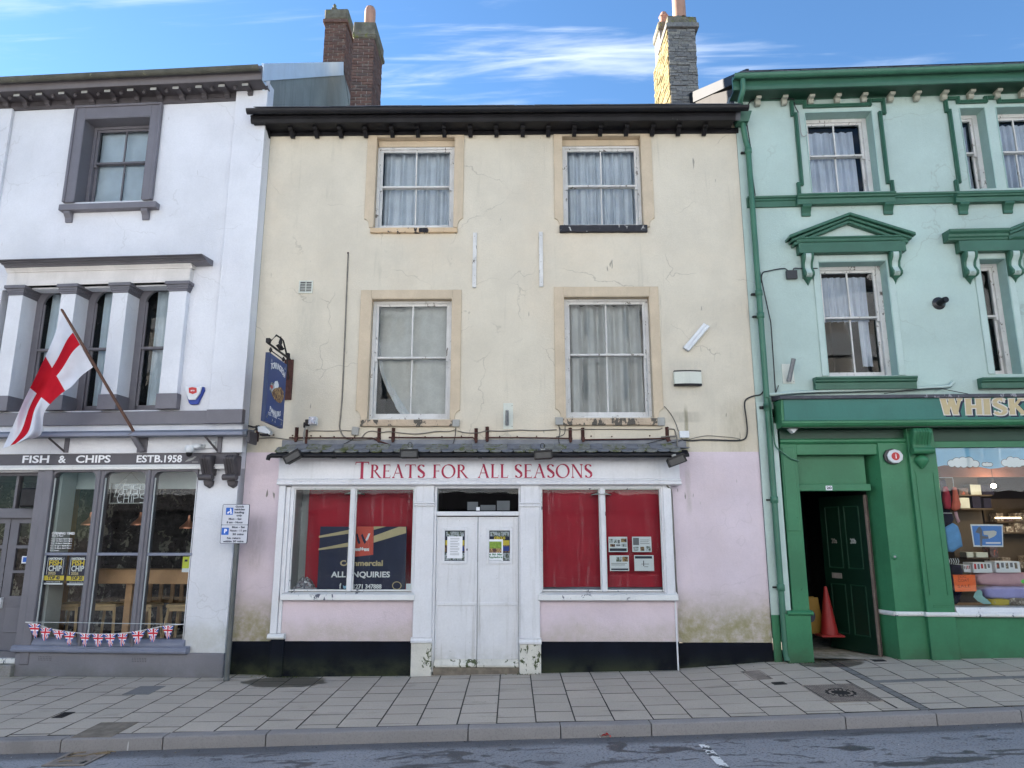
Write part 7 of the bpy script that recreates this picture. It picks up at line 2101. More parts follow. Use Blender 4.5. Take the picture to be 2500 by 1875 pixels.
# holder of the flag
t=Thing("flagpole_holder","grey metal socket bracket holding the flag pole over the shop sign","bracket",W,(W.u('a3',1200,215,.13),-.12,W.z('a3',1200,215,.13)),None)
h0,h1=W.at('a3',1200,212,.16),W.at('a3',1108,55,.30)
a,b=Vector((h0[0],-.16,h0[1])),Vector((h1[0],-.31,h1[1]))
t.part("socket",MB().tube([a,b,b+(b-a)*.02],[.040,.044,.030],12),"trim_grey",smooth=50)
t.part("collar",MB().tube([b-(b-a)*.04,b],.052,12),"trim_grey",smooth=50)
t.part("back_plate",MB().box(W.u('a3',1160,150,.13),W.u('a3',1245,150,.13),-.135,-.12,W.z('a3',1200,225,.13),W.z('a3',1200,95,.13)),"trim_grey",bevel=.004)
# alarm box with a red shield
t=Thing("alarm_box","white shield shaped alarm box with a blue lower edge and a red emblem","alarm box",W,(W.u('a2',1635,1280),0,W.z('a2',1635,1340)))
def pa(pts,o=.06):return [W.at('a2',x,y,o) for x,y in pts]
t.part("body",MB().slab(pa([(1562,1192),(1712,1187),(1718,1215),(1662,1335),(1600,1338),(1585,1320),(1560,1215)]),-.045,0),"plastic_blue",bevel=.006)
t.part("cover",MB().slab(pa([(1562,1190),(1708,1186),(1690,1245),(1650,1300),(1592,1300),(1572,1240)]),-.075,-.045),"box_white",bevel=.008)
sh=t.part("emblem",MB().slab(pa([(1592,1198),(1622,1192),(1658,1198),(1660,1238),(1625,1252),(1594,1240)],.078),-.078,-.0745),"plastic_red",bevel=.001)
u_,z_=W.at('a2',1625,1220,.08);put_text(t,"are",u_,-.0795,z_,.04,"letter_white",parent=sh,fit=.06,bold=.001)
# camera
t=Thing("security_camera","white dome security camera on a wall bracket above the corbels","security camera",W,(W.u('a3',1600,200,.2),-.12,W.z('a3',1600,265,.2)))
cu2,cz2=W.at('a3',1602,165,.24)
t.part("housing",MB().lathe([(.0,.0),(.055,.0),(.065,-.02),(.068,-.07),(.05,-.10),(.035,-.11)],cu2,-.24,cz2,18),"box_white",smooth=50)
t.part("dome",MB().lathe([(.045,0),(.045,-.02),(.03,-.055),(.01,-.065)],cu2,-.24,cz2-.10,16),"tar_black",smooth=50)
t.part("bracket",MB().box(cu2+.04,cu2+.18,-.25,-.20,cz2-.04,cz2+.02).box(cu2+.12,cu2+.18,-.25,-.12,cz2-.04,cz2+.02),"box_white",bevel=.01)
t.part("connection_box",MB().box(cu2+.19,cu2+.33,-.16,-.12,cz2-.03,cz2+.07),"box_white",bevel=.006)
# ================================================================ THE GREEN BUILDING
gb_=Thing("terrace_building","pale green three storey building with dark green trim and a pet shop","building",G,(2.2,0,.1))
gL=C.w(uR,0,0);gL=(gL-G.o).dot(G.U) # meets the cream wall
gR=6.2
GT="green_trim"
zGfr=G.z('b2',300,352,.03) # underside of the green frieze
# openings
def gop(xl,xr,ym,zt,zbm,xm,k):return (G.u(k,xl,ym),G.z(k,xm,zbm),G.u(k,xr,ym),G.z(k,xm,zt))
G1=gop(590,1105,740,437,1040,850,'b2')
G2=(G.u('b2',1768,740),G1[1],G.u('b2',1965,740),G1[3])
G2b=(G.u('b2',2045,740),G1[1],G.u('b2',2045,740)+(G1[2]-G1[0])*.75,G1[3])
G3=gop(515,1105,760,268,1235,800,'b5')
G4=(G.u('b5',1895,760),G3[1],G.u('b5',2130,760),G3[3])
G4b=(G4[2]+.26,G3[1],G4[2]+.26+.9,G3[3])
zFB_t,zFB_b=G.z('b6',1200,100,.36),G.z('b6',1200,292,.36)
zWallB=zFB_t-.1
m=MB();wall_panel(m,gL,gR,zWallB,zGfr+.3,[G1,G2,G2b,G3,G4,G4b],.24)
gb_.part("wall",m,"render_mint",recalc=False)
gb_.part("side_wall",MB().box(gL+.01,gL+.03,.3,8,-.3,zGfr+.3),"gable_render")
gb_.part("side_wall",MB().box(gR-.02,gR,.2,8,-.3,zGfr+.3),"gable_render")
gb_.part("rear_wall",MB().box(gL,gR,8,8.1,-.3,zGfr+.6),"gable_render")
for o_ in (G1,G2,G2b,G3,G4,G4b):room(gb_,o_[0]-.12,o_[2]+.12,o_[1]-.2,o_[3]+.2,.25,2.4)
# pale strip down the left edge, dark at the foot
st0,st1=gL,G.u('c8',735,900,.02)
zst=G.z('c8',730,1262,.02)
gb_.part("edge_pilaster",MB().box(gL+.002,G.u('c8',735,900,.03),-.03,0,zst,zFB_t),"mint_trim",bevel=.004)
gb_.part("edge_pilaster_base",MB().box(gL+.002,G.u('c8',760,1400,.035),-.035,0,-.4,zst),"green_shop",bevel=.004)
gb_.part("edge_pilaster",MB().box(G.u('c8',752,900,.05),G.u('c8',800,900,.05),-.10,0,zst,zFB_b),"mint_trim",bevel=.004)
# cornice
zgso=G.z('b2',1100,240,.34)
guC=G.u('b2',28,230,.36)
gb_.part("frieze_board",MB().side([(0,zGfr),(-.03,zGfr),(-.045,zGfr+.02),(-.045,zGfr+.045),(-.025,zGfr+.055),(-.025,zgso+.02),(0,zgso+.02)],gL+.02,gR),GT,bevel=.003)
gb_.part("soffit",MB().box(guC+.02,gR,-.31,-.02,zgso,zgso+.02),"green_dark")
gb_.part("fascia_moulding",MB().side([(-.31,zgso-.01),(-.345,zgso-.01),(-.355,zgso+.04),(-.355,zgso+.15),(-.38,zgso+.17),(-.38,zgso+.21),(-.31,zgso+.21)],guC,gR),GT,bevel=.003)
zgg=G.z('b2',1100,150,.46)
gp=[(-.44+.062*math.cos(a),zgg+.06+.07*math.sin(a)) for a in [PI+PI*i/9 for i in range(10)]]
gi=[(-.44+.055*math.cos(a),zgg+.062+.06*math.sin(a)) for a in [2*PI-PI*i/9 for i in range(10)]]
gb_.part("gutter",MB().side(gp+gi,guC+.0,gR),"green_pipe",smooth=40)
for xx in (135,560,1020,1220,1480,1930):
    uu=G.u('b2',xx,140,.46);gb_.part("gutter_joint",MB().side([(p[0],p[1]-.004) for p in gp]+gi,uu-.03,uu+.03),"green_pipe",smooth=40)
for k in range(20):
    uu=guC+.1+.24*k
    m=MB().box(uu,uu+.225,-.46,-.1,zgg+.125,zgg+.14);m.v=[(p[0],p[1],p[2]+(p[1]+.4)*.5+.004*math.sin(uu*7)) for p in m.v]
    gb_.part("slate",m,"roof_slate")
pf=[(-.026,zgso),(-.026,zgso-.12),(-.08,zgso-.115),(-.10,zgso-.09),(-.10,zgso-.05),(-.16,zgso-.045),(-.17,zgso-.03),(-.17,zgso)]
me=MB().side(pf,-.042,.042).mesh("cornice_bracket","bracket_pale",(0,0,gb_.org[2]),.006)
gx_=[G.u('b2',x,265,.12) for x in (213,413,613,812,1012,1215,1412,1618,1818,2020,2210)]
gx_+=[gx_[-1]+(gx_[-1]-gx_[-2])*i for i in range(1,5)]
for uu in gx_:link("cornice_bracket",me,gb_.o,(uu-gb_.org[0],0,0))
# roof, dark verge and shade-darkened gable wall running back
def gw_(Y,X):
    p=Vector((X,Y,0))-G.o;return p.dot(G.U),p.dot(G.N)
def prism_g(poly,X0,X1):
    m=MB();n=len(poly)
    vs=[(*gw_(Y,X0),Z) for Y,Z in poly]+[(*gw_(Y,X1),Z) for Y,Z in poly]
    return m.add(vs,[(i,(i+1)%n,n+(i+1)%n,n+i) for i in range(n)]+[tuple(range(n-1,-1,-1)),tuple(range(n,2*n))])
h1,h2,h3,h4=side_pt('b1',1882,638,3.8),side_pt('b1',1570,772,3.8),side_pt('b1',1572,850,3.8),side_pt('b1',1892,706,3.8)
print("green verge",h1,h2,h3,h4)
kx=(h2[1]-h1[1])/(h2[0]-h1[0])
h1=(-.40,h1[1]-kx*(h1[0]+.40));h4=(-.38,h4[1]-kx*(h4[0]+.38))
gb_.part("verge_board",prism_g([h1,(5.0,h1[1]+kx*(5-h1[0])),(5.0,h1[1]+kx*(5-h1[0])-.3),(h4[0],h4[1])],3.79,3.83),"verge_dark")
gb_.part("gable_wall",prism_g([(.0,7.5),(.0,h4[1]+.1),(5,h1[1]+kx*(5-h1[0])-.1),(5,7.5)],3.83,3.9),"gable_grey")
rf=MB()
for (Y0,Z0,Y1,Z1) in ((h1[0],h1[1]-.03,4.6,h1[1]+kx*(4.6-h1[0])-.03),(4.6,h1[1]+kx*(4.6-h1[0])-.03,9,h1[1]-.1)):
    a,b=gw_(Y0,3.8),gw_(Y1,3.8)
    rf.quad((a[0],a[1],Z0),(gR,a[1],Z0),(gR,b[1],Z1),(b[0],b[1],Z1))
gb_.part("roof",rf,"roof_slate",recalc=False)
def recess(o_,frame="mint_trim",dep=.24):
    a,b,c,d=o_
    gb_.part("reveal",MB().box(a-.001,a+.012,-.012,dep,b,d).box(c-.012,c+.001,-.012,dep,b,d).box(a+.012,c-.012,-.012,dep,d-.012,d+.001),"mint_reveal")
for o_,rl_,bar in ((G1,G.z('b2',850,778,-.24),True),(G2,G.z('b2',1850,758,-.24),False),(G2b,G.z('b2',1850,758,-.24),True),(G3,G.z('b5',780,755,-.24),True),(G4,G.z('b5',1990,742,-.24),False),(G4b,G.z('b5',1990,742,-.24),True)):
    recess(o_)
    sash(gb_,o_[0]+.012,o_[2]-.012,o_[1],o_[3]-.012,.20,"old_white_wood",rail=rl_,bar=bar,fw=.075)
cg="net curtains in the green building"
curtain("blue-white net curtain behind the top floor window next to the green downpipe",G,G1[0]+.06,G1[2]-.18,G1[1]+.03,G1[3]-.16,.36,"net_blue",6,.03,51,cg)
curtain("blue-white net curtain in the narrow top floor side light, hanging to one side",G,G2[0]+.04,G2[0]+.30,G2[1]+.03,G2[3]-.12,.38,"net_blue",3,.03,52,cg)
curtain("blue-white net curtain in the top floor window cut by the right edge",G,G2b[0]+.06,G2b[2]-.08,G2b[1]+.03,G2b[3]-.12,.38,"net_blue",6,.03,53,cg)
curtain("sheer white net curtain behind the window under the green pediment",G,G3[0]+.03,G3[2]-.18,G3[1]+(G3[3]-G3[1])*.52,G3[3]-.14,.36,"net_blue",8,.025,54,cg)
curtain("narrow strip of white net at the right of the pedimented window's lower half",G,G3[2]-.36,G3[2]-.20,G3[1]+(G3[3]-G3[1])*.12,G3[1]+(G3[3]-G3[1])*.55,.36,"net_blue",2,.012,55,cg)
curtain("net curtain strip in the narrow first floor side light",G,G4[0]+.03,G4[0]+.25,G4[1]+(G4[3]-G4[1])*.25,G4[3]-.14,.38,"net_blue",2,.02,56,cg)
# eared architraves round the top windows
def ortho(pts,out):
    P2=[list(G.at('b2',x,y,out)) for x,y in pts]
    # square the legs up: alternate legs are vertical and level
    for i in range(len(P2)-1):
        a,b=pts[i],pts[i+1]
        if abs(a[1]-b[1])>abs(a[0]-b[0]):u=(P2[i][0]+P2[i+1][0])/2;P2[i][0]=P2[i+1][0]=u
        else:z=(P2[i][1]+P2[i+1][1])/2;P2[i][1]=P2[i+1][1]=z
    return P2
def moulding(pts,w=.055,out=.055):
    P2=ortho(pts,out)
    for i in range(len(P2)-1):
        (a,b),(c,d)=P2[i],P2[i+1]
        m=MB()
        if abs(a-c)<abs(b-d):m.box(a-w/2,a+w/2,-out,0,min(b,d)-w/2,max(b,d)+w/2);m.box(a-w*.22,a+w*.22,-out-.02,-out,min(b,d)-w*.22,max(b,d)+w*.22)
        else:
            lo,hi=min(a,c)+w/2,max(a,c)-w/2
            if hi-lo<.01:continue
            m.box(lo,hi,-out+.0015,0,b-w/2,b+w/2);m.box(lo,hi,-out-.0185,-out+.0015,b-w*.22,b+w*.22)
        gb_.part("architrave_moulding",m,GT,bevel=.006)
moulding([(527,1040),(527,975),(548,975),(505,452),(478,452),(472,358),(570,366),(572,392),(1060,376),(1058,345),(1160,345),(1170,440),(1140,440),(1195,962),(1226,958),(1236,1040)])
moulding([(1718,1040),(1712,955),(1738,958),(1655,425),(1638,425),(1628,330),(1720,330),(1726,358),(1930,352),(1932,325),(2030,325),(2032,355),(2300,345)])
for pts in ([(590,352),(1045,340),(1045,362),(590,374)],):
    pass
# string course and sill blocks
zs1,zs0=G.z('b2',350,1072,.06),G.z('b2',350,1148,.05)
gb_.part("string_course",MB().side([(0,zs0),(-.035,zs0),(-.04,zs0+(zs1-zs0)*.55),(-.06,zs0+(zs1-zs0)*.6),(-.06,zs0+(zs1-zs0)*.75),(-.085,zs0+(zs1-zs0)*.82),(-.09,zs1),(0,zs1)],gL+.08,gR),GT,bevel=.003)
def sillblock(x0,x1,yt,yb,k='b2',cons=(),out=.16,mat=GT):
    a,b=G.u(k,x0,(yt+yb)/2,out),(G.u(k,x1,(yt+yb)/2,out) if x1 else gR)
    z1,z0=G.z(k,x0+100,yt,out),G.z(k,x0+100,yb,out*.7)
    H=z1-z0
    gb_.part("window_sill",MB().side([(0,z0),(-out*.62,z0),(-out*.66,z0+H*.55),(-out*.85,z0+H*.62),(-out*.88,z0+H*.78),(-out,z0+H*.85),(-out,z1),(.2,z1+.02)],a,b),mat,bevel=.004)
    for c in cons:
        uu=G.u(k,c,yb+30,.08)
        gb_.part("sill_bracket",MB().side([(0,z0),(-.10,z0),(-.105,z0-.03),(-.07,z0-.06),(-.035,z0-.12),(-.035,z0-.17),(0,z0-.17)],uu-.07,uu+.07),mat,bevel=.005)
sillblock(520,1262,1048,1128,cons=(585,1205))
sillblock(1718,None,1040,1112,cons=(1768,2105))
sillblock(462,1325,1242,1350,'b5',out=.15)
sillblock(1870,None,1246,1338,'b5',out=.15)
# triangular pediment over the first window
def pedi(x0,x1,xa,ya,yl,yr,yb0,fr0,fr1,fx0,fx1,cons):
    out=.22
    uL_,uR_=G.u('b2',x0,yl,out),G.u('b2',x1,yr,out)
    zbase=G.z('b2',(x0+x1)/2,yb0,out*.7)
    uA,zA_=G.at('b2',xa,ya,out)
    uA=(uL_+uR_)/2
    zE=(G.z('b2',x0,yl,out)+G.z('b2',x1,yr,out))/2
    t=.11
    n0=Vector((-(zA_-zE),0,uA-uL_)).normalized()
    k_=t/n0.z
    # raking mouldings, three steps
    for s,(a,zl) in enumerate(((uL_,1),(uR_,-1))):
        for (o_,d0,d1,nm) in ((out,0,k_*.42,0),(out*.80,k_*.42,k_*.80,0),(out*.62,k_*.80,k_*1.25,0)):
            poly=[(a+zl*(out-o_),zE-d0+(0)),(uA,zA_-d0),(uA,zA_-d1),(a+zl*(out-o_),zE-d1)]
            poly=[(p[0],p[1]) for p in poly]
            gb_.part("raking_cornice",MB().slab(poly,-o_,0),GT,bevel=.008)
    gb_.part("tympanum",MB().slab([(uL_+.15,zE-k_*1.1),(uR_-.15,zE-k_*1.1),(uA,zA_-k_*1.1)],-.05,0),"mint_trim")
    zf1,zf0=G.z('b2',(fx0+fx1)/2,fr0,.13),G.z('b2',(fx0+fx1)/2,fr1,.13)
    a,b=G.u('b2',fx0,(fr0+fr1)/2,.13),G.u('b2',fx1,(fr0+fr1)/2,.13)
    gb_.part("pediment_bed",MB().side([(0,zf1),(-.14,zf1),(-.15,zf1+.02),(-.15,zf1+.045),(-.17,zf1+.06),(-.17,zf1+.08),(0,zf1+.08)],a-.03,b+.03),GT,bevel=.003)
    gb_.part("pediment_frieze",MB().box(a,b,-.13,0,zf0,zf1),GT,bevel=.005)
    for (cx0_,cx1_) in cons:console(cx0_,cx1_,zf0)
def console(x0,x1,zt):
    a,b=G.u('b5',x0,300,.12),G.u('b5',x1,300,.12)
    w_=b-a;L=.50
    pts=[(0,zt),(-.13,zt),(-.145,zt-.03),(-.13,zt-.09),(-.075,zt-.15),(-.06,zt-.22),(-.09,zt-.27),(-.12,zt-.31),(-.11,zt-.36),(-.06,zt-.38),(0,zt-.38)]
    c=gb_.part("console",MB().side(pts,a+w_*.1,b-w_*.1),"mint_trim",bevel=.012,smooth=50)
    for (q0,q1) in ((a,a+w_*.22),(b-w_*.22,b)):
        gb_.part("console_edge",MB().side([(p[0]-.012 if p[0]<0 else 0,p[1]) for p in pts],q0,q1),GT,c,bevel=.006,smooth=50)
    gb_.part("console_drop",MB().add([(a+w_*.12,0,zt-.38),(b-w_*.12,0,zt-.38),(b-w_*.12,-.09,zt-.38),(a+w_*.12,-.09,zt-.38),((a+b)/2,-.05,zt-.44),((a+b)/2,-.01,zt-L)],[(0,1,2,3),(3,2,4),(0,3,4),(1,4,2),(0,4,5),(1,5,4),(0,5,1)]),GT,c)
    gb_.part("console_leaf",MB().lathe([(.005,-.03),(.035,0),(.005,.04)],(a+b)/2,-.115,zt-.33,10),"mint_trim",c,smooth=50)
pedi(455,1400,935,1188,1378,1322,1400,1412,1490,522,1328,((355,442),(1095,1185)))
# second hood with a raised middle
out=.22
ua=G.u('b2',1658,1352,out);zt_=G.z('b2',1720,1315,out)
zf1,zf0=G.z('b2',1900,1400,.13),G.z('b2',1900,1482,.13)
uf=G.u('b2',1728,1440,.13);um_=G.u('b2',2110,1315,out)
H=zt_-zf1
gb_.part("hood_cornice",MB().side([(0,zf1),(-.14,zf1),(-.15,zf1+H*.22),(-.17,zf1+H*.30),(-.18,zf1+H*.55),(-.215,zf1+H*.75),(-.22,zt_),(0,zt_+.02)],ua,um_),GT,bevel=.006)
rise=.42
for (o_,d0,d1) in ((.22,0,.05),(.20,.05,.10),(.16,.10,.17)):
    gb_.part("raking_cornice",MB().slab([(um_,zt_-d0),(um_+1.05,zt_+rise-d0),(um_+1.05,zt_+rise-d1),(um_,zt_-d1)],-o_,0),GT,bevel=.006)
    gb_.part("raking_cornice",MB().slab([(um_+1.05,zt_+rise-d0),(um_+2.1,zt_-d0),(um_+2.1,zt_-d1),(um_+1.05,zt_+rise-d1)],-o_,0),GT,bevel=.006)
gb_.part("tympanum",MB().slab([(um_+.05,zf1+.07),(um_+2.05,zf1+.07),(um_+1.05,zt_+rise-.12)],-.05,0),"mint_trim")
gb_.part("pediment_bed",MB().side([(0,zf1),(-.14,zf1),(-.165,zf1+.03),(-.165,zf1+.07),(0,zf1+.07)],um_+.001,um_+2.1),GT,bevel=.003)
gb_.part("pediment_frieze",MB().box(uf,um_+2.0,-.13,0,zf0,zf1),GT,bevel=.005)
console(1722,1828,zf0);console(2105,2210,zf0)
for o_ in (G3,G4):
    gb_.part("architrave",MB().box(o_[0]-.09,o_[0]-.0,-.02,0,o_[1],o_[3]+.10).box(o_[2],o_[2]+.09,-.02,0,o_[1],o_[3]+.10).box(o_[0],o_[2],-.019,0,o_[3],o_[3]+.10),"mint_trim",bevel=.004)
# ---------------------------------------------------------------- shop front of the green building
GS="green_shop"
FB=.36
bL_=G.u('b6',188,200,FB)
brd_=gb_.part("fascia_board",MB().side([(-.05,zFB_b),(-FB+.03,zFB_b),(-FB,zFB_t-.02),(-.05,zFB_t)],bL_,gR),"green_board",bevel=.004)
gb_.part("fascia_return",MB().side([(-.0,zFB_b),(-FB+.03,zFB_b),(-FB,zFB_t-.02),(-.0,zFB_t)],bL_-.04,bL_-.002),GS,bevel=.004)
gb_.part("lead_flashing",MB().side([(0,zFB_t+.10),(-.05,zFB_t+.09),(-FB-.035,zFB_t+.03),(-FB-.045,zFB_t-.02),(-FB-.02,zFB_t-.022),(-.0,zFB_t+.01)],bL_-.06,gR).jitter(.004,3),"lead_dark",bevel=.004)
gb_.part("fascia_moulding",MB().side([(-.05,zFB_b-.09),(-FB+.04,zFB_b-.09),(-FB+.01,zFB_b-.07),(-FB+.0,zFB_b-.05),(-FB-.01,zFB_b-.045),(-FB-.01,zFB_b-.01),(-FB+.025,zFB_b),(-.05,zFB_b)],bL_-.05,gR),GS,bevel=.004)
gb_.part("soffit",MB().box(bL_-.03,gR,-FB+.05,.02,zFB_b-.10,zFB_b-.085),"green_dark")
# lettering, each letter with its outline and its dark shade
def gletter(ch,x0,x1):
    o=FB+.004
    u0,u1=G.u('b6',x0,182,o),G.u('b6',x1,182,o);z0,z1=G.z('b6',x0,248,o),G.z('b6',x0,116,o)
    h=z1-z0
    P,w_=letter(ch,tk=.20,tn=.15)
    xs_=[q[0] for p in P for q in p];k=(u1-u0)/((max(xs_)-min(xs_)))
    x_min=min(xs_)
    for nm,mat,dx,dz,g,lift in (("letter_shade","letter_shade",.028,-.020,.022,0),("letter_outline","gilt_edge",0,0,.022,.0012),("letter","gilt",0,0,-.002,.0024)):
        m=MB()
        for i,p in enumerate(P):
            cx0=sum(q[0] for q in p)/len(p);cz0=sum(q[1] for q in p)/len(p)
            pp=[(u0+(q[0]-x_min)*k+(g*.55 if q[0]>cx0 else -g*.55)+dx,z0+q[1]*h+(g*.55 if q[1]>cz0 else -g*.55)+dz) for q in p]
            zz=lift+i*.00005
            f=lambda z:FB-.03*(zFB_t-z)/(zFB_t-zFB_b)+.004
            m.add([(p_[0],-f(p_[1])-zz,p_[1]) for p_ in pp],[tuple(range(len(pp)))])
        gb_.part(nm,m,mat,brd_,recalc=False)
for ch,a,b in (("W",1512,1698),("H",1722,1862),("I",1872,1935),("S",1950,2075),("K",2090,2240)):gletter(ch,a,b)
# inner frieze below the fascia
zfr1,zfr0=zFB_b-.10,G.z('b6',500,482,.08)
gb_.part("inner_frieze",MB().box(G.u('b6',150,430,.08),gR,-.08,.05,zfr0,zfr1),"green_dark",bevel=.004)
gb_.part("frieze_moulding",MB().side([(0,zfr0-.03),(-.10,zfr0-.03),(-.13,zfr0),(-.13,zfr0+.03),(-.09,zfr0+.05),(0,zfr0+.05)],G.u('b6',155,480,.12),G.u('b6',1215,480,.12)),GS,bevel=.004)
# left pilaster (b6 150-300) down to the ground
pa0,pa1=G.u('b6',185,900,.10),G.u('b6',322,900,.10)
zbm=G.z('b7',700,328,.12)
gb_.part("pilaster",MB().box(pa0,pa1,-.10,.05,zbm,zfr0-.03),GS,bevel=.005)
gb_.part("pilaster_panel",MB().box(pa0+.02,pa1-.045,-.115,-.10,G.z('b6',260,1232,.11),zfr0-.08),GS,bevel=.004)
gb_.part("pilaster_base",MB().box(G.u('b7',612,500,.14),G.u('b7',785,500,.14),-.14,.05,-.4,zbm),GS,bevel=.005)
gb_.part("base_moulding",MB().side([(0,zbm-.02),(-.15,zbm-.02),(-.17,zbm+.0),(-.17,zbm+.02),(-.13,zbm+.045),(0,zbm+.045)],G.u('b7',618,328,.16),G.u('b7',792,328,.16)),GS,bevel=.004)
# doorway
DO=.02
dxl,dxr=G.u('b6',330,900,DO),G.u('b6',905,900,DO)
zlin1,zlin0=G.z('b6',600,835,.05),G.z('b6',600,893,.05)
zpan1=G.z('b6',600,592,.02)
zhd1=zfr0-.03
gb_.part("door_head",MB().box(pa1,G.u('b6',985,540,.10),-.09,.05,zpan1,zhd1),GS,bevel=.006)
gb_.part("overdoor_panel",MB().box(dxl-.02,dxr,.04,.08,zlin1,zpan1+.02),GS)
gb_.part("door_lintel",MB().box(dxl-.03,dxr+.02,-.05,.08,zlin0,zlin1),GS,bevel=.006)
num=gb_.part("number_plate",MB().slab(rect_poly(*G.rc('b6',540,850,594,888,.052)),-.054,-.05),"paper")
u_,z_=G.at('b6',567,869,.054);put_text(gb_,"20",u_,-.0548,z_,.05,"ink",parent=num,fit=.075,bold=.002)
# right jamb: raking reveal then pier, then console pilaster
pb0,pb1=G.u('b6',1030,1000,.12),G.u('b6',1265,1000,.12)
pc0,pc1=G.u('b6',1290,1000,.18),G.u('b6',1520,1000,.18)
zWB=G.z('b7',1900,330,.22)
rv=MB()
rv.add([(dxr,.30,-.4),(pb0,-.12,-.4),(pb0,-.12,zpan1+.1),(dxr,.30,zpan1+.1),(pb0,.3,-.4),(pb0,.3,zpan1+.1)],[(0,1,2,3),(1,4,5,2)])
gb_.part("door_reveal",rv,GS,recalc=False)
gb_.part("pier",MB().box(pb0,pc0+.01,-.12,.05,-.4,zfr0-.02),GS,bevel=.006)
gb_.part("pier_head",MB().box(G.u('b6',985,520,.10),pb0+.002,-.10,.05,zpan1,zhd1),GS,bevel=.004)
cp=gb_.part("console_pilaster",MB().box(pc0,pc1,-.18,.05,-.4,zfr1),GS,bevel=.006)
gb_.part("pilaster_panel",MB().box(pc0+.06,pc0+.075,-.19,-.18,G.z('b6',1400,1900,.18) if False else 1.0,G.z('b6',1350,740,.18)).box(pc1-.075,pc1-.06,-.19,-.18,1.0,G.z('b6',1350,740,.18)),GS,cp)
for yy in (712,730):gb_.part("bead",MB().box(pc0+.05,pc1-.06,-.188,-.18,G.z('b6',1350,yy+4,.18),G.z('b6',1350,yy-3,.18)),GS,cp)
for yy in (268,280):gb_.part("bead",MB().box(pc0+.10,pc1-.06,-.188,-.18,G.z('b7',1620,yy+3,.18),G.z('b7',1620,yy-3,.18)),GS,cp)
# carved console on top
ca,cb2=G.u('b6',1282,500,.30),G.u('b6',1440,500,.30)
zc1,zc2=G.z('b6',1350,362,.34),G.z('b6',1350,560,.28)
zc3=G.z('b6',1350,690,.22)
gb_.part("console",MB().side([(-.1,zc1),(-.32,zc1),(-.35,zc1-.06),(-.30,zc1-.16),(-.27,zc2+.10),(-.29,zc2+.02),(-.25,zc2-.02),(-.1,zc2-.02)],ca,cb2),GS,cp,bevel=.012,smooth=50)
gb_.part("console_roll",MB().side([(-.27+.055*math.cos(t),zc2+.01+.05*math.sin(t)) for t in [2*PI*i/14 for i in range(14)]],ca-.015,cb2+.015),GS,cp,smooth=50)
gb_.part("console_drop",MB().lathe([(.01,zc3-zc2),(.055,(zc3-zc2)*.75),(.10,(zc3-zc2)*.45),(.09,-.06),(.03,0)],(ca+cb2)/2,-.20,zc2-.03,14),GS,cp,smooth=50)
for q in (.2,.35,.5,.65,.8):
    uu=ca+(cb2-ca)*q
    gb_.part("rib",MB().side([(-.30,zc1+.005),(-.33,zc1+.002),(-.362,zc1-.06),(-.31,zc1-.165),(-.282,zc2+.10),(-.27,zc2+.06)],uu-.009,uu+.009),GS,cp,bevel=.004)
# dado moulding, white
wm0=G.u('b7',1250,305,-.1)
wz=G.z('b7',1800,335,.22)
def wband(u0,u1,y,nm="dado_moulding"):
    gb_.part(nm,MB().side([(y+.05,wz-.03),(y-.02,wz-.03),(y-.035,wz-.01),(y-.035,wz+.01),(y-.02,wz+.03),(y+.05,wz+.03)],u0,u1),"shop_white_cill",bevel=.003)
wband(pb0-.002,pc0-.03,-.12);wband(pc0-.03,pc1+.02,-.18)
m=MB().side([(.0,wz-.03),(-.02,wz-.03),(-.035,wz-.01),(-.035,wz+.01),(-.02,wz+.03),(.0,wz+.03)],0,1)
L_=math.hypot(pb0-dxr,.42)
ang=math.atan2(-.42,pb0-dxr)
m.v=[(dxr+p[0]*(pb0-dxr)+p[1]*(.42/L_),.30-.42*p[0]+p[1]*((pb0-dxr)/L_),p[2]) for p in m.v]
gb_.part("dado_moulding",m,"shop_white_cill")
# pet shop window
wu0,wz0,wz1=pc1-.005,G.z('b7',1900,286,.16),G.z('b6',1800,528,.10)
gb_.part("window_sill",MB().side([(.05,wz-.03),(-.21,wz-.03),(-.225,wz-.01),(-.225,wz+.005),(-.21,wz+.025),(-.19,wz+.03),(-.15,wz0),(.05,wz0+.01)],pc1+.02,gR),"shop_white_cill",bevel=.004)
gb_.part("stall_riser",MB().box(pc1-.02,gR,-.14,.05,-.4,wz-.02),GS)
sw2=gb_.part("shop_window",MB().box(wu0-.01,wu0+.03,-.14,.02,wz0,wz1+.05).box(wu0,gR,-.13,.02,wz1,wz1+.09),GS,bevel=.004)
gb_.part("pane",MB().quad((wu0,-.09,wz0),(gR,-.09,wz0),(gR,-.09,wz1),(wu0,-.09,wz1)),"glass_clear",sw2,recalc=False)
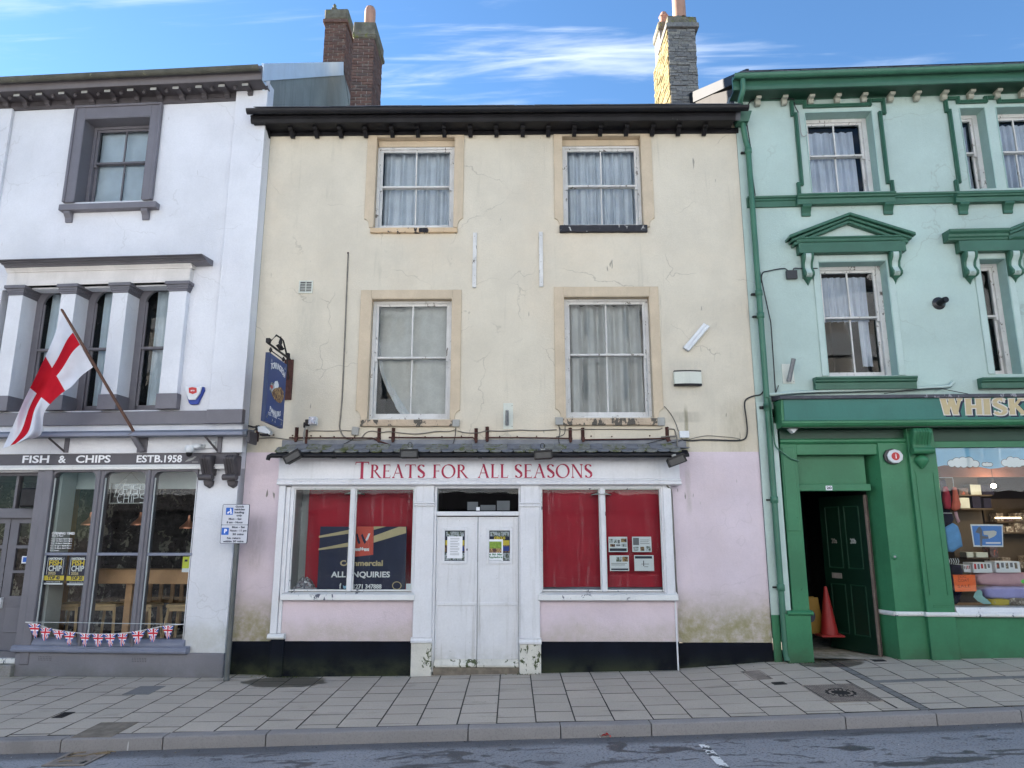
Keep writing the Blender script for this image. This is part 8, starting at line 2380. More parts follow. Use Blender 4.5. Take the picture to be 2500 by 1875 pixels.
# painted sky film along the top of the glass
zs0_=G.z('b6',1800,690,.088)
poly=[(wu0+.03,wz1),(wu0+.03,zs0_+.02)]
for i in range(30):
    q=i/29;poly.append((wu0+.03+(gR-wu0-.03)*q,zs0_+.02*math.sin(q*22)+.012*math.sin(q*51)))
poly.append((gR,wz1))
sf=Thing("window_film","strip of sky blue film with cartoon clouds along the top of the pet shop window","window film",G,(wu0+1,-.09,zs0_))
fb_=sf.part("film",MB().slab(poly,-.0875,-.0865),"sky_sticker")
def cloud(cxp,cyp,w,h,n,seed):
    rr=random.Random(seed)
    u,z=G.at('b6',cxp,cyp,.09);uw=G.u('b6',cxp+w/2,cyp,.09)-G.u('b6',cxp-w/2,cyp,.09);hh=G.z('b6',cxp,cyp-h/2,.09)-G.z('b6',cxp,cyp+h/2,.09)
    circ=[]
    for i in range(n):
        q=(i+.5)/n
        r=uw/n*rr.uniform(.62,.85)
        circ.append((u-uw/2+uw*q,z-hh*.25+hh*.40*math.sin(PI*q)*rr.uniform(.7,1.1),min(r,hh*.42)))
    circ.append((u,z-hh*.2,hh*.32));circ.append((u-uw*.2,z-hh*.22,hh*.28));circ.append((u+uw*.2,z-hh*.22,hh*.28))
    for nm,mat,g,y_ in (("cloud_outline","ink",.008,-.0882),("cloud","cloud_sticker",0,-.0890)):
        m=MB()
        for j,(a,b,r) in enumerate(circ):
            k=18;y2=y_-j*.00002
            m.add([(a+(r+g)*math.cos(2*PI*t/k),y2,b+(r+g)*.9*math.sin(2*PI*t/k)) for t in range(k)],[tuple(range(k))])
        sf.part(nm,m,mat,fb_,recalc=False)
cloud(1700,650,250,95,5,1);cloud(1903,668,80,38,3,2);cloud(2125,645,190,100,4,3)
# the interior of the pet shop
room(gb_,wu0-.1,gR+.2,wz0-.25,wz1+.5,-.02,3.6,"shop_in","shop_room")
gb_.part("display_floor",MB().box(wu0,gR,-.02,.8,wz0-.1,wz0-.02),"shelf_wood")
gb_.part("ceiling_fascia",MB().box(wu0,gR,1.0,1.1,G.z('c5',600,330,-1.0),wz1+.3),"shop_ceiling")
def shelfunit(u0,u1,y,zs_,lbl,mats):
    t=Thing("display_shelf",lbl,"shelf",G,((u0+u1)/2,y,wz0-.3),"stocked shelves inside the pet shop")
    t.part("back_panel",MB().box(u0,u1,y+.35,y+.37,wz0-.2,zs_[-1]+.4),"shelf_pale")
    rr=random.Random(int(u0*10))
    for z in zs_:
        t.part("shelf",MB().box(u0,u1,y,y+.35,z-.02,z),"shelf_pale")
    for z in zs_:
        u=u0+.03;n_=-1
        while u<u1-.1:
            mt_=rr.choice(mats);w_=rr.uniform(.10,.20);h=rr.uniform(.08,.24)
            n_+=1;solo("shelf_goods",f"{dict(goods_a='speckled brown', goods_b='dark mottled', box_cream='plain cream', fabric_navy='dark navy').get(mt_)} packet, {'first second third fourth fifth sixth seventh eighth ninth tenth eleventh twelfth thirteenth'.split()[n_]} along the {('lowest', 'middle', 'top')[zs_.index(z)]} shelf of the {'lit left' if y < 2 else 'far right'} unit","packet",G,MB().box(u,u+w_,y+.05,y+.25,z+.001,z+h),mt_,bevel=.004,group="packets on the pet shop shelves")
            u+=w_+rr.uniform(.01,.05)
z_a=G.z('c5',450,505,-1.4);z_b=G.z('c5',550,635,-1.4)
shelfunit(G.u('c5',320,500,-1.4),G.u('c5',640,500,-1.4),1.4,[z_a-1.0,z_b,z_a],"lit shelf of goods in the pet shop window's left part",["goods_a","goods_b","box_cream","fabric_navy"])
shelfunit(G.u('c5',680,700,-2.2),gR-.1,2.2,[z_a-1.2,z_a-.6,z_b-.2],"shelf of goods further back in the pet shop at the right",["goods_a","goods_b","goods_a"])
# lit bulb
lu_,lz_=G.at('c5',655,420,-.9)
t=Thing("ceiling_lamp","bright bare lamp glowing inside the pet shop","lamp",G,(lu_,.9,lz_))
t.part("bulb",MB().lathe([(.005,-.035),(.03,-.02),(.037,0),(.03,.02),(.005,.035)],lu_,.9,lz_,14),"lamp_glow",smooth=60)
t.part("flex",MB().tube([(lu_,.9,lz_+.035),(lu_,.9,wz1+.3)],.004,5),"cable_black")
ld=bpy.data.lights.new("lamp_light","POINT");ld.energy=3.5;ld.color=(1,.78,.52);ld.shadow_soft_size=.06
lo_=link("lamp_light",ld,t.o,(0,-.07,-.05))
st_=Thing("strip_lamp","thin warm strip light inside the pet shop","lamp",G,(G.u('c5',790,738,-1.8),1.8,G.z('c5',790,738,-1.8)))
st_.part("tube",MB().tube([(G.u('c5',670,728,-1.8),1.8,G.z('c5',670,728,-1.8)),(G.u('c5',920,748,-1.8),1.8,G.z('c5',670,728,-1.8))],.012,6),"lamp_strip")
ld=bpy.data.lights.new("lamp_light","POINT");ld.energy=2.5;ld.color=(1,.75,.5);ld.shadow_soft_size=.1
link("lamp_light",ld,st_.o,(0,-.15,-.03))
# goods hanging and lying in the window
def coat(lbl,pts,o,mat,thick=.10,seed=0,grp="dog coats hung at the left of the pet shop window"):
    P2=[G.at('c5',x,y,-o) for x,y in pts]
    cu_=sum(p[0] for p in P2)/len(P2);cz_=sum(p[1] for p in P2)/len(P2)
    m=MB();n=len(P2);rings=[(1.0,0.0),(.94,-.30),(.7,-.44),(.35,-.5)]
    vs=[]
    for s,d in rings:
        for p in P2:vs.append((cu_+(p[0]-cu_)*s,o+d*thick,cz_+(p[1]-cz_)*s))
    vs.append((cu_,o-.5*thick,cz_))
    fs=[]
    for r_ in range(len(rings)-1):
        for i in range(n):fs.append((r_*n+i,r_*n+(i+1)%n,(r_+1)*n+(i+1)%n,(r_+1)*n+i))
    b=(len(rings)-1)*n
    for i in range(n):fs.append((b+i,b+(i+1)%n,len(vs)-1))
    fs.append(tuple(range(n-1,-1,-1)))
    m.add(vs,fs).jitter(.012,9,seed)
    return solo("dog_coat",lbl,"dog coat",G,m,mat,smooth=60,group=grp)
coat("dark navy dog coat hung against the left edge of the pet shop window",[(118,370),(180,360),(200,430),(225,640),(250,800),(160,800),(150,600),(135,440)],.26,"fabric_navy",.08,1)
coat("crimson dog coat with black straps hanging in the pet shop window",[(165,430),(200,420),(235,520),(240,620),(228,648),(180,640),(158,560)],.16,"fabric_crimson",.10,2)
coat("coral dog coat hanging beside the crimson one",[(262,425),(290,432),(312,520),(330,600),(318,650),(275,668),(245,640),(262,560)],.14,"fabric_coral",.10,3)
coat("small pink dog lead sleeve hanging below the coral coat",[(270,672),(300,668),(315,720),(328,765),(312,785),(296,760)],.16,"fabric_pink",.05,4)
coat("dark purple bag between the red coats and the blue coat",[(160,685),(250,685),(268,740),(240,800),(170,812),(158,760)],.18,"fabric_navy",.10,5)
coat("sky blue dog coat with a white label low in the pet shop window",[(168,830),(215,800),(262,778),(300,800),(325,880),(350,1005),(300,1025),(255,1060),(205,1050),(185,960)],.12,"fabric_sky",.12,6)
coat("black dog lead bundle on white hooks in the pet shop window",[(215,1170),(330,1180),(352,1250),(345,1290),(230,1275),(212,1220)],.16,"fabric_navy",.10,7)
coat("black stock standing behind the orange sale card",[(225,1280),(330,1290),(345,1440),(300,1560),(262,1560),(240,1420)],.22,"fabric_navy",.10,8)
for i in range(5):
    a=G.at('c5',215+i*22,1118,-.15);b=G.at('c5',222+i*22,1175,-.15)
    solo("hook",("leftmost","second","middle","fourth","rightmost")[i]+" white plastic hook in the row above the black dog leads","hook",G,MB().tube([(a[0],.14,a[1]),(b[0]+.01,.13,(a[1]+b[1])/2),(b[0],.15,b[1])],.006,5),"paper",group="row of white hooks")
a,b=G.at('c5',105,340,-.2),G.at('c5',260,345,-.2)
solo("hanging_rail","thin white rail the dog coats hang from","rail",G,MB().tube([(a[0],.2,a[1]),(b[0],.2,a[1]),(b[0],.2,a[1]-.25)],.006,6),"box_white")
a,b=G.at('c5',145,682,-.2),G.at('c5',255,682,-.2)
solo("hanging_rail","short white rail under the crimson coat","rail",G,MB().tube([(a[0],.2,a[1]),(b[0],.2,a[1])],.006,6),"box_white")
def cushion(lbl,px,o,mat,d=.34,ends=1.6):
    u0,z0,u1,z1=G.rc('c5',*px,-o);u1=u0+(u1-u0)*ends
    cu_,cz_=(u0+u1)/2,(z0+z1)/2;a,b,c=(u1-u0)/2,d/2,(z1-z0)/2
    def f(s,t):
        th_,ph=(s-.5)*2*PI,(t-.5)*PI
        sg=lambda v,e:math.copysign(abs(v)**e,v)
        return (cu_+a*sg(math.cos(ph),.35)*sg(math.cos(th_),.35),o+.1+b*sg(math.cos(ph),.35)*sg(math.sin(th_),.35),cz_+c*sg(math.sin(ph),.6))
    m=MB().grid(f,40,16).jitter(.014,7,u0)
    return solo("pet_bed",lbl,"pet bed",G,m,mat,smooth=60,group="folded pet beds stacked in the window")
cushion("pink folded pet bed on top of the lilac one",(490,1262,948,1385),.14,"fabric_pink")
cushion("lilac folded pet bed under the pink one",(560,1385,948,1510),.14,"fabric_lilac")
cushion("yellow patterned pet cushion at the bottom of the window",(630,1508,830,1582),.06,"fabric_yellow",.2,1.0)
cushion("grey and yellow pet blanket at the bottom right of the window",(800,1490,948,1582),.08,"goods_a",.2,1.6)
def bx_(lbl,px,o,ends=1.0):
    u0,z0,u1,z1=G.rc('c5',*px,-o);u1=u0+(u1-u0)*ends
    t=Thing("product_box",lbl,"box",G,((u0+u1)/2,o,z0),"white product boxes on the pet beds")
    c=t.part("carton",MB().box(u0,u1,o,o+.25,z0,z1),"paper",bevel=.003)
    rr=random.Random(int(px[0]))
    for i in range(5):
        q=.06+.18*i
        t.part("print",MB().slab(rect_poly(u0+(u1-u0)*q,z0+(z1-z0)*rr.uniform(.35,.5),u0+(u1-u0)*(q+.11),z1-(z1-z0)*.12),o-.001,o),rr.choice(["goods_a","goods_b","ink_grey","plastic_red"]),c)
bx_("white flat carton at the left end of the row on the pet beds",(365,1180,455,1252),.22)
bx_("white flat carton with small pictures in the middle of the row",(458,1160,640,1258),.16)
bx_("white flat carton with round pictures at the right of the row",(672,1148,912,1256),.16)
def card(nm,lbl,cat,pts,o,mat):
    t=Thing(nm,lbl,cat,G,(G.at('c5',*pts[0],o)[0],-o,G.at('c5',*pts[0],o)[1]))
    return t,t.part("sheet",MB().slab([G.at('c5',x,y,o) for x,y in pts],-o-.001,-o),mat)
t,s=card("sale_card","orange card handwritten DOG COAT SALE in the pet shop window","sign",[(262,1278),(475,1275),(492,1435),(285,1440)],.082,"orange_card")
for w_,x,y,ww in (("DOG",350,1298,75),("COAT",365,1332,110),("SALE",370,1388,125)):
    u_,z_=G.at('c5',x,y,.084);put_text(t,w_,u_,-.0838,z_,.055,"plastic_red2",parent=s,fit=G.u('c5',x+ww/2,y,.084)-G.u('c5',x-ww/2,y,.084),roty=R(-3))
t,s=card("camera_notice","blue white-edged notice with a security camera drawing, in the pet shop window","notice",[(430,790),(742,792),(748,1008),(462,1006)],.082,"paper")
t.part("blue_field",MB().slab([G.at('c5',x,y,.084) for x,y in ((445,805),(732,806),(738,995),(472,993))],-.0845,-.0832),"notice_blue",s)
for pts,mt in (([(505,820),(525,812),(545,850),(545,1000),(525,998),(520,880),(478,868)],"ink_grey"),([(555,855),(660,850),(685,862),(680,890),(660,908),(610,930),(600,895),(560,890)],"gilt_edge"),([(540,900),(605,910),(600,930),(545,930)],"ink_grey")):
    t.part("camera_drawing",MB().slab([G.at('c5',x,y,.085) for x,y in pts],-.0855,-.0846),mt,s)
t.part("caption_bar",MB().slab([G.at('c5',x,y,.085) for x,y in ((580,962),(722,962),(722,978),(580,978))],-.0855,-.0846),"paper",s)
t,s=card("bird_sticker","pale teal bird shaped sticker at the foot of the pet shop window","sticker",[(490,1428),(520,1420),(545,1440),(548,1480),(600,1520),(635,1558),(560,1560),(500,1530),(460,1490),(470,1460)],.082,"teal_card")
t,s=card("lime_tag","bright lime price tag on the pink pet bed","tag",[(915,1335),(948,1318),(948,1360),(930,1358)],.06,"lime")
# open door passage
zfl=zp(G.w((dxl+dxr)/2,0,0).x,0)+.01
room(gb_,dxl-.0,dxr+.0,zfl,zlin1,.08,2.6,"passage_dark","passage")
gb_.part("passage_floor",MB().grid(lambda s,t:(dxl+(dxr-dxl)*s,-.1+2.7*t,zfl+.012*t),8,8),"paving",recalc=False)
# the door leaf stands open inwards, hung on the right jamb
hx,hy=dxr-.02,.12
th_=R(62)
leafw=.82
Lf=Thing("open_door","dark green four panelled door standing open inside the doorway, numbered 20b","door",G,(hx,hy,zfl))
dz_t=zlin0-.03
def leaf(m,a0=None):
    # local: x from hinge 0..w (towards the left), y thickness; turn inwards
    m.v=[(hx-p[0]*math.cos(th_)+p[1]*math.sin(th_),hy+p[0]*math.sin(th_)+p[1]*math.cos(th_),p[2]) for p in m.v];return m
H=dz_t-zfl-.04
z0_=zfl+.02
Lf.part("door_leaf",leaf(MB().box(0,leafw,-.02,.02,z0_,z0_+H)),"green_dark2",bevel=.003)
for (a,b) in ((.10,.37),(.45,.72)):
    for (c,d) in ((.10,.42),(.52,.93)):
        pz0,pz1=z0_+H*c,z0_+H*d
        fr3=MB().box(a,b,-.028,-.02,pz0,pz0+.018).box(a,b,-.028,-.02,pz1-.018,pz1).box(a,a+.018,-.028,-.02,pz0+.018,pz1-.018).box(b-.018,b,-.028,-.02,pz0+.018,pz1-.018)
        Lf.part("panel_moulding",leaf(fr3),"green_shop_dim",bevel=.003)
Lf.part("edge_wood",leaf(MB().box(-.03,0,-.03,.03,z0_-.02,z0_+H)),"wood_raw",bevel=.003)
Lf.part("letter_flap",leaf(MB().box(.50,.68,-.03,-.02,z0_+H*.455,z0_+H*.49)),"iron",bevel=.003)
me=text_mesh("20b",.10,"paper_aged",fit=.10,bold=.001)
o=link("door_number",me,Lf.o);pz=z0_+H*.70
px_,py_=hx-.24*math.cos(th_)-.029*math.sin(th_),hy+.24*math.sin(th_)-.029*math.cos(th_)
o.location=(px_-hx,py_-hy,pz-zfl);o.rotation_euler=(0,0,-th_)
me=text_mesh("20a",.10,"iron",fit=.10,bold=.001)
o=link("door_number",me,Lf.o);px_,py_=hx-.58*math.cos(th_)-.029*math.sin(th_),hy+.58*math.sin(th_)-.029*math.cos(th_)
o.location=(px_-hx,py_-hy,pz-zfl);o.rotation_euler=(0,0,-th_)
# traffic cone
cu_=G.u('b7',900,480,-.45)
cz0=G.z('b7',890,484,-.35);cz1=G.z('b7',873,145,-.45)
cn=Thing("traffic_cone","tall faded red traffic cone just inside the green doorway","traffic cone",G,(cu_,.45,cz0))
hh_=cz1-cz0
cn.part("cone_body",MB().lathe([(.125,.03),(.12,.06),(.022,hh_),(.018,hh_),(.014,hh_-.02)],cu_,.45,cz0,20),"cone_red",smooth=60)
cn.part("cone_base",MB().slab([(cu_-.165,cz0),(cu_+.165,cz0),(cu_+.16,cz0+.03),(cu_-.16,cz0+.03)],.45-.16,.45+.16),"cone_red",bevel=.006)
cn.part("cone_tip",MB().lathe([(.024,0),(.022,.008),(.016,.008)],cu_,.45,cz1-.004,14),"cone_red")
yu=G.u('b7',795,320,-.55)
ys_=Thing("floor_sign","yellow folding warning sign half hidden at the left of the traffic cone","sign",G,(yu,.55,cz0))
zy1=G.z('b7',790,216,-.55)
ys_.part("front_board",MB().slab([(yu-.13,cz0+.02),(yu+.13,cz0+.02),(yu+.07,zy1),(yu-.10,zy1)],.54,.55),"safety_yellow",bevel=.003)
ys_.part("warning_mark",MB().slab([(yu-.06+.07*math.cos(2*PI*i/16),cz0+(zy1-cz0)*.5+.09*math.sin(2*PI*i/16)) for i in range(16)],.537,.54),"ink")
ys_.part("rear_board",MB().slab([(yu-.13,cz0+.02),(yu+.13,cz0+.02),(yu+.07,zy1),(yu-.10,zy1)],.70,.71),"safety_yellow",bevel=.003)
# ---------------------------------------------------------------- pipes and fixings of the green building
pz=.09
P_=lambda k,x,y,o=pz:(lambda a:Vector((a[0],-o,a[1])))(G.at(k,x,y,o))
uo=G.u('b2',103,180,.40)
top=P_('b2',100,175,.42)
ux_t,ux_b=P_('c8',700,300),P_('c8',800,1500)
um2=(P_('c8',712,460)[0]+P_('c8',790,1400)[0])/2
zhop1,zhop0=G.z('b2',105,440,.22),G.z('b2',100,515,.2)
hop_u=G.u('b2',108,470,.22)
print("pipe u",um2,hop_u,gL)
zgnd=zp(G.w(um2,-pz,0).x,0)
dp=gb_.part("downpipe",MB().tube([top,top-Vector((0,0,.22)),Vector((top.x-.03,-.30,top.z-.36)),Vector((hop_u-.0,-.14,zhop1+.16)),Vector((hop_u-.0,-.14,zhop1+.02))],.042,12),"green_pipe",smooth=50)
gb_.part("swan_neck",MB().tube([Vector((hop_u,-.14,zhop0+.02)),Vector((hop_u+.01,-.14,zhop0-.10)),Vector((um2-.03,-pz,zhop0-.26)),Vector((um2,-pz,zhop0-.40)),Vector((um2,-pz,5.0)),Vector((um2,-pz,zgnd+.12)),Vector((um2+.01,-pz-.02,zgnd+.02))],.044,12),"green_pipe",dp,smooth=50)
gb_.part("hopper",MB().add([(hop_u-.13,-.26,zhop1),(hop_u+.13,-.26,zhop1),(hop_u+.13,-.02,zhop1),(hop_u-.13,-.02,zhop1),(hop_u-.10,-.22,zhop0),(hop_u+.08,-.22,zhop0),(hop_u+.08,-.04,zhop0),(hop_u-.10,-.04,zhop0)],
     [(0,1,2,3),(4,7,6,5),(0,4,5,1),(1,5,6,2),(2,6,7,3),(3,7,4,0)]),"green_trim",dp,bevel=.006)
for z in [zhop0-.45]+[G.z('b3',2110,y,pz) for y in (260,450,1230)]+[G.z('c8',715,y,pz) for y in (458,1070)]+[G.z('b6',20,180,pz)]:
    gb_.part("pipe_collar",MB().lathe([(.045,-.05),(.056,-.04),(.056,.04),(.045,.05)],um2,-pz,z,12),"green_pipe",dp,smooth=50)
    gb_.part("pipe_clip",MB().box(um2-.10,um2+.02,-.05,-.0,z-.012,z+.012),"iron_dark",dp)
cl=[P_('b2',130,510,.05),P_('b2',160,700,.05),P_('b2',172,900,.05),P_('b2',195,1060,.05),P_('b2',190,1200,.05),P_('b2',200,1500,.05),Vector((um2+.16,-.05,5.0)),Vector((um2+.15,-.05,3.9)),Vector((um2+.20,-.05,zFB_t+.25))]
solo("cable","thin dark cable running down beside the green downpipe","cable",G,MB().tube(cl,.009,6),"cable_black",smooth=60,group="cables on the green wall")
cable("black cable along the top of the green wall from the gutter to the first window",[('b2',140,395),('b2',170,352),('b2',250,340),('b2',400,342),('b2',480,345),('b2',495,400),('b2',520,445)],.009,"cable_black",.06,"cables on the green wall",G)
cable("pale cable curling beside the left of the first top floor window",[('b2',520,445),('b2',530,520),('b2',540,600),('b2',560,625),('b2',582,612)],.008,"box_grey",.06,"cables on the green wall",G)
cable("black cable looping left of the black junction box on the green wall",[('b5',-5,450),('b5',5,370),('b5',60,350),('b5',170,330),('b5',205,335),('b5',220,352)],.009,"cable_black",.03,"cables on the green wall",G)
cable("black cable from the black junction box to the pedimented window",[('b5',262,350),('b5',275,328),('b5',330,330),('b5',400,328),('b5',470,328)],.009,"cable_black",.03,"cables on the green wall",G)
cable("pale painted conduit rising along the top of the green shop fascia",[('b5',60,1395),('b5',400,1370),('b5',1000,1352),('b5',1300,1340),('b5',1560,1325),('b5',1600,1300),('b5',1615,1282)],.026,"mint_trim",.05,"cables on the green wall",G)
cable("thin black cable draped over the green shop fascia",[('b5',1030,1385),('b5',1300,1352),('b5',1480,1340),('b5',1600,1362),('b5',1740,1388)],.006,"cable_black",.08,"cables on the green wall",G)
cable("bundle of cables looped over the left pilaster of the green shop",[('b6',30,100),('b6',70,130),('b6',100,420),('b6',120,520),('b6',190,580),('b6',250,620),('b6',312,640)],.012,"green_pipe",.14,"cables on the green wall",G)
jbox('b5',(210,345,298,415),"small black junction box on the green wall left of the pedimented window","opposite_dark",0,.05,G,grp=None)
holder(G,'b5',(268,1090),(228,1280),.034,(172,1135,272,1302),"grey flagpole holder on the pale green wall next to the downpipe",outs=(.05,.20))
u_,z_=G.at('b5',1498,622,.02)
t=Thing("flue_pipe","round black flue cowl sticking out of the pale green wall","flue",G,(u_,0,z_))
t.part("wall_collar",MB().lathe([(.10,0),(.10,.01),(.075,.02),(.06,.03)],u_,0,z_,20,axis='y'),"opposite_dark",smooth=50)
t.part("spout",MB().tube([(u_,-.02,z_),(u_,-.16,z_+.0),(u_+.01,-.20,z_)],[.05,.048,.044],14),"tar_black",smooth=50)
# alarm box with a red disc and an i
u0,z0,u1,z1=G.rc('b6',1035,538,1192,668,.16)
t=Thing("alarm_box","hexagonal white and black alarm box with a red disc, on the green pier","alarm box",G,((u0+u1)/2,-.12,z0))
cu_,cz_,r_=(u0+u1)/2,(z0+z1)/2,(u1-u0)/2
hexa=lambda k,dx=0:[(cu_+dx+k*r_*math.cos(R(a)),cz_+k*(z1-z0)/2*1.05*math.sin(R(a))) for a in (10,50,90,130,170,210,250,290,330)]
t.part("body",MB().slab(hexa(1.0,-.01),-.16,-.12),"opposite_dark",bevel=.006)
t.part("cover",MB().slab(hexa(.88,.01),-.19,-.16),"box_white",bevel=.012,seg=2)
s=t.part("red_disc",MB().slab([(cu_+.012+.058*math.cos(2*PI*i/20),cz_+.058*math.sin(2*PI*i/20)) for i in range(20)],-.192,-.19),"plastic_red")
put_text(t,"i",cu_+.016,-.1935,cz_,.10,"letter_white",parent=s,bold=.002)
u0,z0,u1,z1=G.rc('b6',215,332,305,410,.20)
solo("motion_sensor","small white motion sensor in the shadow under the green fascia's left end","sensor",G,MB().slab([(u0,z1),(u1,z1),(u1-.01,(z0+z1)/2),((u0+u1)/2,z0),(u0+.01,(z0+z1)/2)],-.24,-.12),"box_white",bevel=.008)
u_,z_=G.at('b6',1120,1450,.13)
t=Thing("door_bell","round green door bell push with a metal button on the green pier","bell",G,(u_,-.12,z_))
t.part("bell_ring",MB().lathe([(.045,0),(.045,.01),(.03,.02)],u_,-.12,z_,18,axis='y'),"green_shop",smooth=50)
t.part("button",MB().lathe([(.018,.018),(.016,.026),(.005,.03)],u_,-.12,z_,12,axis='y'),"galv",smooth=50)
# ================================================================ CHIMNEYS
def chimney(frame_thing,fr,X0,X1,Y0,Y1,zb,zt,kind,cap,rows_h,lbl,faces,jag=0.0,brick_l=.235,seed=1,mort="mortar",mat="brick"):
    """a stack with a mortar core and its bricks laid one by one on the faces that show; world coordinates"""
    def tr(m):
        out=[]
        for p in m.v:
            q=Vector((p[0],p[1],0))-fr.o
            out.append((q.dot(fr.U),q.dot(fr.N),p[2]))
        m.v=out;return m
    rr=random.Random(seed)
    ch=frame_thing.part("chimney",tr(MB().box(X0+.012,X1-.012,Y0+.012,Y1-.012,zb-2,zt)),mort,label=lbl)
    z=zb;row=0
    while z<zt-.02:
        h=rows_h*(rr.uniform(.7,1.35) if kind=='stone' else 1)
        h=min(h,zt-z)
        gap=.016 if kind=='brick' else .008
        for face in faces:
            a,b=(X0,X1) if face=='front' else (Y0,Y1)
            p=a-(brick_l/2 if row%2 else 0)*(1 if kind=='brick' else rr.random())
            while p<b:
                l=brick_l*(rr.uniform(.96,1.04) if kind=='brick' else rr.uniform(.5,1.3))
                q0,q1=max(a,p),min(b,p+l)
                if q1-q0>.04:
                    pr_=rr.uniform(0,.010)+(rr.uniform(0,jag) if jag else 0)
                    if face=='front':m=MB().box(q0+gap/2,q1-gap/2,Y0-pr_,Y0+.05,z,z+h-gap)
                    elif face=='left':m=MB().box(X0-pr_,X0+.05,q0+gap/2,q1-gap/2,z,z+h-gap)
                    else:m=MB().box(X1-.05,X1+pr_,q0+gap/2,q1-gap/2,z,z+h-gap)
                    m.jitter(.006,12,seed)
                    frame_thing.part("brick" if kind=='brick' else "stone",tr(m),mat if face!='left' else "rubble_gold",ch)  # left face gets the sun-gold colour
                p+=l
        z+=h;row+=1
    return ch,tr
# distances: the tall rear stack stands behind the white building's ridge, the front one on the wall between
A_,trA=chimney(wb,W,-4.62,-4.09,4.75,5.7,12.4,14.16,'brick',0,.078,"tall rear brick chimney stack with a finial pot",('front','right'),seed=3)
wb.part("oversailing_course",trA(MB().box(-4.66,-4.05,4.70,5.74,14.16,14.25)),"brick",A_,bevel=.006)
wb.part("chimney_cap",trA(MB().box(-4.65,-4.04,4.69,5.76,14.25,14.52).jitter(.04,5)),"cap_moss",A_,bevel=.03)
wb.part("chimney_pot",trA(MB().lathe([(.10,0),(.09,.06),(.11,.08),(.07,.12),(.05,.18),(.08,.21),(.08,.24),(.03,.28),(.045,.34),(.01,.40)],-4.46,4.95,14.48,12)),"cap_moss",A_,smooth=50)
B_,trB=chimney(cb,C,-3.51,-3.04,3.2,4.12,10.65,12.54,'brick',0,.074,"front brick chimney stack with one terracotta pot",('front','right'),seed=8,mort="mortar")
cb.part("chimney_cap",trB(MB().box(-3.52,-3.02,3.18,4.16,12.54,12.94).jitter(.03,5)),"cap_moss",B_,bevel=.02)
cb.part("cap_course",trB(MB().box(-3.53,-2.99,3.17,4.18,12.60,12.68).jitter(.02,5)),"cap_moss",B_,bevel=.01)
cb.part("chimney_pot",trB(MB().lathe([(.125,0),(.125,.60),(.118,.68),(.09,.74),(.05,.765)],-3.25,3.6,12.9,18)),"terracotta",B_,smooth=50)
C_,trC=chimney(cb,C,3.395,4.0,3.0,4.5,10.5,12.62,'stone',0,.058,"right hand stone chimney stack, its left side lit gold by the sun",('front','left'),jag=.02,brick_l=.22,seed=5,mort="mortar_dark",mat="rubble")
cb.part("oversailing_course",trC(MB().box(3.36,4.07,2.93,3.9,12.62,12.73).jitter(.012,6)),"rubble",C_,bevel=.008)
cb.part("chimney_cap",trC(MB().grid(lambda s,t:(3.40+.64*s,2.98+.85*t,12.72+.36*(math.sin(PI*s)*.5+.5)*(1-.35*abs(s-.4))*(.6+.6*min(1,t*3))+.05*noise.noise(Vector((s*6,t*6,2)))),26,20)),"cap_moss",C_,smooth=60,recalc=False)
cb.part("cap_block",trC(MB().box(3.40,4.04,2.98,3.83,12.7,12.92).jitter(.03,5)),"cap_moss",C_,bevel=.01)
cb.part("rear_stack",trC(MB().box(3.44,3.95,3.95,4.48,12.5,13.38).jitter(.05,4)),"rubble",C_,bevel=.01)
cb.part("rear_cap",trC(MB().box(3.40,3.98,3.92,4.52,13.34,13.56).jitter(.06,6)),"cap_moss",C_,bevel=.03)
cb.part("chimney_pot",trC(MB().lathe([(.15,0),(.145,.5),(.14,1.1)],3.78,3.4,12.95,18)),"terracotta",C_,smooth=50)
cb.part("chimney_pot",trC(MB().lathe([(.11,0),(.10,.35),(.12,.38),(.06,.5)],3.62,4.2,13.5,14)),"terracotta",C_,smooth=50)
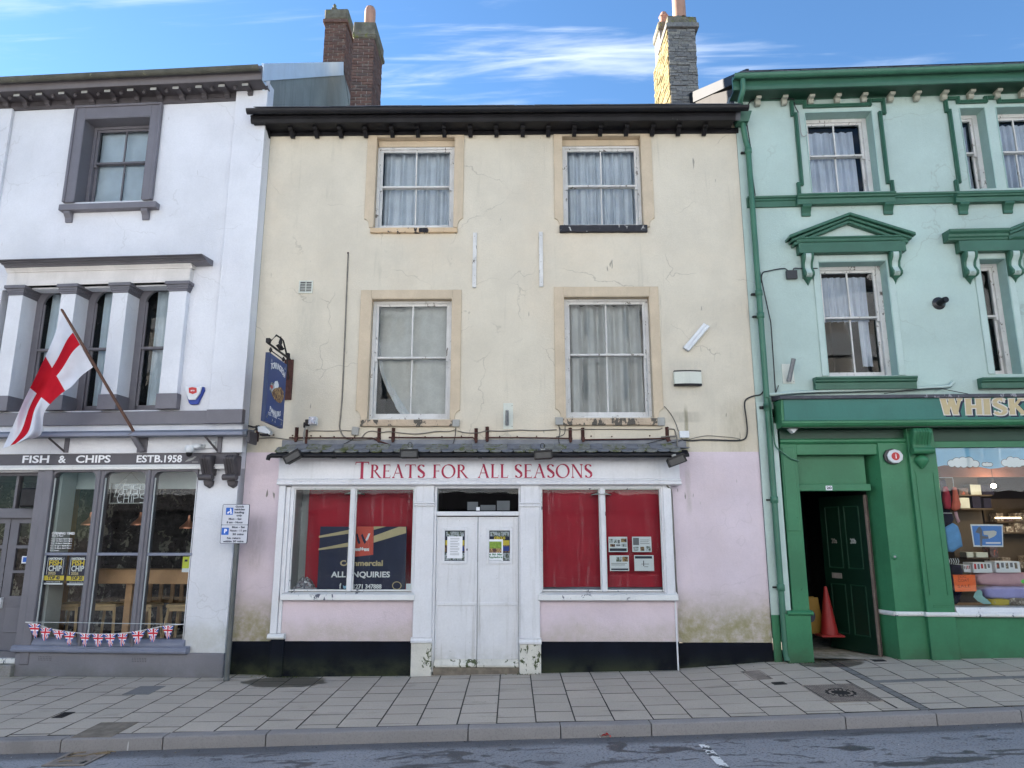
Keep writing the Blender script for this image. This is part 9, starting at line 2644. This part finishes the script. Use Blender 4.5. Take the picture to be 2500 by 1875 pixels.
# ---------------------------------------------------------------- small litter, moss and weeds that nobody could count
rr=random.Random(11)
m=MB()
def flake(x,y,z,s,mi):
    a=rr.uniform(0,6.28);n=rr.choice((3,4,5))
    m.add([(x+s*math.cos(a+2*PI*i/n)*rr.uniform(.6,1),y+s*math.sin(a+2*PI*i/n)*rr.uniform(.6,1),z+rr.uniform(.003,.008)) for i in range(n)],[tuple(range(n))],mi)
for i in range(520):
    x=rr.uniform(-6,6.6);y=kerb_y(x)-abs(rr.gauss(.015,.07))-.01
    flake(x,y,zr(x,y),rr.uniform(.004,.013),rr.choice((0,0,1,2)))
for i in range(260):
    x=rr.uniform(-6,6.6);y=kerb_y(x)-rr.uniform(.05,1.6)
    flake(x,y,zr(x,y),rr.uniform(.003,.009),rr.choice((0,1,2,3)))
solo("gutter_grit",None,None,O,m,["grit","leaf_litter","iron_dark","paper_aged"],kind="stuff",recalc=False)["label"]="grit and leaf scraps along the kerb"
m=MB()
for i in range(120):
    x=rr.uniform(-7,7.4);y=rr.uniform(kerb_y(x)+.2,-.15)
    flake(x,y,zp(x,y),rr.uniform(.004,.011),rr.choice((0,0,1,2)))
for i in range(60):
    x=rr.choice((rr.gauss(3.6,.35),rr.gauss(-3.2,.5)));y=rr.uniform(-.30,-.03)
    flake(x,y,zp(x,y),rr.uniform(.005,.014),rr.choice((0,0,1,2)))
solo("pavement_scraps",None,None,O,m,["paper_aged","leaf_litter","joint"],kind="stuff",recalc=False)["label"]="gum spots and scraps on the pavement"
m=MB()
def tuft(x,y,z,s):
    for k in range(rr.randint(5,10)):
        a=rr.uniform(0,6.28);l=s*rr.uniform(.5,1.2);w=s*.18
        b=(x+l*.7*math.cos(a),y+l*.7*math.sin(a),z+l*rr.uniform(.3,.9))
        m.add([(x-w*math.sin(a),y+w*math.cos(a),z),(x+w*math.sin(a),y-w*math.cos(a),z),b],[(0,1,2)],rr.randint(0,1))
for i in range(150):
    x=rr.uniform(-4.0,3.9)
    if -1.5<x<.3 and rr.random()<.6:continue
    front=-.135 if SF_L<x<SF_R else -.02
    p=C.w(x,front-rr.uniform(0,.02),0)
    tuft(p.x,p.y,zp(p.x,p.y)-.006,rr.uniform(.006,.022))
for (cx0,n_,s_) in ((-3.2,60,.035),(4.1,60,.03),(.18,16,.05),(-1.45,8,.03)):
    for i in range(n_):
        x=cx0+rr.gauss(0,.14);p=C.w(x,-.17 if abs(cx0)>1 else -.19,0)
        if cx0>3:p=G.w(x-3.6+.0,-.16,0)
        tuft(p.x,p.y,zp(p.x,p.y)-.006,rr.uniform(.4,1)*s_)
solo("wall_foot_moss",None,None,O,m,["moss_green","moss_dark"],kind="stuff",recalc=False)["label"]="moss and small weeds at the foot of the walls"
